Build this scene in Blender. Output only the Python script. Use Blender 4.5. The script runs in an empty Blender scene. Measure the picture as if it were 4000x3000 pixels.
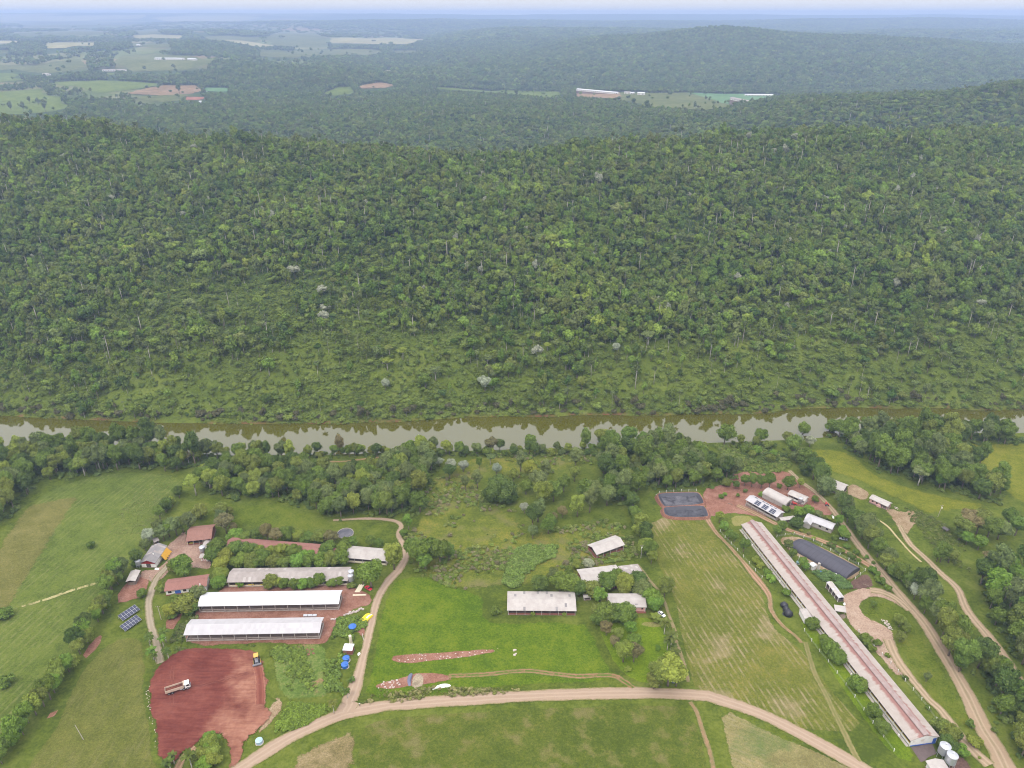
import bpy, bmesh, math, random
import numpy as np
from mathutils import Vector, Matrix
from mathutils.geometry import delaunay_2d_cdt

# ------------------------------------------------------------------ camera, sky, sun, exposure
scene = bpy.context.scene
COL = scene.collection
FOC, PITCH, CAMZ = 2900.0, math.radians(26.54), 240.0     # focal length for a 4000 px wide frame, tilt, height above the farm
cam_d = bpy.data.cameras.new('camera'); cam = bpy.data.objects.new('camera', cam_d); COL.objects.link(cam)
cam.location = (0, 0, CAMZ); cam.rotation_euler = (math.pi/2 - PITCH, 0, 0)
cam_d.sensor_width = 36.0; cam_d.lens = 36.0*FOC/4000.0
cam_d.clip_start = 1.0; cam_d.clip_end = 80000.0
scene.camera = cam

SUN_EL, SUN_AZ = math.radians(58), math.radians(205)      # high soft sun behind thin cloud
world = bpy.data.worlds.new('World'); scene.world = world; world.use_nodes = True
wn, wl = world.node_tree.nodes, world.node_tree.links
wn.clear()
w_out = wn.new('ShaderNodeOutputWorld'); w_bg = wn.new('ShaderNodeBackground')
w_sky = wn.new('ShaderNodeTexSky'); w_sky.sky_type = 'NISHITA'; w_sky.sun_disc = False
w_sky.sun_elevation = SUN_EL; w_sky.sun_rotation = SUN_AZ; w_sky.air_density = 1.0; w_sky.dust_density = 2.5
w_mul = wn.new('ShaderNodeVectorMath'); w_mul.operation = 'SCALE'; w_mul.inputs['Scale'].default_value = 1.0
w_mix = wn.new('ShaderNodeMix'); w_mix.data_type = 'RGBA'
w_mix.inputs['Factor'].default_value = 0.88
# even cloud layer with the standard overcast luminance (1 + 2 sin h)/3, before the 0.1 strength
w_tc = wn.new('ShaderNodeTexCoord'); w_sep = wn.new('ShaderNodeSeparateXYZ'); w_cie = wn.new('ShaderNodeMapRange'); w_col = wn.new('ShaderNodeVectorMath'); w_col.operation = 'SCALE'
w_cie.inputs[1].default_value = 0.0; w_cie.inputs[2].default_value = 1.0; w_cie.inputs[3].default_value = 6.1; w_cie.inputs[4].default_value = 18.3
w_col.inputs[0].default_value = (1.015, 1.0, 1.005)
wl.new(w_tc.outputs['Generated'], w_sep.inputs[0]); wl.new(w_sep.outputs['Z'], w_cie.inputs[0]); wl.new(w_cie.outputs[0], w_col.inputs['Scale']); wl.new(w_col.outputs[0], w_mix.inputs[7])
wl.new(w_sky.outputs[0], w_mul.inputs[0]); wl.new(w_mul.outputs[0], w_mix.inputs[6])
wl.new(w_mix.outputs[2], w_bg.inputs['Color']); w_bg.inputs['Strength'].default_value = 0.1
wl.new(w_bg.outputs[0], w_out.inputs[0])

sun_d = bpy.data.lights.new('sun', 'SUN'); sun_d.energy = 1.2; sun_d.angle = math.radians(14); sun_d.color = (1.0, 0.96, 0.9)
sun = bpy.data.objects.new('sun', sun_d); COL.objects.link(sun)
sd = Vector((math.sin(SUN_AZ)*math.cos(SUN_EL), math.cos(SUN_AZ)*math.cos(SUN_EL), math.sin(SUN_EL)))
sun.rotation_euler = sd.to_track_quat('Z', 'Y').to_euler(); sun.location = (0, -50, 400)

vs = scene.view_settings
vs.view_transform = 'Standard'; vs.look = 'None'; vs.gamma = 1.0; vs.use_curve_mapping = False; vs.exposure = 0.62
scene.cycles.use_denoising = True; scene.cycles.denoiser = 'OPENIMAGEDENOISE'
scene.cycles.denoising_prefilter = 'ACCURATE'
scene.cycles.filter_width = 1.05; scene.cycles.max_bounces = 5; scene.cycles.diffuse_bounces = 2; scene.cycles.glossy_bounces = 2
scene.cycles.transparent_max_bounces = 10; scene.cycles.volume_bounces = 0; scene.cycles.use_adaptive_sampling = False

# ------------------------------------------------------------------ helpers: noise, pixel rays, terrain
R = random.Random(7)
def smooth(t):
    t = np.clip(t, 0, 1); return t*t*(3-2*t)
def _h(ix, iy, seed):
    n = (ix.astype(np.int64)*374761393 + iy.astype(np.int64)*668265263 + seed*974634521) & 0xffffffff
    n = ((n ^ (n >> 13))*1274126177) & 0xffffffff
    n = ((n ^ (n >> 16))*2246822519) & 0xffffffff
    return ((n ^ (n >> 15)) & 0xffff)/65535.0
def vnoise(x, y, seed=0):
    ix, iy = np.floor(x), np.floor(y); fx, fy = smooth(x-ix), smooth(y-iy)
    a, b = _h(ix, iy, seed), _h(ix+1, iy, seed); c, d = _h(ix, iy+1, seed), _h(ix+1, iy+1, seed)
    return (a+(b-a)*fx)*(1-fy) + (c+(d-c)*fx)*fy
def fbm(x, y, wave, octv=3, seed=0):
    t, amp, tot = 0, 1.0, 0
    for k in range(octv):
        t = t + amp*(vnoise(x/wave*2**k+17.3*k, y/wave*2**k+5.1*k, seed+k)-0.5)*2; tot += amp; amp *= 0.5
    return t/tot

CP, SP = math.cos(PITCH), math.sin(PITCH)
def slope_of(py):                       # rise per metre of ground distance for a picture row
    v = (1500-np.asarray(py, float))/FOC
    return (-SP+v*CP)/(CP+v*SP)
def plane_hit(px, py, z):               # where the ray of a picture point meets the level z
    Y = (z-CAMZ)/slope_of(py); v = (1500-py)/FOC
    return (px-2000)/FOC*Y/(CP+v*SP), Y

WATER_Z = -22.0
_fb = [(-900,1610),(0,1628),(300,1640),(700,1657),(1200,1657),(1500,1650),(1800,1632),(2200,1627),(2600,1622),(3000,1612),(3200,1592),(3600,1597),(4000,1602),(4900,1590)]
_nb = [(-900,1735),(0,1745),(500,1752),(900,1782),(1200,1780),(1600,1768),(2000,1755),(2600,1742),(3000,1722),(3300,1705),(3600,1692),(4000,1694),(4900,1690)]
FB = np.array(sorted(plane_hit(a, b, WATER_Z) for a, b in _fb)); NB = np.array(sorted(plane_hit(a, b, WATER_Z) for a, b in _nb))
def far_bank(x): return np.interp(x, FB[:,0], FB[:,1]) + 2.2*fbm(x, 0*x, 26, 2, 3)
def near_bank(x): return np.interp(x, NB[:,0], NB[:,1]) + 1.8*fbm(x, 0*x+9, 24, 2, 4)

LC = np.array([-800,0,400,800,1200,1600,2000,2400,2800,3200,3600,4000,4800], float)
def zpy(py, Y, th=12.0): return list(CAMZ + np.asarray(Y, float)*slope_of(py) - th)
_Y1 = [1080,1050,1030,1000,970,950,950,970,1000,1020,1040,1050,1080]
LINES = [   # (ground distance, height) of ridges and valleys beyond the river, one value for each column of LC
 (_Y1, zpy([430,443,475,542,546,588,597,545,517,492,479,500,500], _Y1)),
 ([1420]*9+[1340,1310,1300,1300], [-5,-5,-10,-18,-22,-24,-24,-20,-8,-6,0,8,14]),
 ([1980]*8+[1900,1720,1640,1600,1600], [10,8,8,5,5,5,5,8]+zpy([428,384,368,314,285], [1900,1720,1640,1600,1600], 14)),
 ([2600]*13, [24,24,22,15,5,0,-2,-3,-8,-10,-12,-10,0]),
 ([2950]*13, [35,35,40,48,50,15,-15,-18,-18,-18,-18,-15,-15]),
 ([3500]*13, [50,50,55,57,30,0,20,30,35,35,35,35,35]),
 ([4400]*13, [80,81,85,81,40,28,48,107,154,125,98,76,70]),
 ([5300]*13, [70,75,75,70,40,45,70,90,110,90,60,50,50]),
 ([6500]*13, [110,89,98,102,85,43,112,118,112,90,102,107,107]),
 ([8000]*13, [90,90,90,80,65,65,85,90,90,90,90,90,90]),
 ([9800]*13, zpy([95,95,95,90,80,78,80,82,85,72,70,84,84], [9800]*13)),
 ([12500]*13, [125]*13),
 ([16000]*13, zpy([48,48,45,47,50,50,53,51,55,58,55,58,60], [16000]*13)),
 ([19000]*13, [150]*13)]
LY = np.array([l[0] for l in LINES], float); LZ = np.array([l[1] for l in LINES], float)

def terrain(x, y):
    x = np.asarray(x, float); y = np.asarray(y, float); x, y = np.broadcast_arrays(x, y)
    nb, fb = near_bank(x), far_bank(x)
    # farm side: level yards that fall gently towards the river
    zn = -20.2*np.clip((y-150)/(np.interp(x, NB[:,0], NB[:,1])-16-150), 0, 1) + 0.35*fbm(x, y, 70, 2, 11)*smooth((y-40)/80)
    # far side: ridge lines blended along the view columns
    p = 2000 + FOC*x/(np.maximum(y, 50)*CP+108)
    ci = np.clip(np.searchsorted(LC, p)-1, 0, len(LC)-2); f = smooth((p-LC[ci])/(LC[ci+1]-LC[ci]))
    zs = np.full(x.shape, WATER_Z+1.4); prevY = fb+3; prevZ = zs.copy()
    out = prevZ.copy()
    for k in range(len(LINES)):
        Yk = LY[k][ci]*(1-f)+LY[k][ci+1]*f; Zk = LZ[k][ci]*(1-f)+LZ[k][ci+1]*f
        t = (y-prevY)/(Yk-prevY); w = 0.45*np.clip(t, 0, 1)+0.55*smooth(t)
        out = np.where(t > 0, prevZ+(Zk-prevZ)*w, out); prevY, prevZ = Yk, Zk
    d = y-fb
    amp = np.interp(y, [463,600,1100,2500,4000,6000,16000], [0,7,9,10,17,24,26]); wav = 1.0
    nz = np.where(y < 1250, fbm(x, y, 210, 3, 21), np.where(y < 5000, fbm(x, y, 420, 3, 22), fbm(x, y, 1500, 3, 23)))
    blend = smooth((y-1150)/200)*(1-smooth((y-4600)/800))
    n1, n2, n3 = fbm(x, y, 210, 3, 21), fbm(x, y, 430, 3, 22), fbm(x, y, 1400, 3, 23)
    b12, b23 = smooth((y-1100)/300), smooth((y-4500)/1200)
    nz = (n1*(1-b12)+n2*b12)*(1-b23)+n3*b23
    zf = out + amp*nz*smooth((d-10)/90) + 22.0*smooth(d/70)*(1-smooth((d-130)/420))
    bed = -25.5
    tn = smooth((y-(nb-3))/7.0); tf = smooth((y-(fb-4))/7.0)
    z = np.where(y < (nb+fb)/2, zn*(1-tn)+bed*tn, bed*(1-tf)+zf*tf)
    return z

def open_land(x, y):
    """1 where the far country is open farmland, 0 where forest stands."""
    p = 2000+FOC*x/(np.maximum(y, 50)*CP+108)
    a = smooth((1420-p)/260)*smooth((y-3050)/350) + .9*smooth((1800-p)/200)*smooth((p-1150)/150)*smooth((y-4700)/500)*(1-smooth((y-8200)/700))
    a = np.maximum(a, .85*smooth((1250-p)/300)*smooth((y-5600)/600)) + .75*smooth((700-p)/250)*smooth((y-2050)/250)*(1-smooth((y-2900)/300))
    n = fbm(x, y, np.where(y < 5200, 520, 1300), 3, 95)*1.5 - .02
    dome = np.exp(-((p-840)/210)**4-((y-4250)/520)**4); belt = np.exp(-((p-760)/560)**4-((y-2900)/170)**4)
    return np.clip(np.clip(a, 0, 1)*smooth((n+.18)/.2) - dome - belt, 0, 1)
def hit(px, py, h=0.0):
    """World point on the ground (raised by h) seen at photograph pixel px, py."""
    v = (1500-py)/FOC; dx, dy, dz = (px-2000)/FOC, CP+v*SP, -SP+v*CP
    t = np.concatenate([np.linspace(90, 900, 200), np.geomspace(903, 24000, 430)])
    g = (CAMZ+dz*t) - terrain(dx*t, dy*t) - h
    i = np.argmax(g < 0) if (g < 0).any() else len(t)-1
    a, b = t[max(i-1, 0)], t[i]
    tt = np.linspace(a, b, 41); g = (CAMZ+dz*tt) - terrain(dx*tt, dy*tt) - h
    j = np.argmax(g < 0) if (g < 0).any() else 40
    T = tt[max(j-1, 0)]
    if j > 0 and g[j-1] != g[j]: T = tt[j-1]+(tt[j]-tt[j-1])*g[j-1]/(g[j-1]-g[j])
    return Vector((dx*T, dy*T, float(terrain(dx*T, dy*T))))
def ground(x, y): return float(terrain(x, y))
# study crops of the photograph -> full picture coordinates
CROPS = {'F':(0,0,1.80832),'A':(400,1900,.5425),'B':(1400,1900,.5877),'C':(2500,1700,.67812),'D':(2800,1850,.31646),'E':(2950,2150,.24864),
 'G':(3500,2800,.22604),'H':(450,2030,.27125),'I':(1250,2200,.3012),'J':(600,2540,.22604),'K':(2200,2080,.24108),'L':(3200,1850,.36166),
 'M':(0,1550,.5877),'N':(1200,1550,.67812),'O':(2600,1500,.63291),'P':(0,2100,.54237),'Q':(500,2450,.45208),'R':(1400,2500,.63291),
 'S':(2600,2300,.63291),'T':(0,0,.63291),'V':(1300,0,.63291),'W':(2600,0,.63291),'U':(1400,900,.5425),'X':(2500,1880,.14467),'Z':(2400,2400,.19293)}
def px(c, x, y): o = CROPS[c]; return (o[0]+o[2]*x, o[1]+o[2]*y)
def at(c, x, y, h=0.0): return hit(*px(c, x, y), h)
def pts(c, lst): return [px(c, a, b) for a, b in lst]

# ------------------------------------------------------------------ helpers: objects and meshes
def tag(o, label=None, cat=None, group=None, kind=None):
    if label: o['label'] = label
    if cat: o['category'] = cat
    if group: o['group'] = group
    if kind: o['kind'] = kind
    return o
def empty(name, loc, rz=0.0):
    o = bpy.data.objects.new(name, None); COL.objects.link(o); o.location = loc; o.rotation_euler = (0, 0, rz)
    o.empty_display_size = 0.5; return o
def link(name, me, parent=None, loc=None):
    o = bpy.data.objects.new(name, me); COL.objects.link(o)
    if parent is not None: o.parent = parent
    if loc is not None: o.location = loc
    return o
class MB:
    """Collects faces of several materials and links them as one mesh object."""
    def __init__(s): s.v, s.f, s.m = [], [], []
    def add(s, vs, fs, mi=0):
        n = len(s.v); s.v += [tuple(p) for p in vs]; s.f += [tuple(i+n for i in f) for f in fs]; s.m += [mi]*len(fs)
        return s
    def box(s, x0, x1, y0, y1, z0, z1, mi=0, M=None):
        vs = [(x0,y0,z0),(x1,y0,z0),(x1,y1,z0),(x0,y1,z0),(x0,y0,z1),(x1,y0,z1),(x1,y1,z1),(x0,y1,z1)]
        if M is not None: vs = [M @ Vector(p) for p in vs]
        return s.add(vs, [(3,2,1,0),(4,5,6,7),(0,1,5,4),(1,2,6,5),(2,3,7,6),(3,0,4,7)], mi)
    def tube(s, p0, p1, r0, r1=None, n=8, mi=0, caps=True):
        r1 = r0 if r1 is None else r1; p0, p1 = Vector(p0), Vector(p1); d = (p1-p0).normalized()
        a = d.orthogonal().normalized(); b = d.cross(a)
        vs = [p+(a*math.cos(2*math.pi*k/n)+b*math.sin(2*math.pi*k/n))*r for p, r in ((p0, r0), (p1, r1)) for k in range(n)]
        fs = [(k, (k+1) % n, n+(k+1) % n, n+k) for k in range(n)]
        if caps: fs += [tuple(range(n-1, -1, -1)), tuple(range(n, 2*n))]
        return s.add(vs, fs, mi)
    def lathe(s, prof, n=20, c=(0,0,0), mi=0, a0=0.0, a1=2*math.pi):
        m = len(prof); full = abs(a1-a0-2*math.pi) < 1e-6; cnt = n if full else n+1
        vs = [(c[0]+r*math.cos(a0+(a1-a0)*k/n), c[1]+r*math.sin(a0+(a1-a0)*k/n), c[2]+z) for k in range(cnt) for r, z in prof]
        fs = [(k*m+j, ((k+1) % cnt)*m+j, ((k+1) % cnt)*m+j+1, k*m+j+1) for k in range(n) for j in range(m-1)]
        return s.add(vs, fs, mi)
    def poly(s, vs, mi=0): return s.add(vs, [tuple(range(len(vs)))], mi)
    def prism(s, outline, y0, y1, mi=0):       # outline in xz, swept along y
        n = len(outline); vs = [(a, y0, b) for a, b in outline]+[(a, y1, b) for a, b in outline]
        fs = [(k, (k+1) % n, n+(k+1) % n, n+k) for k in range(n)]+[tuple(range(n-1,-1,-1)), tuple(range(n, 2*n))]
        return s.add(vs, fs, mi)
    def mesh(s, name, mats, sm=False):
        me = bpy.data.meshes.new(name); me.from_pydata(s.v, [], s.f)
        for m in (mats if isinstance(mats, (list, tuple)) else [mats]): me.materials.append(m)
        me.polygons.foreach_set('material_index', s.m)
        if sm: me.polygons.foreach_set('use_smooth', [True]*len(s.f))
        me.update(); return me
    def build(s, name, mats, parent=None, sm=False, loc=None):
        return link(name, s.mesh(name, mats, sm), parent, loc)
def np_mesh(name, V, F, mats, sm=False):
    me = bpy.data.meshes.new(name); V = np.asarray(V, np.float32); F = np.asarray(F, np.int32); k = F.shape[1]
    me.vertices.add(len(V)); me.vertices.foreach_set('co', V.ravel())
    me.loops.add(F.size); me.loops.foreach_set('vertex_index', F.ravel())
    me.polygons.add(len(F)); me.polygons.foreach_set('loop_start', np.arange(0, F.size, k, dtype=np.int32))
    me.polygons.foreach_set('loop_total', np.full(len(F), k, np.int32))
    if sm: me.polygons.foreach_set('use_smooth', np.ones(len(F), bool))
    for m in (mats if isinstance(mats, (list, tuple)) else [mats]): me.materials.append(m)
    me.update(calc_edges=True); me.validate(); return me
def attr(me, name, data, typ='FLOAT', dom='POINT'):
    a = me.attributes.new(name, typ, dom)
    a.data.foreach_set({'FLOAT':'value','INT':'value','FLOAT_VECTOR':'vector','FLOAT_COLOR':'color'}[typ], np.asarray(data, np.int32 if typ == 'INT' else np.float32).ravel())

# ------------------------------------------------------------------ materials
class NT:
    def __init__(s, name):
        s.mat = bpy.data.materials.new(name); s.mat.use_nodes = True; s.t = s.mat.node_tree; s.n, s.l = s.t.nodes, s.t.links
        s.bsdf = s.n['Principled BSDF']; s.bsdf.inputs['Specular IOR Level'].default_value = 0.2
        s.geo = s.n.new('ShaderNodeNewGeometry')
    def set(s, k, v): s.bsdf.inputs[k].default_value = v
    def lk(s, o, k): s.l.new(o, s.bsdf.inputs[k])
    def noise(s, scale, detail=3, rough=.55, vec=None, dist=0.0):
        n = s.n.new('ShaderNodeTexNoise'); n.inputs['Scale'].default_value = scale; n.inputs['Detail'].default_value = detail
        n.inputs['Roughness'].default_value = rough; n.inputs['Distortion'].default_value = dist
        s.l.new(vec if vec is not None else s.geo.outputs['Position'], n.inputs['Vector']); return n.outputs[0]
    def ramp(s, fac, stops, interp='LINEAR'):
        r = s.n.new('ShaderNodeValToRGB'); e = r.color_ramp; e.interpolation = interp
        while len(e.elements) < len(stops): e.elements.new(0.5)
        for el, (p, c) in zip(e.elements, stops): el.position = p; el.color = (*c, 1) if len(c) == 3 else c
        s.l.new(fac, r.inputs[0]); return r.outputs[0]
    def mix(s, fac, a, b, mode='MIX'):
        m = s.n.new('ShaderNodeMix'); m.data_type = 'RGBA'; m.blend_type = mode
        for v, i in ((fac, 0), (a, 6), (b, 7)):
            if hasattr(v, 'is_output'): s.l.new(v, m.inputs[i])
            else: m.inputs[i].default_value = v if i == 0 else (*v, 1)
        return m.outputs[2]
    def math(s, op, a, b=None, clamp=False):
        m = s.n.new('ShaderNodeMath'); m.operation = op; m.use_clamp = clamp
        for v, i in ((a, 0), (b, 1)):
            if v is None: continue
            if hasattr(v, 'is_output'): s.l.new(v, m.inputs[i])
            else: m.inputs[i].default_value = v
        return m.outputs[0]
    def mapr(s, v, a, b, c=0.0, d=1.0):
        m = s.n.new('ShaderNodeMapRange'); s.l.new(v, m.inputs[0])
        for i, q in enumerate((a, b, c, d)): m.inputs[1+i].default_value = q
        return m.outputs[0]
    def attr(s, name, typ='GEOMETRY'):
        a = s.n.new('ShaderNodeAttribute'); a.attribute_name = name; a.attribute_type = typ; return a
    def vmap(s, scale=(1,1,1), rot=(0,0,0), vec=None):
        m = s.n.new('ShaderNodeMapping'); m.inputs['Scale'].default_value = scale; m.inputs['Rotation'].default_value = rot
        s.l.new(vec if vec is not None else s.geo.outputs['Position'], m.inputs['Vector']); return m.outputs[0]
    def bump(s, h, strength=.5, dist=.2):
        b = s.n.new('ShaderNodeBump'); b.inputs['Strength'].default_value = strength; b.inputs['Distance'].default_value = dist
        s.l.new(h, b.inputs['Height']); s.lk(b.outputs[0], 'Normal')
    def objinfo(s): return s.n.new('ShaderNodeObjectInfo')

def plain(name, col, rough=.6, var=.18, scale=1.5, spec=.3, metal=0.0, dirt=None, objvar=0.0):
    m = NT(name); n = m.noise(scale, 4, .6)
    c = m.mix(n, tuple(x*(1-var) for x in col), tuple(min(1, x*(1+var)) for x in col))
    if dirt: c = m.mix(m.ramp(m.noise(scale*.37, 4, .65), [(.52, (0,0,0)), (.75, (1,1,1))]), c, dirt)
    if objvar:
        oi = m.objinfo(); c = m.mix(m.mapr(oi.outputs['Random'], 0, 1, 0, 1), m.mix(1.0, c, (1-objvar,)*3, 'MULTIPLY'), c)
    m.lk(c, 'Base Color'); m.set('Roughness', rough); m.set('Specular IOR Level', spec); m.set('Metallic', metal); return m.mat

def ground_mat(name, cols, scales=(.02, .13, .95), soft=None, streak=None, rows=None, bump=.35, patch=None, edge_noise=.35, grain=.34):
    """cols: dark, mid, light; streak=(colour, angle, amount); rows=(colour, angle, spacing, amount); soft = metres over which the edge frays."""
    m = NT(name)
    big, mid, fine = m.noise(scales[0], 3, .5), m.noise(scales[1], 4, .6), m.noise(scales[2], 4, .65)
    v = m.math('ADD', m.math('MULTIPLY', big, .26), m.math('ADD', m.math('MULTIPLY', mid, .34), m.math('MULTIPLY', fine, .40)))
    c = m.ramp(v, [(.41, cols[0]), (.5, cols[1]), (.6, cols[2])])
    if patch: c = m.mix(m.ramp(m.noise(patch[1], 4, .6), [(.53, (0,0,0)), (.68, (1,1,1))]), c, patch[0])
    if streak:
        sv = m.vmap((.9, .055, 1), (0, 0, streak[1])); sn = m.noise(1.0, 4, .6, sv)
        gate = m.noise(.018, 2, .5)
        fac = m.math('MULTIPLY', m.mapr(sn, .5, .68, 0, streak[2]), m.mapr(gate, .35, .6))
        c = m.mix(fac, c, streak[0])
    gr = m.mapr(m.noise(2.4, 5, .75), .3, .7, 1-grain, 1+grain); mg = m.n.new('ShaderNodeVectorMath'); mg.operation = 'SCALE'; m.l.new(c, mg.inputs[0]); m.l.new(gr, mg.inputs['Scale']); c = mg.outputs[0]
    if rows:
        w = m.n.new('ShaderNodeTexWave'); w.wave_type = 'BANDS'; w.bands_direction = 'X'; w.inputs['Scale'].default_value = .314/rows[2]
        w.inputs['Distortion'].default_value = 1.6; w.inputs['Detail'].default_value = 3; w.inputs['Detail Scale'].default_value = .6
        m.l.new(m.vmap((1,1,1), (0,0,rows[1])), w.inputs['Vector'])
        gate = m.mapr(m.noise(.03, 3, .6), .38, .6); brk = m.mapr(m.noise(.35, 3, .6), .35, .6)
        c = m.mix(m.math('MULTIPLY', m.math('MULTIPLY', m.mapr(w.outputs['Fac'], .62, .9, 0, rows[3]), gate), brk), c, rows[0])
    m.lk(c, 'Base Color'); m.set('Roughness', .95); m.set('Specular IOR Level', .05)
    m.bump(m.math('ADD', m.math('MULTIPLY', fine, .6), m.noise(2.2, 3, .6)), bump, .4)
    if soft:
        e = m.attr('edge').outputs['Fac']; nz = m.noise(edge_noise, 4, .65)
        fz = m.math('MULTIPLY', m.math('ADD', nz, m.math('MULTIPLY', m.noise(edge_noise*6, 4, .75), .8)), .55)
        m.lk(m.math('GREATER_THAN', e, m.math('MULTIPLY', m.math('SUBTRACT', fz, .3), soft*2.2)), 'Alpha')
    return m.mat
# ------------------------------------------------------------------ ground sheet, river, haze
GRASS = ((.052,.073,.010), (.083,.108,.014), (.126,.145,.026))
def terrain_material():
    m = NT('terrain_ground')
    big, mid, fine = m.noise(.02, 3, .5), m.noise(.13, 4, .6), m.noise(.8, 4, .65)
    v = m.math('ADD', m.math('MULTIPLY', big, .3), m.math('ADD', m.math('MULTIPLY', mid, .36), m.math('MULTIPLY', fine, .34)))
    near = m.ramp(v, [(.41, GRASS[0]), (.5, GRASS[1]), (.6, GRASS[2])])
    fv = m.math('ADD', m.math('MULTIPLY', m.noise(.004, 4, .6), .4), m.math('ADD', m.math('MULTIPLY', m.noise(.03, 4, .6), .3), m.math('MULTIPLY', m.noise(.12, 4, .65), .3)))
    brush = m.ramp(v, [(.38, (.058,.082,.014)), (.5, (.095,.126,.02)), (.62, (.14,.165,.034))])
    forest = m.ramp(fv, [(.36, (.03,.05,.014)), (.5, (.048,.075,.02)), (.64, (.075,.105,.028))])
    far = m.mix(m.attr('forest').outputs['Fac'], brush, forest)
    vo = m.n.new('ShaderNodeTexVoronoi'); vo.inputs['Scale'].default_value = .0042; m.l.new(m.vmap((1, .8, 0)), vo.inputs['Vector'])
    hue = m.n.new('ShaderNodeSeparateColor'); m.l.new(vo.outputs['Color'], hue.inputs[0])
    plot = m.ramp(hue.outputs[0], [(.0, (.085,.12,.03)), (.35, (.12,.155,.04)), (.6, (.15,.17,.06)), (.8, (.22,.2,.095)), (.95, (.25,.17,.1))])
    plot = m.mix(m.mapr(m.noise(.01, 4, .6), .4, .65, 0, .5), plot, (.10,.12,.04))
    far = m.mix(m.attr('open').outputs['Fac'], far, plot)
    c = m.mix(m.attr('beyond').outputs['Fac'], near, far)
    bank = m.mix(m.noise(.4, 3, .6), (.10,.045,.025), (.2,.09,.055))
    c = m.mix(m.attr('bank').outputs['Fac'], c, bank)
    m.lk(c, 'Base Color'); m.set('Roughness', .95); m.set('Specular IOR Level', .05)
    m.bump(m.math('ADD', m.math('MULTIPLY', fine, .6), m.noise(2.0, 3, .6)), .4, .4)
    return m.mat
rows_y = np.concatenate([np.linspace(-600, 20, 24), np.arange(40, 606, 2.6), 606*1.009**np.arange(1, 374)])
NS = 420; ss = np.linspace(-1, 1, NS+1)
def half_width(y): return .69*1.28*(np.maximum(y, 60)*CP+120)+60
GX = ss[None, :]*half_width(rows_y)[:, None]; GY = np.repeat(rows_y[:, None], NS+1, 1)
GZ = terrain(GX, GY)
idx = np.arange(GX.size).reshape(GX.shape)
FQ = np.stack([idx[:-1,:-1], idx[:-1,1:], idx[1:,1:], idx[1:,:-1]], -1).reshape(-1, 4)
tme = np_mesh('ground', np.stack([GX, GY, GZ], -1).reshape(-1, 3), FQ, terrain_material(), True)
_d = GY-far_bank(GX)
attr(tme, 'beyond', smooth((_d+6)/6))
attr(tme, 'forest', smooth((_d-40)/130 + .5*fbm(GX, GY, 60, 2, 41)))
attr(tme, 'open', open_land(GX, GY))
attr(tme, 'bank', np.clip(1-np.abs(GZ-(WATER_Z+.3))/.8, 0, 1)*(.35+.65*(vnoise(GX/9, GY/9, 5) > .45))*((GY > 380) & (GY < 520)))
tag(link('ground', tme), 'green hilly ground of fields and forest floor reaching the horizon', kind='structure')

def water_material():
    m = NT('river_water'); n = m.noise(.035, 3, .5)
    m.lk(m.mix(n, (.064,.062,.006), (.08,.075,.009)), 'Base Color'); m.set('Roughness', .03); m.set('Coat Weight', .45); m.set('Coat Roughness', .02); m.set('Coat IOR', 1.5); m.set('IOR', 1.42); m.set('Specular IOR Level', 1.0)
    m.bump(m.noise(.55, 3, .6, m.vmap((.5, 1.4, 1))), .02, .25); return m.mat
wx = np.linspace(-525, 525, 81); wyv = np.linspace(385, 500, 12)
WX, WY = np.meshgrid(wx, wyv); wi = np.arange(WX.size).reshape(WX.shape)
wf = np.stack([wi[:-1,:-1], wi[:-1,1:], wi[1:,1:], wi[1:,:-1]], -1).reshape(-1, 4)
tag(link('river', np_mesh('river', np.stack([WX, WY, 0*WX+WATER_Z], -1).reshape(-1, 3), wf, water_material(), True)), 'olive brown river reflecting the pale sky', kind='structure')

def haze_box():
    mt = bpy.data.materials.new('haze_air'); mt.use_nodes = True; nt = mt.node_tree; nt.nodes.clear()
    o = nt.nodes.new('ShaderNodeOutputMaterial'); v = nt.nodes.new('ShaderNodeVolumePrincipled')
    v.inputs['Color'].default_value = (.49,.65,1.0,1); v.inputs['Density'].default_value = HAZE; v.inputs['Anisotropy'].default_value = 0.2
    nt.links.new(v.outputs[0], o.inputs['Volume'])
    b = MB().box(-16500, 16500, -2500, 17600, float(GZ.min())-1.5, max(CAMZ+6, float(GZ.max())+32)); ob = b.build('haze', mt)
    tag(ob, 'pale blue air that veils the distant hills', kind='stuff')
HAZE = 1.3e-4
haze_box()

# ------------------------------------------------------------------ draped sheets: fields, earth, roads
def dense(poly, step):
    out = []
    for i, a in enumerate(poly):
        b = poly[(i+1) % len(poly)]; n = max(1, int(math.hypot(b[0]-a[0], b[1]-a[1])/step))
        out += [(a[0]+(b[0]-a[0])*k/n, a[1]+(b[1]-a[1])*k/n) for k in range(n)]
    return out
def rounded(poly, it=2):
    for _ in range(it):
        q = []
        for i, a in enumerate(poly):
            b = poly[(i+1) % len(poly)]; q += [(.75*a[0]+.25*b[0], .75*a[1]+.25*b[1]), (.25*a[0]+.75*b[0], .25*a[1]+.75*b[1])]
        poly = q
    return poly
def inside(P, poly):
    P = np.asarray(P); x, y = P[:,0], P[:,1]; r = np.zeros(len(P), bool); q = np.asarray(poly)
    for i in range(len(q)):
        (x0, y0), (x1, y1) = q[i-1], q[i]
        c = ((y0 > y) != (y1 > y)) & (x < (x1-x0)*(y-y0)/((y1-y0) if y1 != y0 else 1e-9)+x0); r ^= c
    return r
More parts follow.
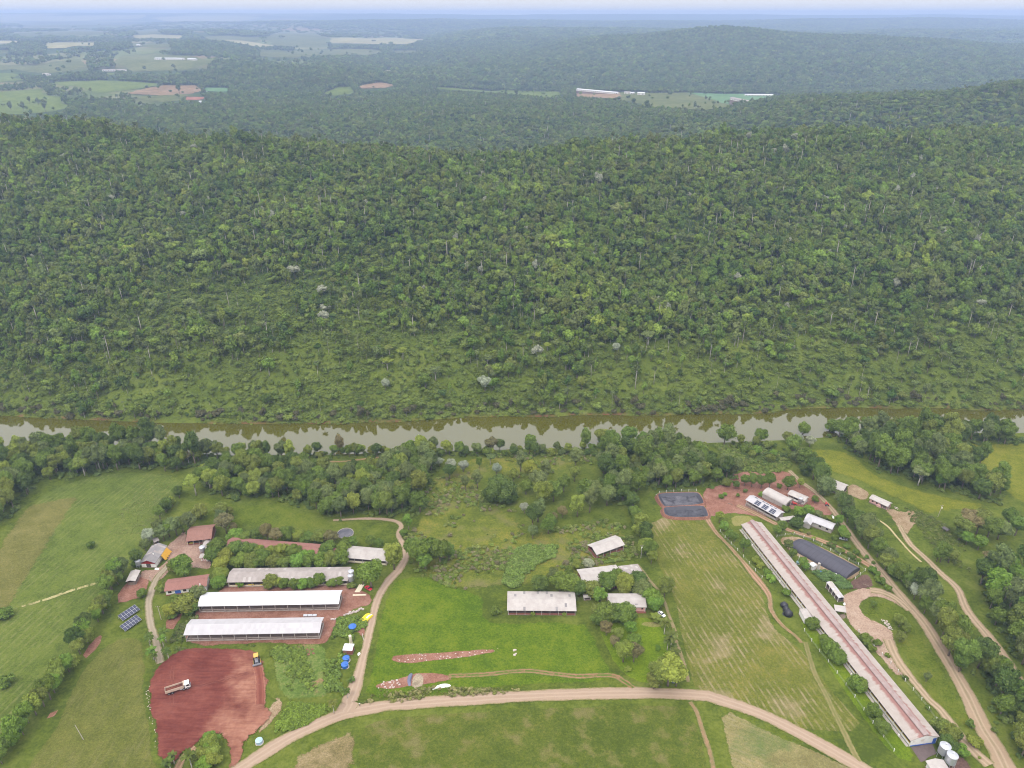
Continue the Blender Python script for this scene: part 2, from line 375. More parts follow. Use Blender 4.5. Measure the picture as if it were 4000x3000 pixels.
def edge_dist(P, poly):
    P = np.asarray(P); q = np.asarray(poly); best = np.full(len(P), 1e9)
    for i in range(len(q)):
        a, b = q[i-1], q[i]; ab = b-a; L = max((ab**2).sum(), 1e-9)
        t = np.clip(((P-a)@ab)/L, 0, 1); best = np.minimum(best, np.hypot(*(P-a-t[:,None]*ab).T))
    return best
LAYER = [0]
def drape(name, wpoly, mat, off, step, label, jitter=0.0, zfun=None, kind='structure'):
    wp = dense(wpoly, step*1.2)
    if jitter:
        q = np.array(wp); wp = [tuple(p) for p in q+np.stack([fbm(q[:,0], q[:,1], step*4, 2, 61), fbm(q[:,0], q[:,1], step*4, 2, 62)], -1)*jitter]
    q = np.array(wp); x0, y0 = q.min(0); x1, y1 = q.max(0)
    gx, gy = np.meshgrid(np.arange(x0+step/2, x1, step), np.arange(y0+step/2, y1, step)); gx[1::2] += step/2
    G = np.stack([gx.ravel(), gy.ravel()], -1)
    if len(G): G = G[inside(G, wp)]
    if len(G): G = G[edge_dist(G, wp) > step*.5]
    n = len(wp); allp = [Vector(p) for p in wp]+[Vector(p) for p in G]
    r = delaunay_2d_cdt(allp, [(i, (i+1) % n) for i in range(n)], [], 1, 1e-4)
    P = np.array([(v[0], v[1]) for v in r[0]]); z = terrain(P[:,0], P[:,1])+off
    if zfun is not None: z = z+zfun(P)
    F = np.array([f for f in r[2] if len(f) == 3])
    a = P[F[:,1]]-P[F[:,0]]; b = P[F[:,2]]-P[F[:,0]]; fl = (a[:,0]*b[:,1]-a[:,1]*b[:,0]) < 0
    F[fl] = F[fl][:, ::-1]
    me = np_mesh(name, np.column_stack([P, z]), F, mat, True); attr(me, 'edge', edge_dist(P, wp))
    return tag(link(name, me), label, kind=kind)
def world_poly(ppx, rnd=1):
    pp = rounded(ppx, rnd) if rnd else ppx
    return [tuple(hit(a, b)[:2]) for a, b in pp]
def field(name, ppx, mat, label, off=.06, step=4.0, rnd=1, jitter=.8):
    return drape(name, world_poly(ppx, rnd), mat, off, step, label, jitter)
def catmull(P, n=10):
    P = [np.array(p) for p in P]; P = [2*P[0]-P[1]]+P+[2*P[-1]-P[-2]]; out = []
    for i in range(1, len(P)-2):
        for k in range(n):
            t = k/n; out.append(.5*(2*P[i]+(P[i+1]-P[i-1])*t+(2*P[i-1]-5*P[i]+4*P[i+1]-P[i+2])*t*t+(3*P[i]-P[i-1]-3*P[i+1]+P[i+2])*t**3))
    return np.array(out+[P[-2]])
def road(name, ppx, width, mat, label, off=.14, cross=9, zfun=None):
    c = catmull([tuple(hit(a, b)[:2]) for a, b in ppx], 14)
    seg = np.r_[0, np.cumsum(np.hypot(*np.diff(c, axis=0).T))]; s = np.arange(0, seg[-1], 1.6)
    c = np.stack([np.interp(s, seg, c[:,0]), np.interp(s, seg, c[:,1])], -1)
    t = np.gradient(c, axis=0); t /= np.hypot(*t.T)[:, None]; nrm = np.stack([t[:,1], -t[:,0]], -1)
    w = np.interp(s, np.linspace(0, seg[-1], len(width)), width) if isinstance(width, (list, tuple)) else np.full(len(s), width)
    w = w*(1+.13*fbm(s, 0*s+len(name), 9, 3, 33)); c = c+nrm*(.35*fbm(s, 0*s+3, 14, 2, 34))[:,None]
    u = np.linspace(-1, 1, cross); X = c[:,None,:]+nrm[:,None,:]*(u[None,:,None]*w[:,None,None]/2)
    Z = terrain(X[...,0], X[...,1])+off+.05*(1-u[None,:]**2); i = np.arange(X.shape[0]*cross).reshape(-1, cross)
    F = np.stack([i[:-1,:-1], i[:-1,1:], i[1:,1:], i[1:,:-1]], -1).reshape(-1, 4)
    if zfun is not None: Z = Z+zfun(X.reshape(-1, 2)).reshape(Z.shape)
    me = np_mesh(name, np.concatenate([X.reshape(-1, 2), Z.reshape(-1, 1)], 1), F, mat, True)
    attr(me, 'edge', ((1-np.abs(u))[None,:]*w[:,None]/2)); attr(me, 'across', np.repeat(u[None], len(s), 0)*w[:,None]/2); attr(me, 'along', np.repeat(s[:,None], cross, 1))
    return tag(link(name, me), label, kind='structure')
def road_mat(name, base, track, side, gauge=.85, green=0.0, soft=1.0):
    m = NT(name); ac = m.math('ABSOLUTE', m.attr('across').outputs['Fac'])
    wob = m.math('MULTIPLY', m.math('SUBTRACT', m.noise(.15, 3, .6), .5), 1.1)
    d = m.math('ABSOLUTE', m.math('SUBTRACT', m.math('ADD', ac, wob), gauge))
    n = m.noise(.35, 5, .65); f = m.noise(3.0, 4, .65)
    c = m.mix(n, tuple(x*.86 for x in base), tuple(x*1.12 for x in base))
    c = m.mix(m.mapr(d, .55, .1, 0, .8), c, track)
    c = m.mix(m.mapr(f, .35, .7, 0, .35), c, tuple(x*.7 for x in base))
    if green: c = m.mix(m.math('MULTIPLY', m.mapr(ac, gauge*.75, gauge*.3), m.mapr(m.noise(.5, 3, .6), .3, .55, 0, green)), c, side)
    e = m.attr('edge').outputs['Fac']
    c = m.mix(m.mapr(m.math('SUBTRACT', e, m.math('MULTIPLY', m.noise(.6, 3, .6), soft*1.7)), .3*soft, -.5*soft), c, side)
    m.lk(c, 'Base Color'); m.set('Roughness', .95); m.set('Specular IOR Level', .05); m.bump(m.math('ADD', f, n), .3, .12)
    m.lk(m.math('GREATER_THAN', e, m.math('MULTIPLY', m.math('SUBTRACT', m.noise(.9, 5, .75), .3), soft*1.7)), 'Alpha')
    return m.mat

# --- fields beyond the river (each a sheet on the hills; no forest grows on them)
FARM = {'green':ground_mat('far_grass', ((.075,.105,.016),(.10,.135,.022),(.135,.165,.035)), (.004,.02,.08), soft=6, edge_noise=.03),
 'dull':ground_mat('far_pasture', ((.07,.088,.022),(.10,.115,.032),(.14,.145,.05)), (.004,.02,.08), soft=6, edge_noise=.03),
 'tan':ground_mat('far_stubble', ((.16,.11,.055),(.22,.145,.08),(.27,.19,.105)), (.004,.02,.08), soft=5, edge_noise=.03),
 'pale':ground_mat('far_hay', ((.19,.18,.08),(.26,.24,.11),(.34,.30,.15)), (.003,.01,.05), soft=8, edge_noise=.02),
 'blue':ground_mat('far_crop', ((.07,.14,.06),(.1,.18,.075),(.13,.21,.09)), (.004,.02,.08), soft=10, edge_noise=.03),
 'red':ground_mat('far_soil', ((.2,.085,.055),(.27,.12,.08),(.33,.16,.11)), (.004,.02,.08), soft=8, edge_noise=.04)}
far_fields = [('T','green','bright green pasture with scattered trees above the near ridge',[(-120,575),(0,570),(130,560),(270,550),(280,590),(380,602),(385,640),(440,652),(350,692),(180,705),(-120,715)]),
 ('T','green','green slope below the far wooded belt',[(300,515),(400,505),(640,498),(900,512),(1010,520),(830,555),(600,587),(540,570),(480,535),(380,530)]),
 ('T','tan','rounded tan ploughed field with one tall tree',[(780,580),(900,545),(1020,525),(1220,528),(1255,560),(1200,580),(980,592)]),
 ('T','blue','small blue green crop field beside the tan field',[(1260,540),(1425,545),(1400,572),(1270,566)]),
 ('T','dull','dull meadow below the tan ploughed field',[(820,605),(1100,583),(1240,588),(1130,600),(1130,622),(980,634)]),
 ('T','red','small red soil patch under the tan field',[(1140,598),(1280,600),(1272,621),(1150,620)]),
 ('T','red','little red soil clearing in the wood',[(825,620),(890,622),(862,639),(828,637)]),
 ('T','dull','pale rolling pasture left of the wooded hill',[(-120,410),(0,402),(250,405),(490,362),(548,415),(330,456),(200,450),(100,430),(-120,440)]),
 ('T','pale','pale hay field on the distant plateau edge',[(265,290),(350,265),(600,268),(560,285),(400,298),(290,302)]),
 ('T','dull','pasture around the long white distant shed',[(735,345),(960,328),(1000,340),(1210,352),(1315,385),(1260,408),(1130,442),(815,442),(800,415),(700,400)]),
 ('T','pale','pale bare patch at the far left rim',[(-100,250),(100,253),(140,268),(0,277),(-100,275)]),
 ('T','green','tiny bright meadow in a gap of the far trees',[(648,456),(716,450),(716,475),(660,481)]),
 ('T','dull','distant meadow on the hazy plateau',[(815,190),(960,184),(1005,205),(850,214)]),
 ('T','pale','narrow pale strip on the hazy plateau',[(1165,195),(1295,197),(1220,216)]),
 ('T','dull','hazy meadow with dotted trees beyond the wooded dome',[(1640,240),(1720,203),(1950,208),(2030,270),(1990,292),(1700,283)]),
 ('T','dull','long hazy pasture right of the wooded dome',[(1605,312),(1780,318),(1900,304),(2212,308),(2300,320),(2212,345),(1950,352),(1700,357),(1600,347)]),
 ('T','green','green clearing at the end of the wooded ridge',[(1985,577),(2090,540),(2170,538),(2190,580),(2050,592)]),
 ('T','pale','far hay fields under the skyline',[(440,100),(900,93),(910,108),(470,114)]),
 ('T','pale','second pale far field under the skyline',[(1195,117),(1330,107),(1510,118),(1225,133)]),
 ('T','pale','thin pale far field at the left skyline',[(-60,96),(300,86),(420,92),(60,104)]),
 ('T','pale','hazy pale field beside the valley',[(1345,245),(1500,253),(1710,285),(1600,292),(1420,272)]),
 ('T','dull','hazy strip of pasture below the far plateau',[(60,210),(300,195),(360,212),(150,226)]),
 ('V','tan','tan rise at the edge of the near forest',[(150,532),(300,512),(400,530),(330,546),(170,549)]),
 ('V','green','green belt of field along the forest edge',[(560,541),(820,551),(1060,557),(1400,567),(1425,602),(1280,607),(1100,582),(900,572),(700,556)]),
 ('V','tan','stubble slope in front of the long white far barn',[(1495,576),(1750,572),(1790,590),(1770,613),(1600,606),(1508,600)]),
 ('V','dull','yellow green slope below the far farmhouse',[(1750,572),(1900,578),(2212,572),(2420,590),(2480,650),(2300,684),(2050,668),(1860,638),(1740,613)]),
 ('V','dull','hazy valley pasture left of the blue hill',[(-40,305),(100,303),(300,314),(310,327),(150,347),(-40,347)]),
 ('V','dull','thin hazy meadow at the foot of the blue hill',[(365,316),(520,309),(522,326),(390,330)]),
 ('V','pale','patchwork of pale fields in the hazy valley',[(-20,236),(250,238),(400,234),(590,245),(450,276),(200,272),(-20,266)]),
 ('V','pale','small pale clearings inside the valley forest',[(310,432),(370,430),(360,446),(320,446)]),
 ('T','pale','broad pale farmland under the left skyline',[(-140,112),(150,100),(400,99),(700,95),(900,97),(870,118),(620,124),(480,134),(200,130),(-140,140)]),
 ('T','pale','pale farmland right of the left skyline fields',[(920,112),(1150,100),(1480,98),(1640,112),(1480,128),(1200,138)]),
 ('T','dull','hazy open farmland below the skyline',[(60,146),(300,138),(560,140),(900,150),(760,160),(520,166),(200,170)]),
 ('T','dull','hazy pasture left on the plateau',[(280,205),(420,192),(570,188),(660,205),(520,216),(380,224)]),
 ('T','pale','hazy pasture in the middle of the plateau',[(810,218),(960,214),(1150,222),(1110,244),(960,238),(860,242)]),
 ('T','dull','hazy meadow strip right on the plateau',[(1240,226),(1420,222),(1610,236),(1570,262),(1420,246),(1300,252)]),
 ('T','dull','pasture behind the left wood belt',[(-120,318),(-20,310),(70,312),(60,330),(-20,338),(-120,345)]),
 ('T','dull','meadow behind the tall dark grove',[(800,268),(1040,264),(1060,290),(930,300),(820,285)]),
 ('T','green','green ground between wood belts on the left',[(-120,480),(-20,455),(60,452),(140,465),(100,482),(170,492),(60,505),(-120,520)]),
 ('W','blue','blue green crop field behind the yellow slope',[(95,572),(500,582),(730,595),(600,627),(480,642),(360,642),(250,606)]),
 ('W','green','green field beside the small white far hut',[(855,580),(1000,583),(1125,605),(1050,614),(900,607)])]
FIELD_POLYS = []
for c, k, lab, pl in far_fields:
    wp = world_poly(pts(c, pl), 0); Y = np.mean([p[1] for p in wp]); FIELD_POLYS.append(wp)
    drape('distant_field', wp, FARM[k], .5+Y*.0003, max(8, Y*.008), lab, jitter=Y*.005)

# distant farm buildings: name, label, crop, eave ends, width, eave height, roof
FAR_B = [('far_barn','long white barn on the stubble rise beyond the valley','V',(1500,569),(1756,573),14,5,'w'),('far_house','first pale far building right of the long white barn','V',(1797,570),(1838,571),12,5,'p'),('far_house','low white far building between its two neighbours','V',(1838,574),(1864,574),10,4,'w'),('far_house','white gabled far house at the end of the row','V',(1878,573),(1924,576),16,7,'w'),
 ('far_barn','long white far barn on the distant left pasture','T',(950,360),(1130,362),18,7,'w'),('far_barn','grey far barn at the wood edge on the left','T',(628,433),(772,435),16,5,'g'),('far_house','little white houses right of the far left barn','T',(1152,364),(1204,366),14,6,'w'),('far_house','small white hut at the corner of the tan field','T',(1238,562),(1264,568),10,4,'w'),('far_house','tiny white shed below the tan field','T',(1225,627),(1240,628),10,4,'w'),('far_house','white shed by the wood below the green slope','T',(468,599),(498,600),10,4,'w'),('far_house','pale shed at the left rim of the far pastures','T',(258,458),(296,458),14,5,'p'),('far_house','small white far hut on the plateau','T',(838,277),(860,277),16,6,'w'),
 ('far_barn','long low white far barn in the blue green crops','W',(490,585),(668,588),12,4,'w'),('far_house','small white hut on the red track far right','W',(832,583),(860,584),10,6,'w'),('far_barn','dark low far barn among trees in the crops','W',(392,636),(560,640),12,5,'g')]
FAR_P = [(hit(*px(c, *a)), hit(*px(c, *b))) for _, _, c, a, b, *_ in FAR_B]
# ------------------------------------------------------------------ the farm: fields, bare earth, roads
def row_angle(c, a, b):
    d = at(c, *b)-at(c, *a); return math.pi/2-math.atan2(d.y, d.x)
G_MEADOW = ground_mat('meadow_grass', ((0.053,0.076,0.007),(0.083,0.110,0.012),(0.121,0.133,0.020)), soft=3)
G_LUSH = ground_mat('lush_grass', ((0.052,0.092,0.006),(0.081,0.124,0.008),(0.123,0.154,0.013)), soft=3)
G_LEFT = ground_mat('hay_field_grass', ((0.064,0.089,0.015),(0.089,0.119,0.020),(0.122,0.143,0.029)), soft=2, rows=((0.216,0.200,0.088), row_angle('M', (690,900), (900,720)), 3.2, .35))
G_OLIVE = ground_mat('dry_field_grass', ((0.094,0.096,0.023),(0.123,0.118,0.032),(0.156,0.142,0.045)), soft=6)
G_MOWN = ground_mat('mown_field_grass', ((0.076,0.086,0.016),(0.102,0.110,0.023),(0.136,0.129,0.031)), soft=2, streak=((0.160,0.140,0.068), row_angle('P', (830,1000), (850,1250)), .75))
G_CROP = ground_mat('crop_field_grass', ((0.052,0.073,0.010),(0.076,0.097,0.014),(0.106,0.116,0.020)), soft=2, patch=((.132,.122,.042), .13))
G_STRAW = ground_mat('straw_rows_field', ((0.081,0.096,0.014),(0.108,0.119,0.020),(0.156,0.143,0.031)), soft=2, rows=((0.256,0.208,0.120), row_angle('S', (330,180), (560,520)), 2.6, 1.0), patch=((.25,.19,.11), .03))
G_TRI = ground_mat('reaped_field', ((0.147,0.129,0.050),(0.186,0.167,0.067),(0.248,0.201,0.093)), soft=2, rows=((0.240,0.208,0.120), row_angle('S', (380,860), (720,990)), 2.2, .7), patch=((0.080,0.120,0.032), .04))
G_YELL = ground_mat('yellow_pasture', ((0.085,0.102,0.011),(0.127,0.139,0.014),(0.169,0.168,0.023)), soft=6)
G_SCRUB = ground_mat('scrub_meadow', ((0.070,0.091,0.013),(0.116,0.132,0.019),(0.175,0.160,0.030)), (.03,.15,.9), soft=8, patch=((0.136,0.128,0.048), .06))
G_LAWN = ground_mat('lawn_grass', ((0.073,0.116,0.006),(0.107,0.158,0.009),(0.146,0.191,0.015)), soft=1.2)
G_PALELAWN = ground_mat('pale_lawn', ((0.147,0.153,0.040),(0.186,0.179,0.054),(0.226,0.203,0.074)), soft=1.0)
E_YARD = ground_mat('yard_earth', ((0.216,0.133,0.098),(0.277,0.185,0.141),(0.342,0.238,0.186)), (.03,.2,1.2), grain=.15, soft=2.0, bump=.3)
E_RED = ground_mat('red_brown_earth', ((0.165,0.077,0.051),(0.231,0.113,0.080),(0.289,0.164,0.123)), (.04,.25,1.4), grain=.15, soft=2.0, bump=.45)
E_REDT = ground_mat('thin_red_earth', ((.165,.077,.051),(.231,.113,.08),(.29,.164,.123)), (.04,.25,1.4), grain=.15, soft=.7, bump=.45)
E_SOLID = ground_mat('bund_red_earth', ((.165,.077,.051),(.231,.113,.08),(.29,.164,.123)), (.04,.25,1.4), bump=.45)
E_LIGHT = ground_mat('pale_track_earth', ((0.252,0.168,0.118),(0.319,0.227,0.168),(0.378,0.286,0.218)), (.03,.2,1.2), grain=.15, soft=2.0, bump=.3)
E_STUB = ground_mat('dry_litter_earth', ((0.175,0.122,0.065),(0.245,0.175,0.105),(0.315,0.245,0.158)), (.04,.3,1.4), grain=.15, soft=2.0, bump=.4)
E_DARK = ground_mat('damp_brown_earth', ((0.084,0.049,0.038),(0.119,0.073,0.059),(0.154,0.098,0.081)), (.04,.25,1.4), grain=.15, soft=1.4, bump=.3)

field('hay_field', pts('F', [(100,1060),(190,1030),(280,1018),(398,1028),(388,1062),(352,1122),(330,1152),(302,1190),(272,1228),(228,1300),(212,1355),(160,1402),(118,1455),(60,1545),(0,1605),(-90,1690),(-130,1400),(-60,1230),(0,1190),(60,1105)]), G_LEFT, 'bright green hay field left of the farmyard, bounded by the hedgerow', .05, 5)
field('dry_strip', [(315,1950),(330,1928),(230,1945),(104,1967),(40,2050),(-60,2200),(-60,2430),(40,2380),(60,2352),(150,2200),(240,2060)], G_OLIVE, 'paler olive strip within the left hay field', .10, 5)
field('mown_field', pts('P', [(1040,720),(870,715),(760,770),(640,900),(560,1000),(480,1180),(400,1350),(280,1520),(200,1640),(150,1760),(1180,1760),(1160,1640),(1110,1590),(1100,1450),(1090,1330),(1040,1180),(1040,1020),(1080,940),(1050,860)]), G_MOWN, 'mown field between the hedgerow and the red earth', .06, 4)
field('meadow', pts('B', [(240,612),(450,588),(600,640),(845,730),(830,800),(850,880),(960,895),(1500,900),(1560,960),(1640,1150),(1720,1230),(1740,1300),(1000,1345),(440,1390),(20,1430),(60,1250),(130,900),(195,700)]), G_LUSH, 'lush green meadow in front of the long grey shed', .06, 4)
field('crop_field', pts('R', [(60,500),(330,452),(900,428),(1500,398),(1950,392),(2020,425),(2120,560),(2165,790),(2185,900),(-40,900),(0,600)]), G_CROP, 'dark green crop field south of the main track', .06, 4)
field('straw_field', pts('C', [(45,470),(385,468),(415,545),(530,670),(640,805),(715,900),(735,1000),(770,1100),(850,1170),(960,1260),(1080,1440),(1260,1640),(1310,1720),(1200,1720),(820,1690),(620,1570),(450,1510),(310,1480),(285,1400),(230,1130),(190,930),(100,760),(40,640)]), G_STRAW, 'field with straw rows left of the very long barn', .05, 4)
field('reaped_field', pts('S', [(320,728),(420,760),(700,900),(960,1010),(1180,1112),(1300,1200),(420,1200),(380,1000)]), G_TRI, 'pale reaped triangle of field below the track bend', .06, 4)
field('scrub', pts('N', [(690,480),(780,420),(880,350),(1300,320),(1640,330),(1650,420),(1200,470),(1000,440),(1000,600),(1220,650),(1260,800),(1700,700),(1860,760),(1900,930),(1500,1100),(900,1130),(600,1010),(560,820),(640,700)]), G_SCRUB, 'weedy overgrown meadow below the riverside wood', .07, 5, jitter=3)
field('pasture', pts('C', [(870,85),(1080,70),(1250,110),(1340,215),(1500,275),(1800,360),(2010,390),(2060,430),(1960,470),(1840,430),(1700,470),(1590,430),(1480,370),(1330,300),(1180,240),(1050,215),(960,150)]), G_YELL, 'yellow green pasture running along the right wood', .06, 5, jitter=2)
field('far_meadow', pts('C', [(1770,40),(2050,45),(2290,30),(2330,420),(2212,405),(2085,330),(2000,210),(1890,130)]), G_YELL, 'light green meadow beyond the right wood', .06, 5)
field('bank_meadow', pts('N', [(-60,372),(80,378),(230,382),(440,352),(420,395),(300,440),(150,440),(-60,420)]), G_MEADOW, 'small green meadow by the river bank wood', .06, 4)
field('verge', pts('C', [(1280,950),(1330,935),(1440,960),(1530,1015),(1640,1140),(1750,1330),(1850,1540),(1940,1700),(1800,1700),(1640,1480),(1520,1300),(1478,1225),(1490,1150),(1420,1090),(1300,1040),(1270,990)]), G_MEADOW, 'grassy island between the loop track and the road', .06, 4)
field('lawn', pts('S', [(820,205),(880,190),(1010,330),(1250,650),(1490,930),(1560,1080),(1420,1060),(1180,760),(960,420)]), G_LAWN, 'bright mown strip along the left side of the very long barn', .09, 3)
field('lawn', pts('C', [(1010,830),(1060,850),(1140,960),(1140,1010),(1260,1140),(1380,1320),(1520,1480),(1660,1640),(1600,1640),(1300,1180)]), G_LAWN, 'bright mown strip along the right side of the very long barn', .09, 3)
field('pale_lawn', pts('D', [(160,515),(400,510),(470,590),(420,600),(300,640),(270,690),(200,640)]), G_PALELAWN, 'pale lawn behind the far end of the very long barn', .09, 3)
field('garden_lawn', pts('B', [(1560,880),(1900,850),(2010,900),(2080,1040),(2130,1150),(2160,1300),(1900,1330),(1780,1260),(1660,1130)]), G_LAWN, 'green garden lawn below the pink house', .08, 4, jitter=2)
field('pale_lawn', pts('K', [(1240,1480),(1320,1440),(1560,1440),(1620,1510),(1540,1560),(1330,1530)]), G_PALELAWN, 'small pale lawn patch beside the palms', .12, 2)
field('orchard_grass', pts('M', [(1190,820),(1260,700),(1400,660),(1560,720),(1850,705),(2100,800),(2212,850),(2140,890),(1600,860),(1300,850)]), G_MEADOW, 'grass slope behind the tiled barn', .06, 4)

field('yard', pts('A', [(440,440),(530,370),(600,300),(620,330),(605,400),(700,390),(760,480),(800,570),(770,610),(660,590),(490,600),(450,660),(390,700),(320,690),(250,650),(280,600),(400,590),(480,520)]), E_YARD, 'bare earth farmyard among the tiled barn and sheds', .12, 2.5)
field('building_site', pts('A', [(560,1100),(640,960),(690,880),(860,730),(900,690),(1700,690),(1790,720),(1900,770),(1960,800),(1930,870),(1860,870),(1720,960),(1680,1010),(1640,1120),(1560,1140),(1100,1130),(640,1150)]), E_RED, 'red brown building ground around the two white barns', .11, 3, jitter=1.5)
field('dirt_patch', pts('A', [(100,760),(230,640),(330,650),(345,690),(300,800),(180,830),(110,870)]), E_REDT, 'bare red slope beside the solar arrays', .10, 2.5)
field('dirt_patch', pts('A', [(440,970),(520,930),(600,910),(560,960),(500,1060),(450,1050)]), E_REDT, 'bare soil below the round bushes by the lane', .10, 2.5)
field('weedy_ground', pts('Q', [(1180,180),(1500,130),(1720,130),(1750,260),(1700,420),(1780,620),(1500,640),(1360,640),(1270,480),(1230,300)]), ground_mat('weedy_red_ground', ((.07,.11,.02),(.10,.145,.03),(.15,.17,.05)), (.05,.25,1.0), soft=3, patch=((.3,.14,.1), .09)), 'weedy ground with red soil patches beside the earth pad', .08, 3)
field('dry_verge', pts('Q', [(1190,300),(1230,480),(1290,580),(1370,680),(1290,800),(1180,900),(1100,960),(1060,1060),(1000,1130),(1010,1000),(1180,780),(1240,640),(1170,480)]), E_STUB, 'dry straw coloured rim of the red earth pad', .13, 2.5)
field('fallow_ground', pts('Q', [(1340,1300),(1400,1120),(1600,1000),(1900,880),(2060,830),(2010,940),(1990,1300)]), ground_mat('fallow', ((.12,.10,.04),(.17,.135,.06),(.24,.185,.1)), (.04,.25,1.3), soft=5, patch=((.105,.135,.028), .09)), 'fallow brown ground below the road fork', .07, 3)
field('ditch_earth', pts('P', [(660,740),(740,690),(720,780),(600,900),(540,1000),(470,1150),(420,1270),(330,1370),(260,1500),(190,1680),(120,1700),(210,1560),(330,1300),(440,1180),(500,1050),(580,880)]), E_REDT, 'red earth ditch along the foot of the hedgerow', .10, 2.5)
field('farm_yard', pts('C', [(345,310),(470,285),(560,205),(720,212),(850,200),(920,262),(1000,325),(1085,370),(1120,450),(1090,475),(1000,440),(880,425),(840,450),(700,478),(560,450),(480,458),(410,480),(372,440)]), E_RED, 'red earth yard between the lagoons and the sheds', .10, 3)
field('turning_yard', pts('C', [(1160,930),(1215,885),(1310,868),(1430,893),(1545,985),(1530,1012),(1430,952),(1340,930),(1285,955),(1266,995),(1310,1048),(1400,1090),(1464,1130),(1480,1210),(1502,1300),(1540,1390),(1480,1410),(1420,1325),(1330,1225),(1260,1145),(1190,1075),(1172,1010)]), E_LIGHT, 'pale earth turning yard by the long barn', .12, 3)
field('bare_slope', pts('L', [(300,130),(360,100),(500,170),(560,220),(530,290),(480,300),(380,260),(280,230)]), E_STUB, 'dry bare slope between the big shed and the pink cottage', .11, 3)
field('bare_slope', pts('L', [(680,390),(760,360),(900,420),(1000,380),(1090,450),(1080,520),(1000,600),(980,660),(930,690),(880,620),(800,520),(760,450)]), E_STUB, 'dry bare ground beside the pink cottage', .11, 3)
field('pen_ground', pts('D', [(1620,1340),(1830,1210),(1930,1300),(1960,1422),(1600,1460)]), E_DARK, 'bare brown pen at the end of the black cover', .10, 2.5)
field('bed_rim', pts('D', [(720,790),(1000,760),(1200,860),(1500,1000),(1760,1130),(1800,1220),(1620,1340),(1400,1260),(1200,1180),(960,1020),(820,900)]), E_STUB, 'dry ground around the black covered digester', .09, 3)
field('concrete_apron', pts('G', [(255,530),(620,455),(700,640),(560,700),(500,760),(430,790)]), plain('asphalt_apron', (.13,.10,.095), .9, .25, .8, .05), 'dark paved apron at the barn end', .13, 1.5, rnd=0, jitter=0)
field('silo_yard', pts('G', [(1000,640),(1200,720),(1330,885),(1360,1000),(900,1000),(850,800)]), E_DARK, 'brown ground around the two silos', .12, 2)
field('cart_yard', pts('A', [(1780,1010),(1880,990),(1910,1060),(1860,1100),(1830,1060)]), E_RED, 'red bare patch near the first blue tank', .10, 2)
field('rubble_strip', pts('B', [(205,1158),(240,1122),(500,1108),(930,1074),(945,1105),(700,1140),(300,1182)]), E_REDT, 'red strip of old foundation in the meadow', .12, 1.5, jitter=.6)
field('rubble_strip', pts('B', [(95,1345),(130,1305),(300,1270),(400,1235),(520,1240),(640,1265),(820,1258),(900,1262),(840,1285),(700,1280),(560,1295),(440,1320),(330,1340),(160,1350)]), E_REDT, 'lower red strip of old foundation by the road', .12, 1.5, jitter=.6)
field('ash_patch', pts('B', [(360,1250),(440,1232),(440,1330),(380,1352),(350,1340)]), ground_mat('ash_grey_earth', ((.2,.16,.11),(.27,.22,.155),(.34,.28,.2)), (.1,.4,1.5), soft=1.2), 'pale grey sandy patch on the lower red strip', .15, 1.5, jitter=.6)
for c, l, lab in (('R', [(1000,300),(1200,290),(1400,284),(1540,280),(1540,287),(1300,297),(1100,306)], 'line of dry cut grass north of the main track'),
                  ('R', [(500,440),(700,430),(900,420),(905,428),(700,440),(520,447)], 'short line of dry cut grass at the crop field edge'),
                  ('R', [(1180,402),(1400,392),(1700,380),(1850,382),(1980,402),(1975,410),(1820,392),(1500,399),(1190,411)], 'curved line of dry cut grass along the crop field corner'),
                  ('P', [(90,505),(280,455),(500,375),(820,285),(830,300),(500,398),(280,475),(100,520)], 'pale double wheel track crossing the left hay field'),
                  ('P', [(450,492),(560,472),(690,448),(690,456),(560,482),(460,502)], 'short pale wheel track in the left hay field')):
    field('cut_grass_line', pts(c, l), ground_mat('cut_grass', ((.2,.19,.08),(.29,.26,.12),(.38,.34,.18)), (.1,.4,1.5), soft=.8), lab, .13, 1.5, rnd=1, jitter=.4)

# the earth pad under the truck and the bulldozer: pushed-up soil with ridges
def pad_relief(P):
    e = smooth(edge_dist(P, PADW)/5)
    r = 1.2*e*(.6+.5*fbm(P[:,0], P[:,1], 14, 3, 91)) + .28*np.sin((P[:,0]*.35+P[:,1]*1.25)*1.3+2.0*fbm(P[:,0], P[:,1], 16, 2, 92))*e
    c = at('J', 520, 250); r += 1.3*np.exp(-((P[:,0]-c.x)**2/30+(P[:,1]-c.y)**2/50)); c = at('J', 760, 110)
    r += 1.7*np.exp(-((P[:,0]-c.x)**2/90+(P[:,1]-c.y)**2/26)); return r
PADW = world_poly(pts('Q', [(150,480),(200,390),(300,290),(400,215),(560,180),(720,172),(1000,172),(1120,188),(1190,270),(1215,400),(1250,490),(1190,600),(1230,690),(1300,720),(1250,810),(1150,900),(1060,980),(1020,1090),(960,1230),(840,1240),(850,1100),(800,960),(720,930),(650,990),(560,1070),(470,1150),(410,1240),(250,1150),(215,1060),(230,900),(170,760),(150,620)]), 1)
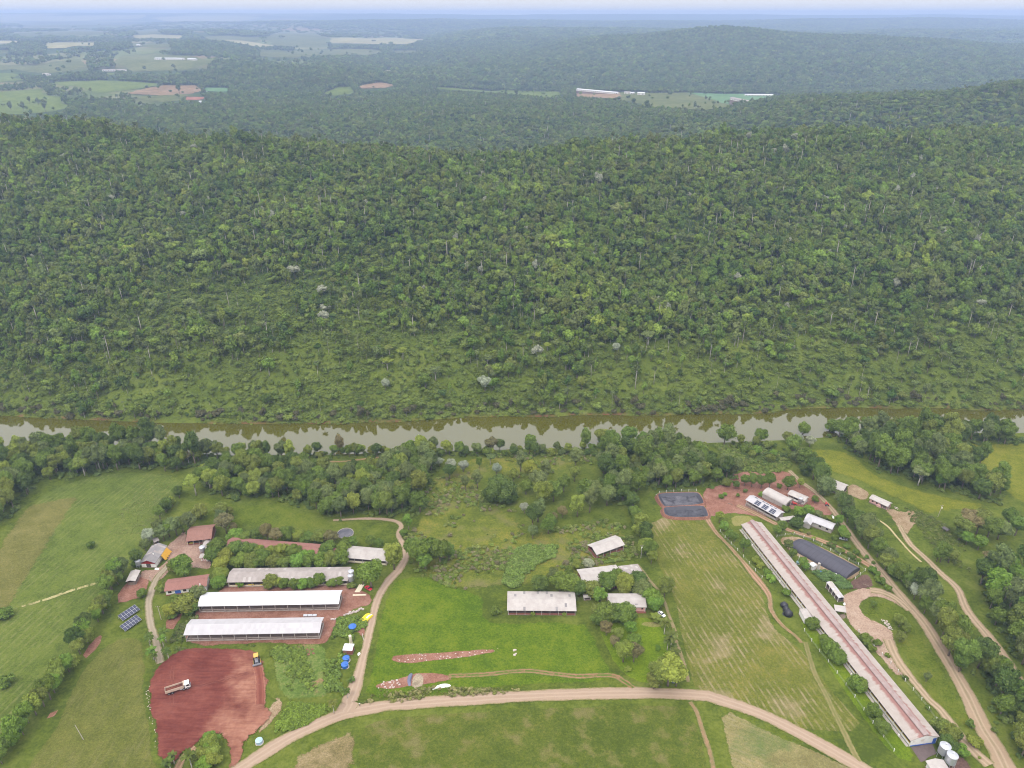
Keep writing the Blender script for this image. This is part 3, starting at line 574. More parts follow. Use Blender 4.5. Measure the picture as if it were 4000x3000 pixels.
def pad_mat():
    m = NT('red_earth_pad'); n, f = m.noise(.09, 4, .6), m.noise(.9, 5, .7)
    s = m.noise(1.0, 4, .6, m.vmap((.12, 1.1, 1), (0, 0, math.radians(-14))))
    v = m.math('ADD', m.math('MULTIPLY', n, .5), m.math('ADD', m.math('MULTIPLY', s, .3), m.math('MULTIPLY', f, .2)))
    px_ = m.n.new('ShaderNodeSeparateXYZ'); m.l.new(m.geo.outputs['Position'], px_.inputs[0])
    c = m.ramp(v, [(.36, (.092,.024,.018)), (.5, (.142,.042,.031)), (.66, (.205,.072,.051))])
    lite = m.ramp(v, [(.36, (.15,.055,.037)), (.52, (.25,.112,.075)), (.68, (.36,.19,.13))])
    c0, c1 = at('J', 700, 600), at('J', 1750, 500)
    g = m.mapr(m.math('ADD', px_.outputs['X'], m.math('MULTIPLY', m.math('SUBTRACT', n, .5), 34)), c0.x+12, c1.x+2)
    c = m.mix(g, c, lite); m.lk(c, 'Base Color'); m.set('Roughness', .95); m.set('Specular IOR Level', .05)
    m.bump(m.math('ADD', m.math('MULTIPLY', f, .7), s), .6, .35)
    e = m.attr('edge').outputs['Fac']; m.lk(m.math('GREATER_THAN', e, m.math('MULTIPLY', m.math('SUBTRACT', m.math('ADD', m.math('MULTIPLY', m.noise(.35, 4, .7), .6), m.math('MULTIPLY', m.noise(2.4, 4, .8), .5)), .3), 6.5)), 'Alpha'); return m.mat
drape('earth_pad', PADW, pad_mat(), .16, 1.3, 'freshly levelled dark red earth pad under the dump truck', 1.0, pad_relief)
def pad_z(x, y):
    P = np.array([[x, y]]); return ground(x, y)+.16+float(pad_relief(P)[0])

RUT = road_mat('pale_wheel_rut', (.19,.075,.052), (.23,.095,.066), (.15,.05,.037), .1, 0, .5)
DOZ = road_mat('dozer_swath', (.17,.055,.038), (.24,.09,.06), (.3,.14,.095), .9, 0, .8)
for k, dy in enumerate((0, 26)):
    road('wheel_rut', pts('J', [(660,655+dy),(900,600+dy),(1150,545+dy*1.2),(1400,470+dy*1.2),(1680,400+dy)]), .75, RUT, ('upper','lower')[k]+' pale wheel rut curving behind the dump truck', .22, 5, pad_relief)
    road('wheel_rut', pts('J', [(300+dy*2.2,1000),(292+dy*2.2,800),(300+dy*2,520),(330+dy*2,300)]), .7, RUT, ('left','right')[k]+' wheel rut along the left part of the earth pad', .22, 5, pad_relief)
road('dozer_swath', pts('J', [(1800,330),(1835,480),(1850,700),(1850,960)]), 4.2, DOZ, 'dark swath scraped by the bulldozer blade', .24, 9, pad_relief)
MAIN = road_mat('main_dirt_road', (0.326,0.238,0.171), (0.379,0.290,0.215), (0.176,0.158,0.064), .95)
RED = road_mat('red_dirt_track', (0.290,0.167,0.103), (0.361,0.238,0.159), (0.140,0.132,0.047), .8, .5)
PALE = road_mat('pale_dirt_track', (0.316,0.229,0.151), (0.388,0.300,0.211), (0.150,0.145,0.056), .8, .35)
SAND = road_mat('sandy_footpath', (0.370,0.300,0.159), (0.405,0.335,0.199), (0.176,0.176,0.064), .3, 0, .5)
road('main_road', pts('Q', [(860,1290),(980,1217),(1300,1010),(1600,860),(1860,748),(2212,680)])+pts('R', [(300,395),(600,372),(900,352),(1300,336),(1700,328),(2100,342)])+pts('S', [(300,672),(600,780),(900,932),(1220,1112),(1300,1170)]), 6.8, MAIN, 'main dirt road curving across the foot of the farm')
road('side_road', pts('Q', [(1880,735),(1930,640)])+pts('A', [(1775,1560),(1850,1350),(1920,1050),(1980,820),(2055,690),(2130,605),(2178,520),(2175,440),(2130,350),(2150,285),(2090,248),(1900,233),(1660,245)]), [9,6.2,4.6,4.4,4.6,5.2,4.6,3.6,3.4,3.2,3], MAIN, 'dirt side road climbing from the main road past the blue tanks', .17)
road('lane', pts('P', [(1158,905),(1148,850),(1125,750),(1088,620),(1068,500),(1085,400),(1125,300),(1190,225),(1230,180)]), 4.2, road_mat('lane_gravel', (0.272,0.225,0.159), (0.326,0.272,0.199), (0.140,0.132,0.047), .8), 'grey gravel lane from the yard to the earth pad', .16)
road('track', pts('C', [(372,455),(400,505),(450,575),(560,690),(660,810),(740,920),(756,1010),(815,1090),(900,1160),(935,1205)]), [5,3.4,3,3.2,5,3,2.6,2.2], RED, 'red farm track beside the straw field', .15)
road('track', pts('S', [(860,330),(920,520),(1000,680),(1090,860),(1180,1040),(1240,1130)]), 3.0, road_mat('faded_field_track', (0.203,0.167,0.072), (0.272,0.220,0.112), (0.132,0.140,0.039), .8, .7), 'faded wheel track through the straw field', .12)
road('track', pts('C', [(560,405),(640,440),(720,480),(850,545),(1000,590),(1150,652),(1270,722),(1350,768)]), 4.4, RED, 'red twin rut lane past the white roofed house', .15)
road('farm_road', pts('C', [(860,205),(930,270),(1010,330),(1110,430),(1210,570),(1300,690),(1400,800),(1520,945),(1650,1100),(1800,1350)])+pts('S', [(1885,702),(1965,870),(2045,1000),(2120,1160)]), [4,4,4.6,5,5.6,6.4,7.5,9], PALE, 'wide dirt road between the hedge rows on the right', .16)
road('loop_road', pts('C', [(1555,1010),(1480,945),(1400,905),(1310,890)]), 5.0, PALE, 'loop of dirt road entering the turning yard', .18)
road('loop_road', pts('C', [(1430,1180),(1480,1290),(1560,1400),(1660,1520)])+pts('S', [(1700,750),(1800,885),(1910,1010),(2010,1100)]), [6,5,4.6,4.6,5,6], PALE, 'dirt road running down beside the long barn', .18)
road('outer_road', pts('L', [(860,560),(910,650),(1000,780),(1180,945),(1330,1090),(1500,1250)])+pts('F', [(2090,1320),(2150,1395),(2212,1490),(2260,1580)]), [3.4,4.2,4.6,5,5.6,6.2,7], PALE, 'outer dirt road beside the right edge wood', .15)
road('footpath', pts('L', [(440,410),(530,450),(620,492),(740,572),(830,680),(940,800),(1050,910),(1130,975)]), 1.7, SAND, 'narrow sandy path across the right pasture', .13)
road('track', pts('B', [(600,1262),(820,1252),(1000,1236),(1150,1229),(1300,1245),(1450,1260),(1600,1256),(1700,1262),(1770,1300),(1840,1350)]), 3.6, road_mat('meadow_two_track', (0.264,0.140,0.087), (0.300,0.176,0.112), (0.080,0.124,0.019), .95, 1.0), 'two rut track through the meadow to the main road', .13)
road('footpath', pts('K', [(1190,515),(1280,610),(1400,780),(1540,940),(1610,1070),(1690,1260),(1760,1450),(1830,1640)])+pts('Z', [(1260,560),(1330,760),(1400,980),(1470,1250),(1500,1400)]), 2.4, road_mat('garden_track', (0.264,0.184,0.112), (0.309,0.229,0.151), (0.124,0.132,0.039), .6, .4), 'narrow earth drive beside the pink house garden', .15)
road('track', pts('S', [(150,700),(190,760),(230,880),(270,1000),(300,1150)]), 2.6, RED, 'red rut track between crop field and reaped field', .13)
road('track', pts('N', [(-40,372),(80,372),(210,374),(330,358),(440,346)]), 2.6, RED, 'red track at the foot of the river wood', .13)
road('track', pts('Q', [(420,1250),(480,1130),(600,1030)]), 4.0, RED, 'red haul track leaving the earth pad', .19)
# ------------------------------------------------------------------ vegetation prototypes
def foliage_mat(name, instanced):
    m = NT(name)
    if instanced: base = m.attr('tint', 'INSTANCER').outputs['Color']
    else: base = m.objinfo().outputs['Color']
    rnd = m.geo.outputs['Random Per Island']
    tc = m.n.new('ShaderNodeTexCoord'); n = m.noise(.45, 3, .6, tc.outputs['Object'])
    k = m.math('ADD', m.math('MULTIPLY', m.mapr(rnd, 0, 1, .62, 1.42), .55), m.math('MULTIPLY', m.mapr(n, .3, .7, .55, 1.5), .45))
    sc = m.n.new('ShaderNodeVectorMath'); sc.operation = 'SCALE'; m.l.new(base, sc.inputs[0]); m.l.new(k, sc.inputs['Scale'])
    c = m.mix(m.mapr(rnd, .82, 1, 0, .45), sc.outputs[0], (.15,.17,.05))
    m.lk(c, 'Base Color'); m.set('Roughness', .75); m.set('Specular IOR Level', .12); return m.mat
FOL, FOLI = foliage_mat('leaves', False), foliage_mat('leaves_instanced', True)
BARK = plain('bark', (.17,.14,.11), .9, .3, 2.0, .05); PALEBARK = plain('pale_bark', (.36,.33,.28), .9, .25, 1.5, .05)

def unit(v): return v/np.maximum(np.linalg.norm(v, axis=-1, keepdims=True), 1e-9)
_ico = None
def ico():
    global _ico
    if _ico is None:
        b = bmesh.new(); bmesh.ops.create_icosphere(b, subdivisions=2, radius=1.0)
        _ico = (np.array([v.co[:] for v in b.verts]), np.array([[v.index for v in f.verts] for f in b.faces])); b.free()
    return _ico
def crown_geo(seed, Rr, zc, hz, nl, nleaf, leaf, top=.0, flat=0.0, lobe=(.3,.46), up=.25):
    """Lobed crown: dark core lumps under a shell of leaf-spray quads. Returns vertices and triangles."""
    g = np.random.default_rng(seed); V, F = [], []; n0 = 0
    a = g.uniform(0, 2*np.pi, nl); h = g.uniform(-1, 1, nl); rr = np.sqrt(np.maximum(0, 1-h*h))*g.uniform(.55, 1, nl)
    C = np.stack([np.cos(a)*rr*Rr*.72, np.sin(a)*rr*Rr*.72, zc+h*hz*.62+top*(1-rr)*hz], -1); C[0] = (0, 0, zc)
    rl = Rr*g.uniform(lobe[0], lobe[1], nl); rl[0] = Rr*.55
    sz = np.full(nl, min(1.0, hz/Rr*1.05)); sz = sz*(1-flat)
    iv, ifc = ico()
    for c, r, q in zip(C, rl, sz):
        wob = 1+.13*np.sin(iv[:,0]*5+c[0])*np.cos(iv[:,1]*5+c[1])
        V.append(c+iv*wob[:,None]*r*.74*np.array([1, 1, q])); F.append(ifc+n0); n0 += len(iv)
    pick = g.choice(nl, nleaf*2, p=rl**2/(rl**2).sum()); d = unit(g.normal(size=(nleaf*2, 3)))
    d[:,2] = np.where((d[:,2] < -.2) & (g.random(nleaf*2) < .6), -d[:,2], d[:,2])
    P = C[pick]+d*(rl[pick]*g.uniform(.80, 1.22, nleaf*2))[:,None]*np.stack([np.ones(nleaf*2), np.ones(nleaf*2), sz[pick]], -1)
    ok = np.ones(len(P), bool)
    for k in range(nl):
        e = (P-C[k])/np.array([1, 1, sz[k]]); ok &= (pick == k) | (np.linalg.norm(e, axis=1) > rl[k]*.78)
    P, d = P[ok][:nleaf], d[ok][:nleaf]; n = len(P)
    nr = unit(d*.9+g.normal(size=(n, 3))*.55+np.array([0, 0, up])); t = unit(np.cross(nr, g.normal(size=(n, 3)))); b = np.cross(nr, t)
    s = leaf*g.uniform(.6, 1.35, n)[:,None]; asp = g.uniform(.5, .9, n)[:,None]
    droop = nr*s*-.28
    Q = np.stack([P-t*s+droop, P-b*s*asp, P+t*s+droop, P+b*s*asp], 1).reshape(-1, 3)
    q = np.arange(n)[:,None]*4+n0; F.append(np.concatenate([q+[0,1,3], q+[1,2,3]], 0)); V.append(Q)
    return np.concatenate(V), np.concatenate(F)
def trunk_geo(seed, H, r, limbs, spread, fork=.45, n=7):
    g = random.Random(seed); b = MB(); bend = Vector((g.uniform(-.05,.05)*H, g.uniform(-.05,.05)*H, 0)); k = Vector((0,0,H*fork))+bend*.5
    b.tube((0,0,-.4), k, r*1.25, r*.8, n); b.tube(k, Vector((0,0,H))+bend, r*.8, r*.3, n)
    for i in range(limbs):
        a = 2*math.pi*i/limbs+g.uniform(-.4,.4); e = Vector((math.cos(a)*spread, math.sin(a)*spread, H*g.uniform(.75,1.0)))
        b.tube(k+Vector((0,0,H*.08*(i % 3))), e, r*.45, r*.15, 5)
    V = np.array(b.v); F = []
    for f in b.f: F += [(f[0], f[j], f[j+1]) for j in range(1, len(f)-1)]
    return V, np.array(F)
def palm_geo(seed, H, nf=15, L=2.6, w=.55):
    g = random.Random(seed); V, F = [], []
    for i in range(nf):
        a = 2*math.pi*i/nf+g.uniform(-.2,.2); el = g.uniform(.15, 1.15); p = Vector((0,0,H)); dirv = Vector((math.cos(a)*math.cos(el), math.sin(a)*math.cos(el), math.sin(el)))
        side = Vector((-math.sin(a), math.cos(a), 0)); n0 = len(V); m = 7; ll = L*g.uniform(.8,1.15)
        for k in range(m):
            wd = w*(.35+.65*math.sin(math.pi*min(1, (k+.6)/m)))*(1-.75*(k/(m-1))**3)
            V += [p-side*wd+Vector((0,0,-wd*.55)), p.copy(), p+side*wd+Vector((0,0,-wd*.55))]
            p = p+dirv*(ll/m); dirv = (dirv+Vector((0,0,-.24-.05*k))).normalized()
        for k in range(m-1):
            q = n0+k*3
            for j in (0, 1): F += [(q+j, q+3+j, q+4+j), (q+j, q+4+j, q+1+j)]
    return np.array([v[:] for v in V]), np.array(F)
def joined(name, parts):     # parts: (V, F, material)
    V, F, M, n = [], [], [], 0
    for v, f, m in parts: V.append(v); F.append(f+n); M += [m]*len(f); n += len(v)
    mats = list(dict.fromkeys(M)); me = np_mesh(name, np.concatenate(V), np.concatenate(F), mats)
    me.polygons.foreach_set('material_index', [mats.index(m) for m in M]); return me

def proto_collection(name, meshes):
    c = bpy.data.collections.new(name)
    for i, me in enumerate(meshes):
        o = bpy.data.objects.new('%s_%02d' % (name, i), me); c.objects.link(o)
    return c
def scatter(name, P, rot, scl, pick, tint, coll, label, cat=None):
    """One stuff object: the prototypes of a collection instanced on points."""
    me = bpy.data.meshes.new(name); P = np.asarray(P, np.float32); me.vertices.add(len(P)); me.vertices.foreach_set('co', P.ravel())
    scl = np.asarray(scl, np.float32); scl = np.repeat(scl[:,None], 3, 1) if scl.ndim == 1 else scl
    rv = np.asarray(rot, np.float32); rv = np.stack([0*rv, 0*rv, rv], -1) if rv.ndim == 1 else rv
    attr(me, 'rot', rv, 'FLOAT_VECTOR'); attr(me, 'scl', scl, 'FLOAT_VECTOR'); attr(me, 'pick', pick, 'INT')
    attr(me, 'tint', np.column_stack([tint, np.ones(len(P))]), 'FLOAT_COLOR')
    ng = bpy.data.node_groups.new(name+'_nodes', 'GeometryNodeTree')
    ng.interface.new_socket('Geometry', in_out='INPUT', socket_type='NodeSocketGeometry'); ng.interface.new_socket('Geometry', in_out='OUTPUT', socket_type='NodeSocketGeometry')
    N, L = ng.nodes, ng.links; gi, go = N.new('NodeGroupInput'), N.new('NodeGroupOutput'); ip = N.new('GeometryNodeInstanceOnPoints')
    ci = N.new('GeometryNodeCollectionInfo'); ci.inputs['Collection'].default_value = coll; ci.inputs['Separate Children'].default_value = True; ci.inputs['Reset Children'].default_value = True
    def na(n, t): q = N.new('GeometryNodeInputNamedAttribute'); q.data_type = t; q.inputs['Name'].default_value = n; return q.outputs['Attribute']
    e2r = N.new('FunctionNodeEulerToRotation'); L.new(na('rot','FLOAT_VECTOR'), e2r.inputs[0])
    L.new(gi.outputs[0], ip.inputs['Points']); L.new(ci.outputs[0], ip.inputs['Instance']); ip.inputs['Pick Instance'].default_value = True
    L.new(na('pick','INT'), ip.inputs['Instance Index']); L.new(e2r.outputs[0], ip.inputs['Rotation']); L.new(na('scl','FLOAT_VECTOR'), ip.inputs['Scale'])
    L.new(ip.outputs[0], go.inputs[0])
    o = link(name, me); md = o.modifiers.new('scatter', 'NODES'); md.node_group = ng
    return tag(o, label, cat, kind='stuff')

# ------------------------------------------------------------------ forest beyond the river (one mass of trees nobody could count)
lod = []
for i in range(6):      # broad crowns, ~9 m wide, standing on low trunks
    hz = (3.6, 4.6, 3.0, 4.2, 2.4, 5.4)[i]; zc = (6.2, 7.6, 5.6, 7.2, 6.4, 8.6)[i]
    lod.append(joined('forest_tree', [(*crown_geo(100+i, (4.6, 4.0, 5.2, 3.6, 5.6, 3.8)[i], zc, hz, (10, 12, 14, 8, 12, 9)[i], 380, .56), FOLI), (*trunk_geo(100+i, zc, .24, 0, 1, n=5), PALEBARK if i % 3 == 0 else BARK)]))
for i in range(2):      # low vine covered bushes
    lod.append(joined('forest_bush', [(*crown_geo(120+i, 3.4, 1.4, 2.1, 12, 460, .40, lobe=(.2,.42)), FOLI)]))
for i in range(2):      # slender palms
    lod.append(joined('forest_palm', [(*palm_geo(130+i, 10.5, 14, 2.9, .7), FOLI), (*trunk_geo(130+i, 10.5, .17, 0, 1, n=5), PALEBARK)]))
for i in range(2):      # tall bare pale stems with a small high crown
    lod.append(joined('forest_emergent', [(*crown_geo(140+i, 3.2, 14.0, 1.9, 7, 220, .5, flat=.25), FOLI), (*trunk_geo(140+i, 13.6, .3, 4, 2.0, .8, n=6), PALEBARK)]))
LODC = proto_collection('forest_kind', lod)
lod2 = [joined('far_tree', [(*crown_geo(160+i, 4.8, 6.5, 3.8, 7, 90, 1.15), FOLI)]) for i in range(4)]
LOD2C = proto_collection('far_kind', lod2)
PAL = np.array([(.030,.052,.021),(.042,.070,.022),(.056,.088,.025),(.060,.080,.030),(.072,.108,.030),(.070,.090,.048),(.095,.125,.035)])
def in_fields(P, grow=None):
    r = np.zeros(len(P), bool)
    for w in FIELD_POLYS:
        q = np.array(w); b = (P[:,0] > q[:,0].min()) & (P[:,0] < q[:,0].max()) & (P[:,1] > q[:,1].min()) & (P[:,1] < q[:,1].max())
        if b.any(): r[b] |= inside(P[b], w)
    return r
def clear_view(P):      # keep the fields and the strip just in front of them free of tall trees
    k = np.abs(CAMZ-terrain(P[:,0], P[:,1]))/P[:,1]; r = in_fields(P)
    for h in (4.0, 9.0, 14.0): r |= in_fields(P*(1+(h/np.maximum(k, .02)/P[:,1]))[:,None])
    r &= np.random.default_rng(len(P)+1).random(len(P)) > .007      # a few trees dot the fields
    for a, b in FAR_P:      # no trees on or in front of the far buildings
        ab = np.array([b.x-a.x, b.y-a.y]); q = P-np.array([a.x, a.y]); t = np.clip((q@ab)/max(ab@ab, 1), -.05, 1.05); e = q-t[:,None]*ab
        r |= (np.abs(e[:,0]) < 14) & (e[:,1] > -.045*a.y) & (e[:,1] < 26)
    r |= open_land(P[:,0], P[:,1]) > np.random.default_rng(len(P)).uniform(.22, 1.12, len(P))
    return ~r
def grid_points(y0, y1, sp, seed):
    g = np.random.default_rng(seed); ys = np.arange(y0, y1, sp); out = []
    for y in ys:
        w = .69*1.16*(y*CP+108)+20; n = int(2*w/sp)
        out.append(np.stack([np.linspace(-w, w, n)+g.uniform(-.5, .5, n)*sp, y+g.uniform(-.5, .5, n)*sp], -1))
    return np.concatenate(out), g
def forest_tint(P, g, bright=None):
    n = fbm(P[:,0], P[:,1], 45, 3, 71)*.9+g.normal(0, .38, len(P)); k = np.clip((n+1.05)/2.1, 0, .999)*len(PAL)
    i = k.astype(int); t = PAL[i]*np.array([1.86,1.80,1.02])*g.uniform(.75, 1.3, (len(P), 1))*g.uniform(.93, 1.07, (len(P), 3))
    return t
# hillside facing the farm
P, g = grid_points(458, 1230, 4.35, 1)
d = P[:,1]-far_bank(P[:,0]); keep = (d > 1.5) & ~in_fields(P)
P, d = P[keep], d[keep]
open_n = fbm(P[:,0], P[:,1], 75, 3, 81)
big_n = fbm(P[:,0], P[:,1], 150, 3, 82)
dens = np.clip(.12+d/150+open_n*1.0, .06, 1.0)*np.clip(.78+big_n*1.1+open_n*.5, .12, 1)*np.where(d < 6, .35, np.where(d < 40, .8, 1))
tree = g.random(len(P)) < dens; band = np.clip(1.25-(np.abs(d-9)/9), 0, 1)
bush = ~tree & (g.random(len(P)) < np.where(d < 14, .95, .92))
sel = tree | bush; n = int(sel.sum()); Pp, dd, tr = P[sel], d[sel], tree[sel]
u = g.random(n); pick = np.where(tr, np.where(u < .90, g.integers(0, 6, n), np.where(u < .965, g.integers(8, 10, n), np.where(u < .982, g.integers(10, 12, n), g.integers(6, 8, n)))), g.integers(6, 8, n))
scl = np.where(pick < 6, g.uniform(.5, 1.08, n)*np.where(g.random(n) < .1, 1.4, 1), np.where(pick < 8, g.uniform(.4, 1.15, n)*np.where(dd < 14, 1.25, 1), g.uniform(.75, 1.25, n)))
scl3 = scl[:,None]*np.stack([g.uniform(.7, .98, n), g.uniform(.7, .98, n), g.uniform(.9, 1.35, n)], -1)
tint = forest_tint(Pp, g)
br = np.array([(.098,.132,.026),(.118,.152,.03),(.085,.12,.023)])[g.integers(0, 3, n)]*g.uniform(.85, 1.15, (n, 1))
isb = (pick >= 6) & (pick < 8); tint[isb] = br[isb]*1.35; scl3[isb, 2] *= .75
tint[pick >= 8] = np.array((.082,.105,.034))*g.uniform(.8, 1.2, (int((pick >= 8).sum()), 1))
low = (dd < 12) & isb & (g.random(n) < .35); tint[low] = (.095,.092,.045)      # greyish twiggy bushes on the water's edge
blos = (pick < 6) & (g.random(n) < .006); tint[blos] = (.27,.28,.2)
sm_ = isb & (g.random(n) < .3); pick[sm_] = g.integers(0, 6, int(sm_.sum())); scl3[sm_] *= np.array([.62,.62,.75])
big = (pick < 6) & ~sm_; scl3[big] *= (1+.32*fbm(Pp[big][:,0], Pp[big][:,1], 55, 2, 88)+.12*g.normal(size=int(big.sum())))[:,None].clip(.5, 1.7)
vp = Pp; z = terrain(vp[:,0], vp[:,1])-.2
scatter('hillside_forest', np.column_stack([vp, z]), g.uniform(0, 6.28, n), scl3, pick, tint, LODC, 'dense subtropical forest covering the hillside across the river', 'forest')
P, g = grid_points(458, 760, 1.9, 9); d = P[:,1]-far_bank(P[:,0]); o = fbm(P[:,0], P[:,1], 30, 3, 85)
P = P[(d > -.8) & (d < 230) & (g.random(len(P)) < np.clip(.85+o*.7, .3, 1))]; n = len(P)
scatter('bank_brush', np.column_stack([P, terrain(P[:,0], P[:,1])-.25]), g.uniform(0, 6.28, n), (g.uniform(.12, .34, (n,1))*(1+.9*np.clip(fbm(P[:,0], P[:,1], 22, 2, 87), -.4, 1))[:,None])*np.array([1.1,1.1,1.0]), g.integers(6, 8, n), np.array((.135,.175,.034))*g.uniform(.78, 1.22, (n,1))*(1+.35*fbm(P[:,0], P[:,1], 18, 2, 86))[:,None], LODC, 'low green vines and brush covering the far bank', 'brush')
# valley and ridges behind the first crest
P, g = grid_points(1230, 3050, 8.2, 2); P = P[clear_view(P)]; P = P[g.random(len(P)) < np.clip(.93+fbm(P[:,0], P[:,1], 90, 2, 83)*.35, .5, 1)]; n = len(P)
u = g.random(n); pick = np.where(u < .965, g.integers(0, 6, n), np.where(u < .985, g.integers(8, 10, n), g.integers(10, 12, n)))
scatter('valley_forest', np.column_stack([P, terrain(P[:,0], P[:,1])-.3]), g.uniform(0, 6.28, n), g.uniform(.8, 1.5, (n,1))*g.uniform(.85, 1.15, (n,3)), pick, forest_tint(P, g)*.9, LODC, 'darker forest filling the valley behind the first ridge', 'forest')
P, g = grid_points(3050, 5400, 13.5, 3); P = P[clear_view(P)]; n = len(P)
scatter('hill_forest', np.column_stack([P, terrain(P[:,0], P[:,1])-.5]), g.uniform(0, 6.28, n), g.uniform(1.2, 2.3, (n,1))*g.uniform(.85, 1.15, (n,3)), g.integers(0, 4, n), forest_tint(P, g)*.9, LOD2C, 'hazy forest on the broad blue hills', 'forest')
P, g = grid_points(5400, 10500, 38, 4); P = P[clear_view(P)]; n = len(P)
scatter('distant_forest', np.column_stack([P, terrain(P[:,0], P[:,1])-2]), g.uniform(0, 6.28, n), g.uniform(3.0, 5.0, (n,1))*np.array([1.3,1.3,.55]), g.integers(0, 4, n), forest_tint(P, g)*.9, LOD2C, 'faint forest on the far ridges under the skyline', 'forest')
# ------------------------------------------------------------------ trees on the farm side of the river
# kinds: crown radius / height of the prototype, built once as trunk + crown meshes
KIND = {}
def make_kind(key, name, Rr, zc, hz, nl, nleaf, leaf, variants, trunk_r, limbs, seed, flat=0.0, lobe=(.3,.46), pale=False, fork=.45):
    v = []
    for i in range(variants):
        cg = crown_geo(seed+i, Rr, zc*(1+.06*(i-1)), hz*(1+.08*((i*7) % 3-1)), nl, nleaf, leaf, flat=flat, lobe=lobe); tg = trunk_geo(seed+i, zc, trunk_r, limbs, Rr*.6, fork)
        bk = PALEBARK if pale else BARK
        v.append((np_mesh('crown', *cg, FOL), np_mesh('trunk', *tg, bk), joined(name, [(*cg, FOLI), (*tg, bk)])))
    KIND[key] = dict(name=name, R=Rr, zc=zc, v=v)
make_kind('b', 'broadleaf_tree', 5.0, 6.6, 3.7, 22, 2300, .34, 6, .32, 5, 300, lobe=(.2,.42))
make_kind('r', 'round_tree', 5.0, 4.2, 3.7, 26, 2400, .33, 4, .30, 4, 320, lobe=(.24,.42))
make_kind('t', 'tall_tree', 4.0, 8.2, 5.2, 22, 2000, .31, 4, .30, 4, 340, lobe=(.2,.42))
make_kind('u', 'spreading_tree', 5.0, 9.2, 2.2, 14, 1100, .42, 3, .36, 6, 360, flat=.2, pale=True, fork=.5)
make_kind('s', 'shrub', 2.5, 1.5, 1.6, 11, 800, .27, 4, .10, 4, 380)
def palm_kind(key, name, H, L, w, n, seed):
    v = []
    for i in range(n):
        cg = palm_geo(seed+i, H*(1+.1*(i-1)), 17, L, w); tg = trunk_geo(seed+i, H*(1+.1*(i-1)), .2, 0, 1, .5)
        v.append((np_mesh('crown', *cg, FOL), np_mesh('trunk', *tg, PALEBARK), joined(name, [(*cg, FOLI), (*tg, PALEBARK)])))
    KIND[key] = dict(name=name, R=L*.8, zc=H, v=v)
palm_kind('p', 'palm_tree', 5.2, 3.1, .62, 3, 400)
palm_kind('k', 'banana_plant', 1.7, 2.6, .8, 3, 420)
TINT = {'d':(0.074,0.112,0.022),'m':(0.110,0.160,0.025),'y':(.185,.215,.032),'l':(0.132,0.217,0.029),'o':(0.144,0.171,0.032),'g':(0.122,0.154,0.048),'w':(.26,.29,.2),'n':(0.162,0.142,0.058),'x':(0.186,0.228,0.036)}
TWORD = {'d':'dark green','m':'green','y':'yellow green','l':'bright green','o':'olive','g':'grey green','w':'pale blossoming','n':'brownish','x':'light green'}
KWORD = {'b':'broad leafy tree','r':'round dense tree','t':'tall upright tree','u':'high spreading tree with bare trunk','s':'bush','p':'palm','k':'banana plant'}
ORD = ['first','second','third','fourth','fifth','sixth','seventh','eighth','ninth','tenth','eleventh','twelfth','thirteenth','fourteenth','fifteenth','sixteenth','seventeenth','eighteenth','nineteenth','twentieth']
ALL = []     # dict(p, R, kind, tint, where, group, n)
def put(c, lst, where, group=None):
    """lst: (x, y of the visible crown centre in the crop, crown radius in metres, kind, tint)"""
    for x, y, r, k, t in lst:
        K = KIND[k]; p = at(c, x, y, K['zc']*r/K['R']*.95); ALL.append(dict(p=p, R=r, k=k, t=t, where=where, group=group or 'trees '+where, px=px(c, x, y), solo=True))
WOODS = []
def wood(c, poly, sp, rmin, rmax, kinds, tints, where, seed, max_n=999):
    wp = [tuple(hit(*q)[:2]) for q in pts(c, poly)]; q = np.array(wp); WOODS.append(wp); g = np.random.default_rng(seed)
    xs, ys = np.arange(q[:,0].min(), q[:,0].max(), sp), np.arange(q[:,1].min(), q[:,1].max(), sp*.95)
    P = np.array([(x+g.uniform(-.42,.42)*sp+(j % 2)*sp/2, y+g.uniform(-.42,.42)*sp) for j, y in enumerate(ys) for x in xs]); P = P[inside(P, wp)]
    for x, y in P[:max_n]:
        if y > float(near_bank(np.array(x)))-1.5: continue
        ALL.append(dict(p=Vector((x, y, ground(x, y))), R=g.uniform(rmin, rmax), k=kinds[g.integers(len(kinds))], t=tints[g.integers(len(tints))], where=where, group='trees '+where, solo=False))
def rowline(c, line, sp, width, rmin, rmax, kinds, tints, where, seed):
    g = np.random.default_rng(seed); W = catmull([tuple(hit(*q)[:2]) for q in pts(c, line)], 12); L = np.r_[0, np.cumsum(np.hypot(*np.diff(W, axis=0).T))]
    for s in np.arange(0, L[-1], sp):
        x = np.interp(s, L, W[:,0])+g.uniform(-1, 1)*width; y = np.interp(s, L, W[:,1])+g.uniform(-1, 1)*width
        ALL.append(dict(p=Vector((x, y, ground(x, y))), R=g.uniform(rmin, rmax), k=kinds[g.integers(len(kinds))], t=tints[g.integers(len(tints))], where=where, group='trees '+where, solo=False))

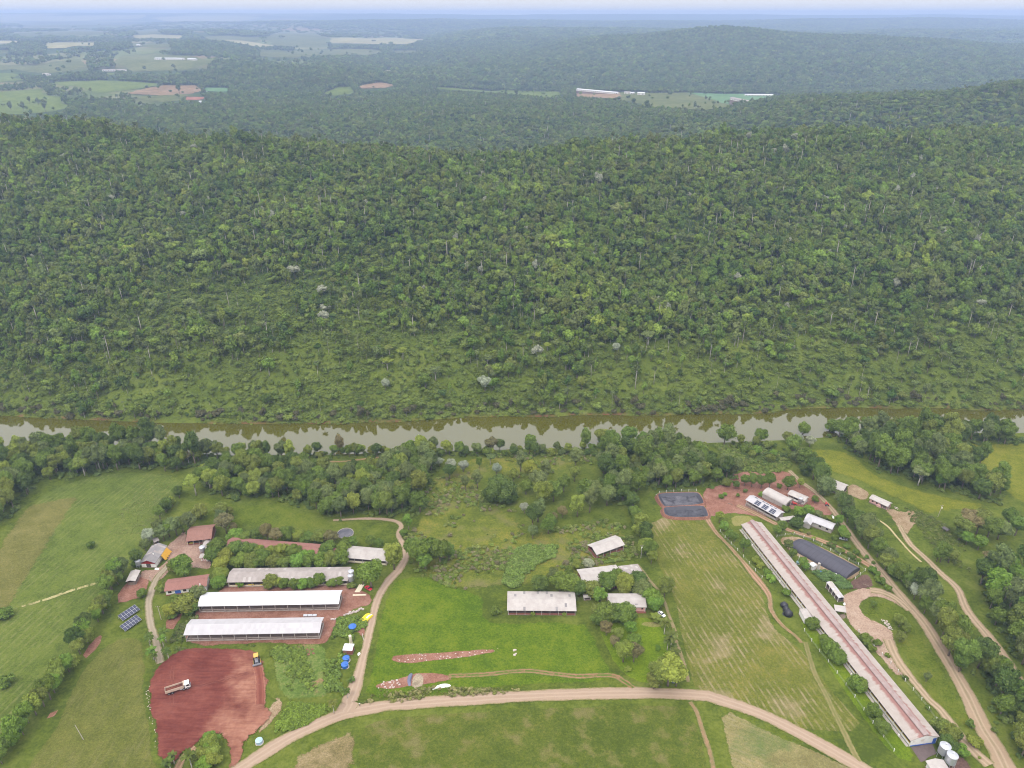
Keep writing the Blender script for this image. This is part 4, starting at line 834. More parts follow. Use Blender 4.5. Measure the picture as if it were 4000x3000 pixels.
put('A', [(990,540,5,'r','m'),(1070,545,5,'r','o'),(1150,532,5,'r','m'),(1240,550,4.6,'r','o'),(1310,550,4.6,'r','m'),(1400,548,4.8,'r','l'),(1480,540,4.8,'r','m'),(1570,540,5,'r','m'),(1650,530,4.6,'r','o'),(1722,510,5,'r','m')], 'in the row behind the grey roofed shed')
put('A', [(950,465,5,'r','m'),(1060,452,6,'r','m'),(1130,480,4,'r','x'),(1220,490,4,'r','y'),(1290,470,4.6,'r','y'),(1380,478,4.8,'r','m'),(1470,500,4.4,'r','l'),(1630,455,4.8,'r','m'),(1720,455,5.2,'r','m')], 'in the row in front of the long red tiled shed')
put('A', [(960,352,4.8,'r','l'),(1030,368,4.4,'r','m'),(1110,345,4.8,'r','m'),(1180,335,4.4,'b','n'),(1250,350,4.4,'b','n'),(1330,352,4.6,'r','m'),(1405,362,4.2,'r','x'),(1480,375,4.4,'r','m'),(1560,365,4.8,'r','o'),(1640,368,4.6,'r','n'),(1750,405,3.2,'b','m'),(1805,402,3,'b','m'),(1930,395,3,'b','m'),(1990,412,3,'b','m')], 'in the row behind the long red tiled shed')
put('A', [(880,505,5.2,'r','y'),(855,560,5.4,'r','y'),(850,620,4.6,'r','x'),(832,690,4.2,'r','l')], 'in the yellow green clump left of the grey shed')
put('A', [(812,440,5.6,'r','m'),(800,490,4.6,'r','m'),(575,580,6.4,'r','m'),(520,570,4.2,'r','o')], 'in the middle of the farmyard')
put('A', [(990,705,2.3,'s','l'),(1205,688,4,'r','o'),(1260,690,3,'r','y'),(1310,702,3,'r','m'),(1380,708,3,'r','m'),(1445,705,3.2,'r','l'),(1505,695,3,'r','m'),(1562,678,3.6,'r','m'),(1650,690,3,'r','m'),(1705,682,2.8,'r','m'),(1790,715,2.2,'s','o')], 'in the clipped row in front of the grey shed')
put('A', [(1930,630,7,'b','m'),(1870,640,4.6,'b','m')], 'above the parked red car')
put('A', [(2092,490,5,'t','x')], 'at the end of the pale roofed shed')
put('A', [(285,770,2.6,'r','m'),(125,600,4.6,'b','g'),(100,660,3.2,'b','m'),(240,520,3.6,'b','d'),(230,560,2,'s','m')], 'by the grey gabled barn')
put('A', [(590,850,6,'r','o'),(640,880,3.6,'r','m'),(520,830,3.4,'r','m'),(485,895,3.6,'r','y'),(500,935,2.2,'s','m'),(690,775,4,'b','g'),(660,800,2.8,'b','d'),(470,700,2.2,'s','o'),(420,740,2.6,'s','o')], 'around the red roofed house')
put('A', [(880,265,5.4,'b','n'),(860,225,4,'b','g'),(700,190,4.8,'r','o'),(850,170,4.2,'b','o'),(910,175,3.2,'b','o'),(940,300,3,'b','n')], 'on the slope behind the tiled barn')
put('A', [(620,265,4.6,'b','g'),(570,275,4.4,'b','m'),(520,290,4.6,'b','g'),(470,305,4.4,'b','m'),(430,335,4.2,'b','g'),(330,360,4,'b','w'),(300,420,3.2,'b','g'),(400,300,3.4,'b','g')], 'behind the grey gabled barn')
put('B', [(400,440,6.5,'b','m'),(470,420,6,'b','m'),(540,450,5.5,'b','m'),(600,440,4,'b','m'),(350,400,4.5,'b','m'),(440,500,4.2,'b','l')], 'in the lone clump on the meadow edge')
put('B', [(330,225,3.4,'t','l'),(300,310,2.6,'r','m'),(565,500,2.4,'s','m')], 'beside the curving side road')
put('B', [(1210,645,4.8,'b','d'),(1180,630,3,'b','o'),(1340,630,5.4,'b','m'),(1420,640,5.6,'b','m'),(1470,680,4,'b','d'),(1300,600,3.6,'b','g'),(1400,560,3,'b','m'),(1530,510,3,'r','w'),(1450,520,2.8,'b','x')], 'between the two big grey roofs')
put('B', [(1550,672,5.6,'r','o'),(1660,630,5.6,'r','m'),(1720,610,4.6,'r','m'),(1770,645,5.4,'r','x'),(1860,625,5.2,'r','d'),(1880,680,5,'r','g'),(1760,690,3.6,'r','o'),(1950,735,5.4,'r','l'),(1970,785,4.4,'r','l'),(1605,732,3.6,'t','l'),(2040,668,5,'b','o')], 'around the pink house')
put('B', [(1630,840,5.8,'r','m'),(1600,875,4.4,'r','m'),(1690,850,4.2,'r','m'),(1765,845,5.8,'r','m'),(1800,850,3.6,'r','m'),(1590,830,4,'r','o')], 'shading the front of the pink house')
put('B', [(1815,942,3,'b','l'),(1720,985,3.2,'b','o'),(1700,1030,2.6,'b','n'),(1840,1035,3.6,'b','m'),(1765,1105,4.4,'b','x'),(1835,1110,4,'b','n'),(1650,945,3.2,'b','n'),(1790,1215,1.6,'s','x'),(1990,1075,1.6,'s','l'),(910,828,2.6,'s','m'),(1160,845,1.4,'s','x'),(1370,850,1.2,'s','x')], 'on the garden lawn')
put('B', [(2070,1225,6.8,'b','x'),(2010,1250,5.2,'b','o'),(2120,1260,4.6,'b','x'),(1970,1290,3.8,'b','o')], 'in the big clump at the road junction')
put('B', [(1975,868,3.2,'k','y'),(2040,915,3,'p','o'),(2085,1000,3.6,'p','o'),(2060,1030,2.6,'p','m'),(2105,1110,2.8,'p','o'),(2090,1060,2.2,'k','m')], 'along the garden drive')
put('P', [(1090,815,2.6,'p','l'),(1075,745,2.6,'p','m'),(1068,700,2.2,'p','m'),(1180,690,2.6,'p','m'),(1200,820,2.4,'p','m'),(1165,735,2.2,'p','l'),(1110,850,2,'p','m')], 'lining the gravel lane')
put('Q', [(530,1130,3,'p','o'),(350,1170,2.2,'p','m'),(380,1110,2.2,'p','o'),(330,1190,2,'k','m')], 'below the red earth pad')
put('Q', [(720,960,3.2,'r','l'),(710,1010,3.6,'r','x'),(730,1080,3.6,'r','x'),(690,1060,3,'r','l'),(640,1090,3.4,'r','x'),(610,1140,3,'r','x'),(740,1150,3.2,'r','x'),(660,1180,3,'r','l')], 'in the vine covered clump below the red earth pad')
put('Q', [(1770,670,2.4,'p','o'),(1890,560,1.8,'p','m'),(1930,450,1.8,'k','m')], 'by the road fork')
put('N', [(1110,545,9.2,'r','d'),(1060,570,5.6,'r','d'),(1165,570,5.6,'r','d')], 'in the big dark dome above the scrub')
put('N', [(980,465,4,'t','g'),(910,490,3.2,'t','g'),(990,380,2.2,'t','m'),(1055,345,3.4,'u','g'),(1280,430,5,'b','y'),(1230,370,4,'t','g'),(1380,410,4.5,'t','g'),(1550,345,4.4,'t','g'),(1330,490,6,'b','g'),(1260,510,5,'b','m'),(1360,560,6.4,'b','y'),(1420,540,6,'b','m'),(1480,500,5,'b','m'),(1330,635,5.2,'t','g'),(1300,690,4.4,'t','d'),(1560,610,5,'t','x'),(1630,590,4.8,'t','g'),(1600,530,6,'b','m'),(1660,540,5.6,'b','g'),(1250,640,3.2,'b','w'),(1390,730,5.4,'b','m'),(1300,780,3.4,'b','g'),(1420,690,3,'b','n'),(1470,660,3.2,'b','n'),(1730,570,5.4,'b','g'),(1540,450,4,'b','o'),(1190,460,4,'b','o'),(1090,420,3.4,'b','w'),(830,400,4,'b','w'),(900,400,3.6,'b','w'),(820,430,4.4,'b','d'),(760,370,3,'b','w')], 'in the loose wood above the scrub meadow')
put('M', [(540,440,5.4,'u','o'),(640,400,5.2,'u','o'),(735,370,5,'u','g'),(1285,570,5.2,'u','x'),(1380,530,5.2,'u','y'),(1450,520,5.4,'u','y'),(365,430,4.4,'u','g'),(295,420,4.2,'u','n'),(1245,395,3.6,'u','n')], 'at the upper edge of the hay field')
put('N', [(180,270,4.2,'t','n'),(590,275,3,'b','l'),(660,260,5,'b','o'),(720,275,4.6,'b','g'),(800,290,4,'b','x'),(1060,270,5,'b','n'),(1110,275,4,'b','d'),(1285,245,5.4,'b','m'),(1190,310,3.6,'b','d'),(1600,225,5,'t','m'),(1700,230,6,'b','o'),(1760,250,5.6,'b','m'),(1850,230,6.4,'b','m'),(1930,235,5.4,'b','l'),(2080,215,5,'t','g'),(980,300,3,'b','m'),(400,310,4,'b','d'),(290,300,4,'b','m')], 'on the near river bank')
put('O', [(370,310,7,'b','m'),(590,320,5.4,'b','m'),(850,290,5,'b','m'),(1030,260,6,'b','m'),(820,350,3.6,'b','w'),(895,350,3.8,'b','w'),(545,360,2.2,'b','w'),(1720,350,3,'b','w'),(760,320,4.6,'b','o'),(1265,310,5.4,'u','g'),(1400,450,5.6,'b','g'),(1500,430,5.4,'b','o'),(1180,345,5.2,'b','g'),(1600,520,4.8,'u','g'),(1690,510,4,'b','n'),(1700,600,4,'b','l'),(1450,300,5.6,'b','g'),(1560,350,5.8,'b','m'),(1640,280,5.6,'b','d')], 'in the wood on the right river bank')
put('C', [(460,475,3,'b','y'),(485,520,3,'b','l'),(515,565,3,'b','m'),(545,590,2.6,'b','m'),(600,640,3.2,'b','m')], 'in the upper row along the left side of the very long barn')
put('C', [(668,720,2.4,'s','x'),(690,750,2.2,'s','x'),(735,795,2.8,'s','l'),(760,825,2.8,'s','l'),(840,905,2.4,'s','l')], 'in the bushes along the left side of the very long barn')
put('S', [(905,215,3.6,'r','m'),(985,325,3.2,'r','m'),(1010,370,3.8,'r','m'),(1060,410,4.2,'r','m'),(1185,590,4,'r','m'),(1205,600,3,'r','m'),(1290,755,3.6,'r','m'),(1345,850,3.4,'r','m')], 'in the lower row along the left side of the very long barn')
put('S', [(1235,315,3.2,'r','m'),(1270,368,2,'s','m'),(1305,335,2,'s','m'),(1370,412,1.2,'s','m'),(1480,550,1.2,'s','d'),(1620,730,1.2,'s','m'),(1700,840,4,'r','o'),(1755,890,4,'r','o'),(1800,910,2.6,'s','d'),(1740,955,3.6,'r','d'),(1830,1000,2.6,'s','l'),(1790,985,2.6,'s','m')], 'along the right side of the very long barn')
put('S', [(1285,95,1.8,'b','m'),(1450,200,2.8,'b','o'),(1490,240,2.6,'b','o'),(1455,290,2.6,'b','o'),(1430,180,2,'b','x'),(1615,550,1.8,'b','g'),(1880,830,2,'s','m'),(1910,940,3,'s','x'),(1935,1045,.7,'s','y')], 'on the grassy island between the roads')
put('D', [(1015,465,3.6,'r','l'),(1130,450,3.6,'r','l'),(990,600,4,'r','d'),(1262,505,3,'r','g'),(1215,325,2.4,'r','m'),(1385,545,2,'s','x'),(1500,580,3,'b','l'),(1560,690,3.6,'b','l'),(1600,760,3.2,'b','l'),(1460,790,2.2,'s','m'),(860,430,2.6,'s','m'),(810,660,3,'b','m'),(740,700,2.6,'b','m'),(1040,710,1.4,'s','o'),(1135,740,1.4,'s','n'),(1200,800,1.4,'s','x'),(1600,890,2,'s','m'),(1730,965,2,'s','m'),(1850,1035,1.4,'s','l'),(950,735,1,'s','y'),(550,255,2.2,'s','l'),(260,270,1.4,'s','m')], 'around the white roofed houses')
put('D', [(1060,1110,2.8,'b','l'),(1100,1150,2.4,'b','l'),(890,880,2.6,'b','g'),(930,1000,2.4,'b','m')], 'between the very long barn and the black cover')
put('D', [(120,110,3,'r','o'),(60,290,2,'s','m'),(105,260,1.6,'s','l'),(240,130,2.6,'b','d'),(350,215,1.6,'s','g'),(350,80,3.6,'b','m'),(440,90,3.6,'b','m'),(560,95,4.2,'b','m'),(660,90,4.4,'b','m'),(890,110,4.4,'b','m'),(770,160,2,'s','m'),(1030,130,2.2,'b','x')], 'behind the red earth yard')
put('C', [(1700,45,5,'u','g'),(1620,220,5,'u','g')], 'standing above the right wood')
put('C', [(1860,520,6,'b','o'),(1910,500,6.4,'b','n'),(1960,500,6.4,'b','o'),(2020,530,6.2,'b','m'),(2080,540,5.6,'b','g'),(2130,480,5,'b','m'),(2180,520,5.4,'b','m'),(1890,590,3.6,'b','l'),(1960,620,3.8,'b','l'),(1850,560,4,'b','d')], 'in the clump right of the small dark hut')
put('C', [(1745,680,4.6,'b','m'),(1790,690,4,'b','o'),(1720,690,3.4,'b','m'),(2030,700,5,'u','n'),(1590,905,3.6,'b','w'),(1345,735,1.2,'s','m'),(1120,620,1.4,'s','m')], 'standing alone on the right pasture')
# woods and hedgerows that read as masses
wood('M', [(-60,352),(1000,355),(1500,388),(1950,402),(1960,440),(1700,455),(1500,440),(1240,480),(1190,500),(880,485),(760,500),(560,530),(300,562),(200,600),(60,700),(-60,760)], 7.2, 3.6, 5.8, 'bbbtb', 'mdogmdx', 'in the wood between the hay field and the river', 51)
wood('M', [(-80,760),(60,700),(180,610),(230,600),(170,670),(60,800),(-80,900)], 6.5, 3.6, 5.2, 'bbt', 'mdoy', 'in the left corner of the hay field', 52)
wood('M', [(1260,560),(1500,470),(1960,470),(2230,520),(2300,560),(2300,820),(2212,800),(2000,740),(1850,670),(1640,680),(1560,690),(1400,640)], 7.0, 3.8, 5.6, 'bbbr', 'mgdomx', 'in the wood behind the tiled barn', 53)
wood('N', [(200,470),(400,440),(470,380),(560,330),(740,340),(760,420),(700,480),(660,680),(560,690),(220,680)], 7.0, 3.8, 5.8, 'bbbr', 'mgdomxg', 'in the thick wood above the curving side road', 54)
wood('N', [(-50,330),(440,325),(700,318),(1300,325),(1600,300),(2212,282),(2212,318),(1650,335),(1300,345),(800,345),(440,348),(0,358)], 5.6, 2.4, 4.0, 'bbs', 'mdogx', 'in the riverside fringe', 55)
wood('N', [(1680,350),(2260,330),(2260,520),(2050,540),(1960,470),(1900,580),(1830,620),(1760,620),(1700,520)], 7.0, 4.0, 6.0, 'bbbt', 'mgdogm', 'in the wood above the black lagoons', 56)
wood('C', [(-40,110),(180,80),(300,140),(540,200),(545,250),(470,290),(330,300),(200,305),(90,318),(-40,300)], 6.6, 3.8, 5.6, 'bbbt', 'mgdom', 'in the wood above the black lagoons', 57)
wood('C', [(560,60),(800,60),(870,140),(800,190),(700,170),(600,140)], 9.5, 2.2, 4.2, 'bsb', 'mxlo', 'in the scrubby hollow by the river bank', 58)
wood('C', [(1090,20),(1260,120),(1360,215),(1500,260),(1700,310),(1830,345),(2060,400),(2080,345),(2000,220),(1890,140),(1790,75),(2260,40),(2260,10),(1700,0),(1090,5)], 7.6, 4.2, 6.4, 'bbbt', 'mdgom', 'in the long wood on the right', 59)
wood('C', [(1940,830),(2020,770),(2212,780),(2330,1500),(2260,1440),(2150,1290),(2060,1150),(1990,1010)], 7.6, 4.0, 6.4, 'bbbt', 'mdgoml', 'in the wood at the right edge', 60)
wood('S', [(1880,470),(1990,700),(2080,850),(2130,960),(2200,1080),(2330,1150),(2330,800),(2200,690),(2080,560),(1960,430)], 7.0, 3.8, 5.8, 'bbbr', 'mdlom', 'in the thicket between the two right roads', 61)
rowline('C', [(870,140),(950,215),(1040,310),(1075,350)], 6.5, 2.5, 4.4, 6.4, 'bbr', 'mdg', 'in the tall hedge above the red yard', 62)
rowline('C', [(1150,420),(1210,500),(1260,560),(1310,620),(1380,720),(1440,800),(1540,870),(1610,960),(1680,1060),(1740,1150),(1800,1250),(1850,1340),(1900,1420)], 4.7, 2.8, 3.8, 5.8, 'bbr', 'mdgom', 'in the hedge beside the wide dirt road', 63)
rowline('P', [(860,250),(800,380),(760,470),(735,560),(680,660),(620,760),(560,840),(500,930),(430,1020),(340,1150),(260,1250),(190,1340),(120,1450),(60,1560),(0,1680)], 4.0, 2.2, 2.6, 4.6, 'bbbbr', 'mdolx', 'in the hedgerow along the mown field', 64)
rowline('A', [(560,60),(520,100),(480,150),(440,210),(400,260)], 4.4, 2.0, 2.6, 4.0, 'bbr', 'mdx', 'in the hedge at the top corner of the hay field', 65)
rowline('B', [(1790,110),(1830,180),(1860,250),(1880,330),(1910,410),(1940,470),(1960,510)], 4.8, 2.0, 3.0, 4.8, 'bbr', 'mdx', 'in the hedge left of the straw field', 66)
rowline('D', [(1380,880),(1480,950),(1600,1010),(1700,1070),(1780,1110)], 3.0, .8, 1.2, 1.9, 's', 'mg', 'in the low hedge above the black cover', 67)
rowline('D', [(1920,1230),(1980,1330),(2050,1400),(2140,1440)], 3.2, 1.2, 1.6, 2.6, 's', 'ml', 'beside the bare brown pen', 68)
put('P', [(40,545,3.6,'s','m'),(650,60,2.6,'s','d'),(30,1040,3.6,'s','m'),(10,560,3,'s','l')], 'standing alone in the hay field')

def n_of(a): return a.get('solo', False)
ALL.sort(key=lambda a: (-(2.0 if a['solo'] else 1.0)*a['R']/a['p'].length if a['k'] not in 'spk' else -9))
solo_trees, rest, cnt = [], [], 0
for a in ALL:
    if a['k'] in 'spk': solo_trees.append(a)
    elif cnt < 345: solo_trees.append(a); cnt += 1
    else: rest.append(a)
rt = random.Random(99)
by_where = {}
for a in solo_trees: by_where.setdefault((a['where'], a['solo']), []).append(a)
for (where, solo), lst in by_where.items():
    kinds = {}
    if solo:
        lst.sort(key=lambda a: a['px'][0])
        combos = {}
        for a in lst: combos.setdefault((a['k'], a['t']), []).append(a)
        for (k, t), q in combos.items():
            for i, a in enumerate(q):
                base = '%s %s' % (TWORD[t], KWORD[k])
                a['label'] = ('%s %s' % (base, where)) if len(q) == 1 else '%s %s from the left %s' % (ORD[i], base, where)
    else:
        lst.sort(key=lambda a: a['p'].x/a['p'].y); combos = {}
        for a in lst: combos.setdefault((a['k'], a['t']), []).append(a)
        for (k, t), q in combos.items():
            for i, a in enumerate(q): a['label'] = ('%s %s %s' % (TWORD[t], KWORD[k], where)) if len(q) == 1 else '%s %s %s from the left %s' % (ORD[min(i, 19)], TWORD[t], KWORD[k], where)
for a in solo_trees:
    K = KIND[a['k']]; cm, tm, _ = K['v'][rt.randrange(len(K['v']))]; s = a['R']/K['R']
    o = empty(K['name'], a['p'], rt.uniform(0, 6.28)); hs = s*rt.uniform(.95, 1.2)*(1.0 if a['solo'] else 1.22); o.scale = (s, s*rt.uniform(.92, 1.08), hs)
    c = link('crown', cm, o); link('trunk', tm, o); j = rt.uniform(.85, 1.18)*(.6 if a['k'] in 'pk' else 1); t = TINT[a['t']]
    c.color = (t[0]*j*rt.uniform(.92,1.08), t[1]*j, t[2]*j*rt.uniform(.9,1.1), 1)
    tag(o, ' '.join(a['label'].split()[:16]), {'s':'bush','p':'palm','k':'banana plant'}.get(a['k'], 'tree'), a['group'])
if rest:
    protos, index = [], {}
    for k in 'brtu':
        for i, v in enumerate(KIND[k]['v']): index[(k, i)] = len(protos); protos.append(v[2])
    WC = proto_collection('wood_kind', protos); n = len(rest)
    pk = [index[(a['k'], rt.randrange(len(KIND[a['k']]['v'])))] for a in rest]
    scatter('bank_woodland', [a['p'][:] for a in rest], [rt.uniform(0, 6.28) for a in rest], [[a['R']/KIND[a['k']]['R']*q for q in (1, 1, rt.uniform(1.05, 1.4))] for a in rest], pk, np.array([TINT[a['t']] for a in rest])*np.random.default_rng(5).uniform(.8, 1.2, (n,1)), WC, 'trees further back in the woods on the near side of the river', 'woodland')
print('TREES', len(ALL), 'solo', len(solo_trees), 'rest', len(rest))

# ------------------------------------------------------------------ weeds, undergrowth and rough grass
tuft = []
for i in range(3): tuft.append(joined('weed', [(*crown_geo(500+i, 1.0, .45, .55, 6, 130, .2), FOLI)]))
def blades(seed, n=26, h=.7):
    g = np.random.default_rng(seed); a = g.uniform(0, 6.28, n); r = g.uniform(0, .45, n); b = np.stack([np.cos(a)*r, np.sin(a)*r, 0*a], -1)
    d = np.stack([np.cos(a)*g.uniform(.1,.5,n), np.sin(a)*g.uniform(.1,.5,n), g.uniform(.6,1,n)], -1)*h; s = np.stack([-np.sin(a), np.cos(a), 0*a], -1)*.06
    return np.concatenate([b-s, b+s, b+d]), np.stack([np.arange(n), np.arange(n)+n, np.arange(n)+2*n], -1)
for i in range(2): tuft.append(joined('grass_tuft', [(*blades(510+i), FOLI)]))
TUFTC = proto_collection('weed_kind', tuft)
def weeds(name, c, poly, n, smin, smax, picks, cols, label, seed, patch=20):
    wp = [tuple(hit(*q)[:2]) for q in pts(c, poly)]; q = np.array(wp); g = np.random.default_rng(seed)
    P = np.stack([g.uniform(q[:,0].min(), q[:,0].max(), n*3), g.uniform(q[:,1].min(), q[:,1].max(), n*3)], -1); P = P[inside(P, wp)]
    P = P[g.random(len(P)) < np.clip(.5+fbm(P[:,0], P[:,1], patch, 3, seed)*1.4, 0, 1)][:n]; m = len(P); cols = np.array(cols)
    scatter(name, np.column_stack([P, terrain(P[:,0], P[:,1])+.02]), g.uniform(0, 6.28, m), g.uniform(smin, smax, (m,1))*g.uniform(.8, 1.2, (m,3)), np.array(picks)[g.integers(0, len(picks), m)], cols[g.integers(0, len(cols), m)]*g.uniform(.75, 1.25, (m,1)), TUFTC, label, 'weeds')
def undergrowth():
    g = np.random.default_rng(77); P = []
    for wp in WOODS:
        q = np.array(wp); n = int((q[:,0].max()-q[:,0].min())*(q[:,1].max()-q[:,1].min())/9); c = np.stack([g.uniform(q[:,0].min(), q[:,0].max(), n), g.uniform(q[:,1].min(), q[:,1].max(), n)], -1); c = c[inside(c, wp)]; P.append(c+g.normal(0, 1.6, c.shape))
    P = np.concatenate(P); P = P[P[:,1] < near_bank(P[:,0])-1]; n = len(P); print('UNDERGROWTH', n)
    scatter('wood_undergrowth', np.column_stack([P, terrain(P[:,0], P[:,1])+.02]), g.uniform(0, 6.28, n), g.uniform(.9, 2.3, (n,1))*g.uniform(.8, 1.2, (n,3)), g.integers(0, 3, n), np.array([(.10,.145,.03),(.125,.165,.036),(.085,.125,.028)])[g.integers(0, 3, n)], TUFTC, 'leafy undergrowth beneath the trees on the near side', 'undergrowth')
undergrowth()
WG = [(.15,.2,.036),(.125,.175,.034),(.18,.21,.055)]
weeds('scrub_weeds', 'N', [(690,480),(780,420),(880,350),(1300,320),(1640,330),(1650,420),(1200,470),(1000,440),(1000,600),(1220,650),(1260,800),(1700,700),(1860,760),(1900,930),(1500,1000),(1100,1000),(900,1130),(600,1010),(560,820),(640,700)], 2600, .4, 1.7, [0,1,2], WG+[(.19,.17,.09)], 'weeds dotted over the overgrown meadow', 600)
weeds('thicket_weeds', 'B', [(960,640),(1040,430),(1120,400),(1330,400),(1300,470),(1180,520),(1100,640),(1000,690)], 900, .8, 2.0, [0,1,2], [(.14,.205,.04),(.15,.21,.05)], 'leafy knee high thicket in the middle of the scrub', 601, 9)
weeds('cassava_weeds', 'D', [(1200,1230),(1330,1200),(1480,1260),(1600,1330),(1660,1400),(1500,1422),(1330,1330)], 420, .7, 1.3, [0,1,2], [(.10,.165,.05),(.115,.18,.06)], 'dense bluish green vegetable bed beside the black cover', 602, 6)
weeds('tank_weeds', 'A', [(1700,960),(1850,940),(1900,1000),(1800,1060),(1780,1200),(1700,1400),(1760,1500),(1640,1520),(1590,1380),(1650,1120)], 1500, .5, 1.5, [0,1,2,3,4], [(.15,.215,.036),(.125,.185,.036)], 'rank weeds around the blue tanks', 603, 8)
weeds('pad_weeds', 'Q', [(1230,190),(1500,150),(1560,300),(1640,520),(1480,600),(1330,480),(1260,330)], 700, .5, 1.3, [0,1,2,3,4], [(.165,.225,.036),(.14,.2,.036)], 'bright weeds beside the red earth pad', 604, 9)
weeds('fork_weeds', 'Q', [(1380,660),(1700,680),(1740,720),(1500,860),(1230,960),(1200,940),(1330,800)], 1200, .5, 1.2, [0,1,2,3,4], [(.165,.235,.03),(.14,.2,.03)], 'tall bright grass in the angle of the road fork', 605, 9)
weeds('verge_weeds', 'R', [(20,400),(120,310),(300,320),(400,290),(900,300),(1000,310),(900,335),(400,365),(100,410)], 900, .5, 1.1, [3,4,3,4,1], [(.21,.21,.065),(.17,.185,.05),(.26,.235,.1)], 'rough dry grass on the verge of the main road', 606, 10)
weeds('hollow_weeds', 'C', [(430,60),(800,50),(880,180),(760,230),(600,220),(540,180)], 900, .6, 1.7, [0,1,2], WG, 'brush in the hollow by the river bank', 607)
weeds('hut_weeds', 'C', [(1500,400),(1700,480),(1830,560),(1900,700),(1900,800),(1760,730),(1640,600),(1560,500)], 900, .3, 1.0, [0,1,2,3,4], [(.12,.15,.035),(.14,.16,.045)], 'rough grass clumps on the right pasture', 608)
weeds('field_weeds', 'M', [(1000,560),(1180,520),(1230,620),(1000,900),(700,936),(800,760)], 900, .2, .5, [0,3,4], [(.2,.21,.09),(.15,.18,.05)], 'tufts of straw in the hay field', 609)
weeds('barn_weeds', 'A', [(560,960),(700,930),(640,1000),(560,1160),(640,1180),(900,1130),(1100,1150),(700,1190),(520,1190),(490,1100)], 900, .4, 1.1, [0,1,2,3,4], [(.11,.15,.03),(.14,.16,.05)], 'weeds along the lower white barn', 610, 8)
# ------------------------------------------------------------------ buildings
def roof_mat(name, col, dirt, amt=.5, rough=.75, var=.12, objvar=.12, spec=.25):
    m = NT(name); oi = m.objinfo(); n1, n2 = m.noise(.25, 4, .6), m.noise(1.3, 5, .65)
    c = m.mix(n2, tuple(x*(1-var) for x in col), tuple(min(.9, x*(1+var)) for x in col))
    c = m.mix(m.math('MULTIPLY', m.mapr(n1, .42, .7), amt), c, dirt)
    c = m.mix(m.math('MULTIPLY', oi.outputs['Random'], objvar), c, tuple(x*.35 for x in col))
    m.lk(c, 'Base Color'); m.set('Roughness', rough); m.set('Specular IOR Level', spec); return m.mat
def tile_mat(name, col, dark):
    m = NT(name); tc = m.n.new('ShaderNodeTexCoord'); n1, n2 = m.noise(.6, 5, .65), m.noise(3.5, 3, .6)
    c = m.mix(n1, dark, col); c = m.mix(m.mapr(n2, .4, .75, 0, .5), c, tuple(min(1, x*1.35) for x in col))
    m.lk(c, 'Base Color'); m.set('Roughness', .9); m.set('Specular IOR Level', .1)
    w = m.n.new('ShaderNodeTexWave'); w.bands_direction = 'X'; w.inputs['Scale'].default_value = 1.4; m.l.new(tc.outputs['Object'], w.inputs['Vector'])
    m.bump(w.outputs['Fac'], .6, .08); return m.mat
R_WHITE = roof_mat('white_metal_roof', (.56,.56,.58), (.46,.445,.445), .3, .35, .04, .12, .5)
R_WHITE2 = roof_mat('white_panel_roof', (.43,.412,.425), (.36,.335,.335), .4, .4, .06, .16, .5)
R_GREY = roof_mat('grey_fibre_roof', (.34,.30,.28), (.24,.205,.185), .7, .85, .14, .16)
R_PALE = roof_mat('pale_fibre_roof', (.42,.385,.36), (.31,.27,.25), .6, .85, .12, .12)
R_LONG = roof_mat('long_barn_roof_sheet', (.385,.335,.30), (.3,.245,.215), .5, .85, .1, .1)
R_DGREY = roof_mat('dark_grey_roof', (.215,.20,.20), (.30,.28,.27), .6, .85, .15, .2)
R_HUT = roof_mat('weathered_dark_roof', (.12,.11,.11), (.2,.17,.15), .5, .9)
R_TILE = tile_mat('red_clay_tiles', (.30,.15,.125), (.18,.088,.07)); R_TILE2 = tile_mat('brown_red_tiles', (.29,.155,.125), (.16,.085,.065))
W_WHITE = plain('white_plaster', (.72,.70,.66), .8, .06, 1.2, .2, dirt=(.5,.43,.36))
W_CREAM = plain('cream_plaster', (.66,.6,.45), .85, .1, 1.2, .1, dirt=(.42,.32,.22))
W_PINK = plain('pink_plaster', (.62,.37,.34), .85, .08, 1.5, .1, dirt=(.5,.33,.3))
W_BRICK = plain('brick_red_wall', (.23,.09,.065), .9, .3, 2.5, .05, dirt=(.12,.06,.05))
W_GREY = plain('grey_block_wall', (.36,.33,.30), .9, .2, 1.6, .05, dirt=(.22,.17,.14))
W_DARK = plain('dark_board_wall', (.10,.085,.075), .9, .35, 2.0, .05)
W_YELL = plain('yellow_curtain', (.52,.41,.08), .7, .15, 1.0, .1)
CONC = plain('weathered_concrete', (.40,.36,.33), .9, .18, 2.0, .1, dirt=(.26,.2,.16)); SLAB = plain('concrete_floor', (.22,.17,.145), .9, .25, .8, .05)
GLASS = plain('dark_window_glass', (.018,.02,.025), .12, .1, 1, .6); FRAME = plain('window_frame_paint', (.35,.18,.13), .6, .15, 3)
WOODM = plain('weathered_wood', (.2,.155,.12), .9, .3, 3.0, .05); BLUEP = plain('blue_paint', (.05,.12,.42), .5, .1, 2); REDP = plain('red_paint', (.5,.04,.035), .5, .1, 2)

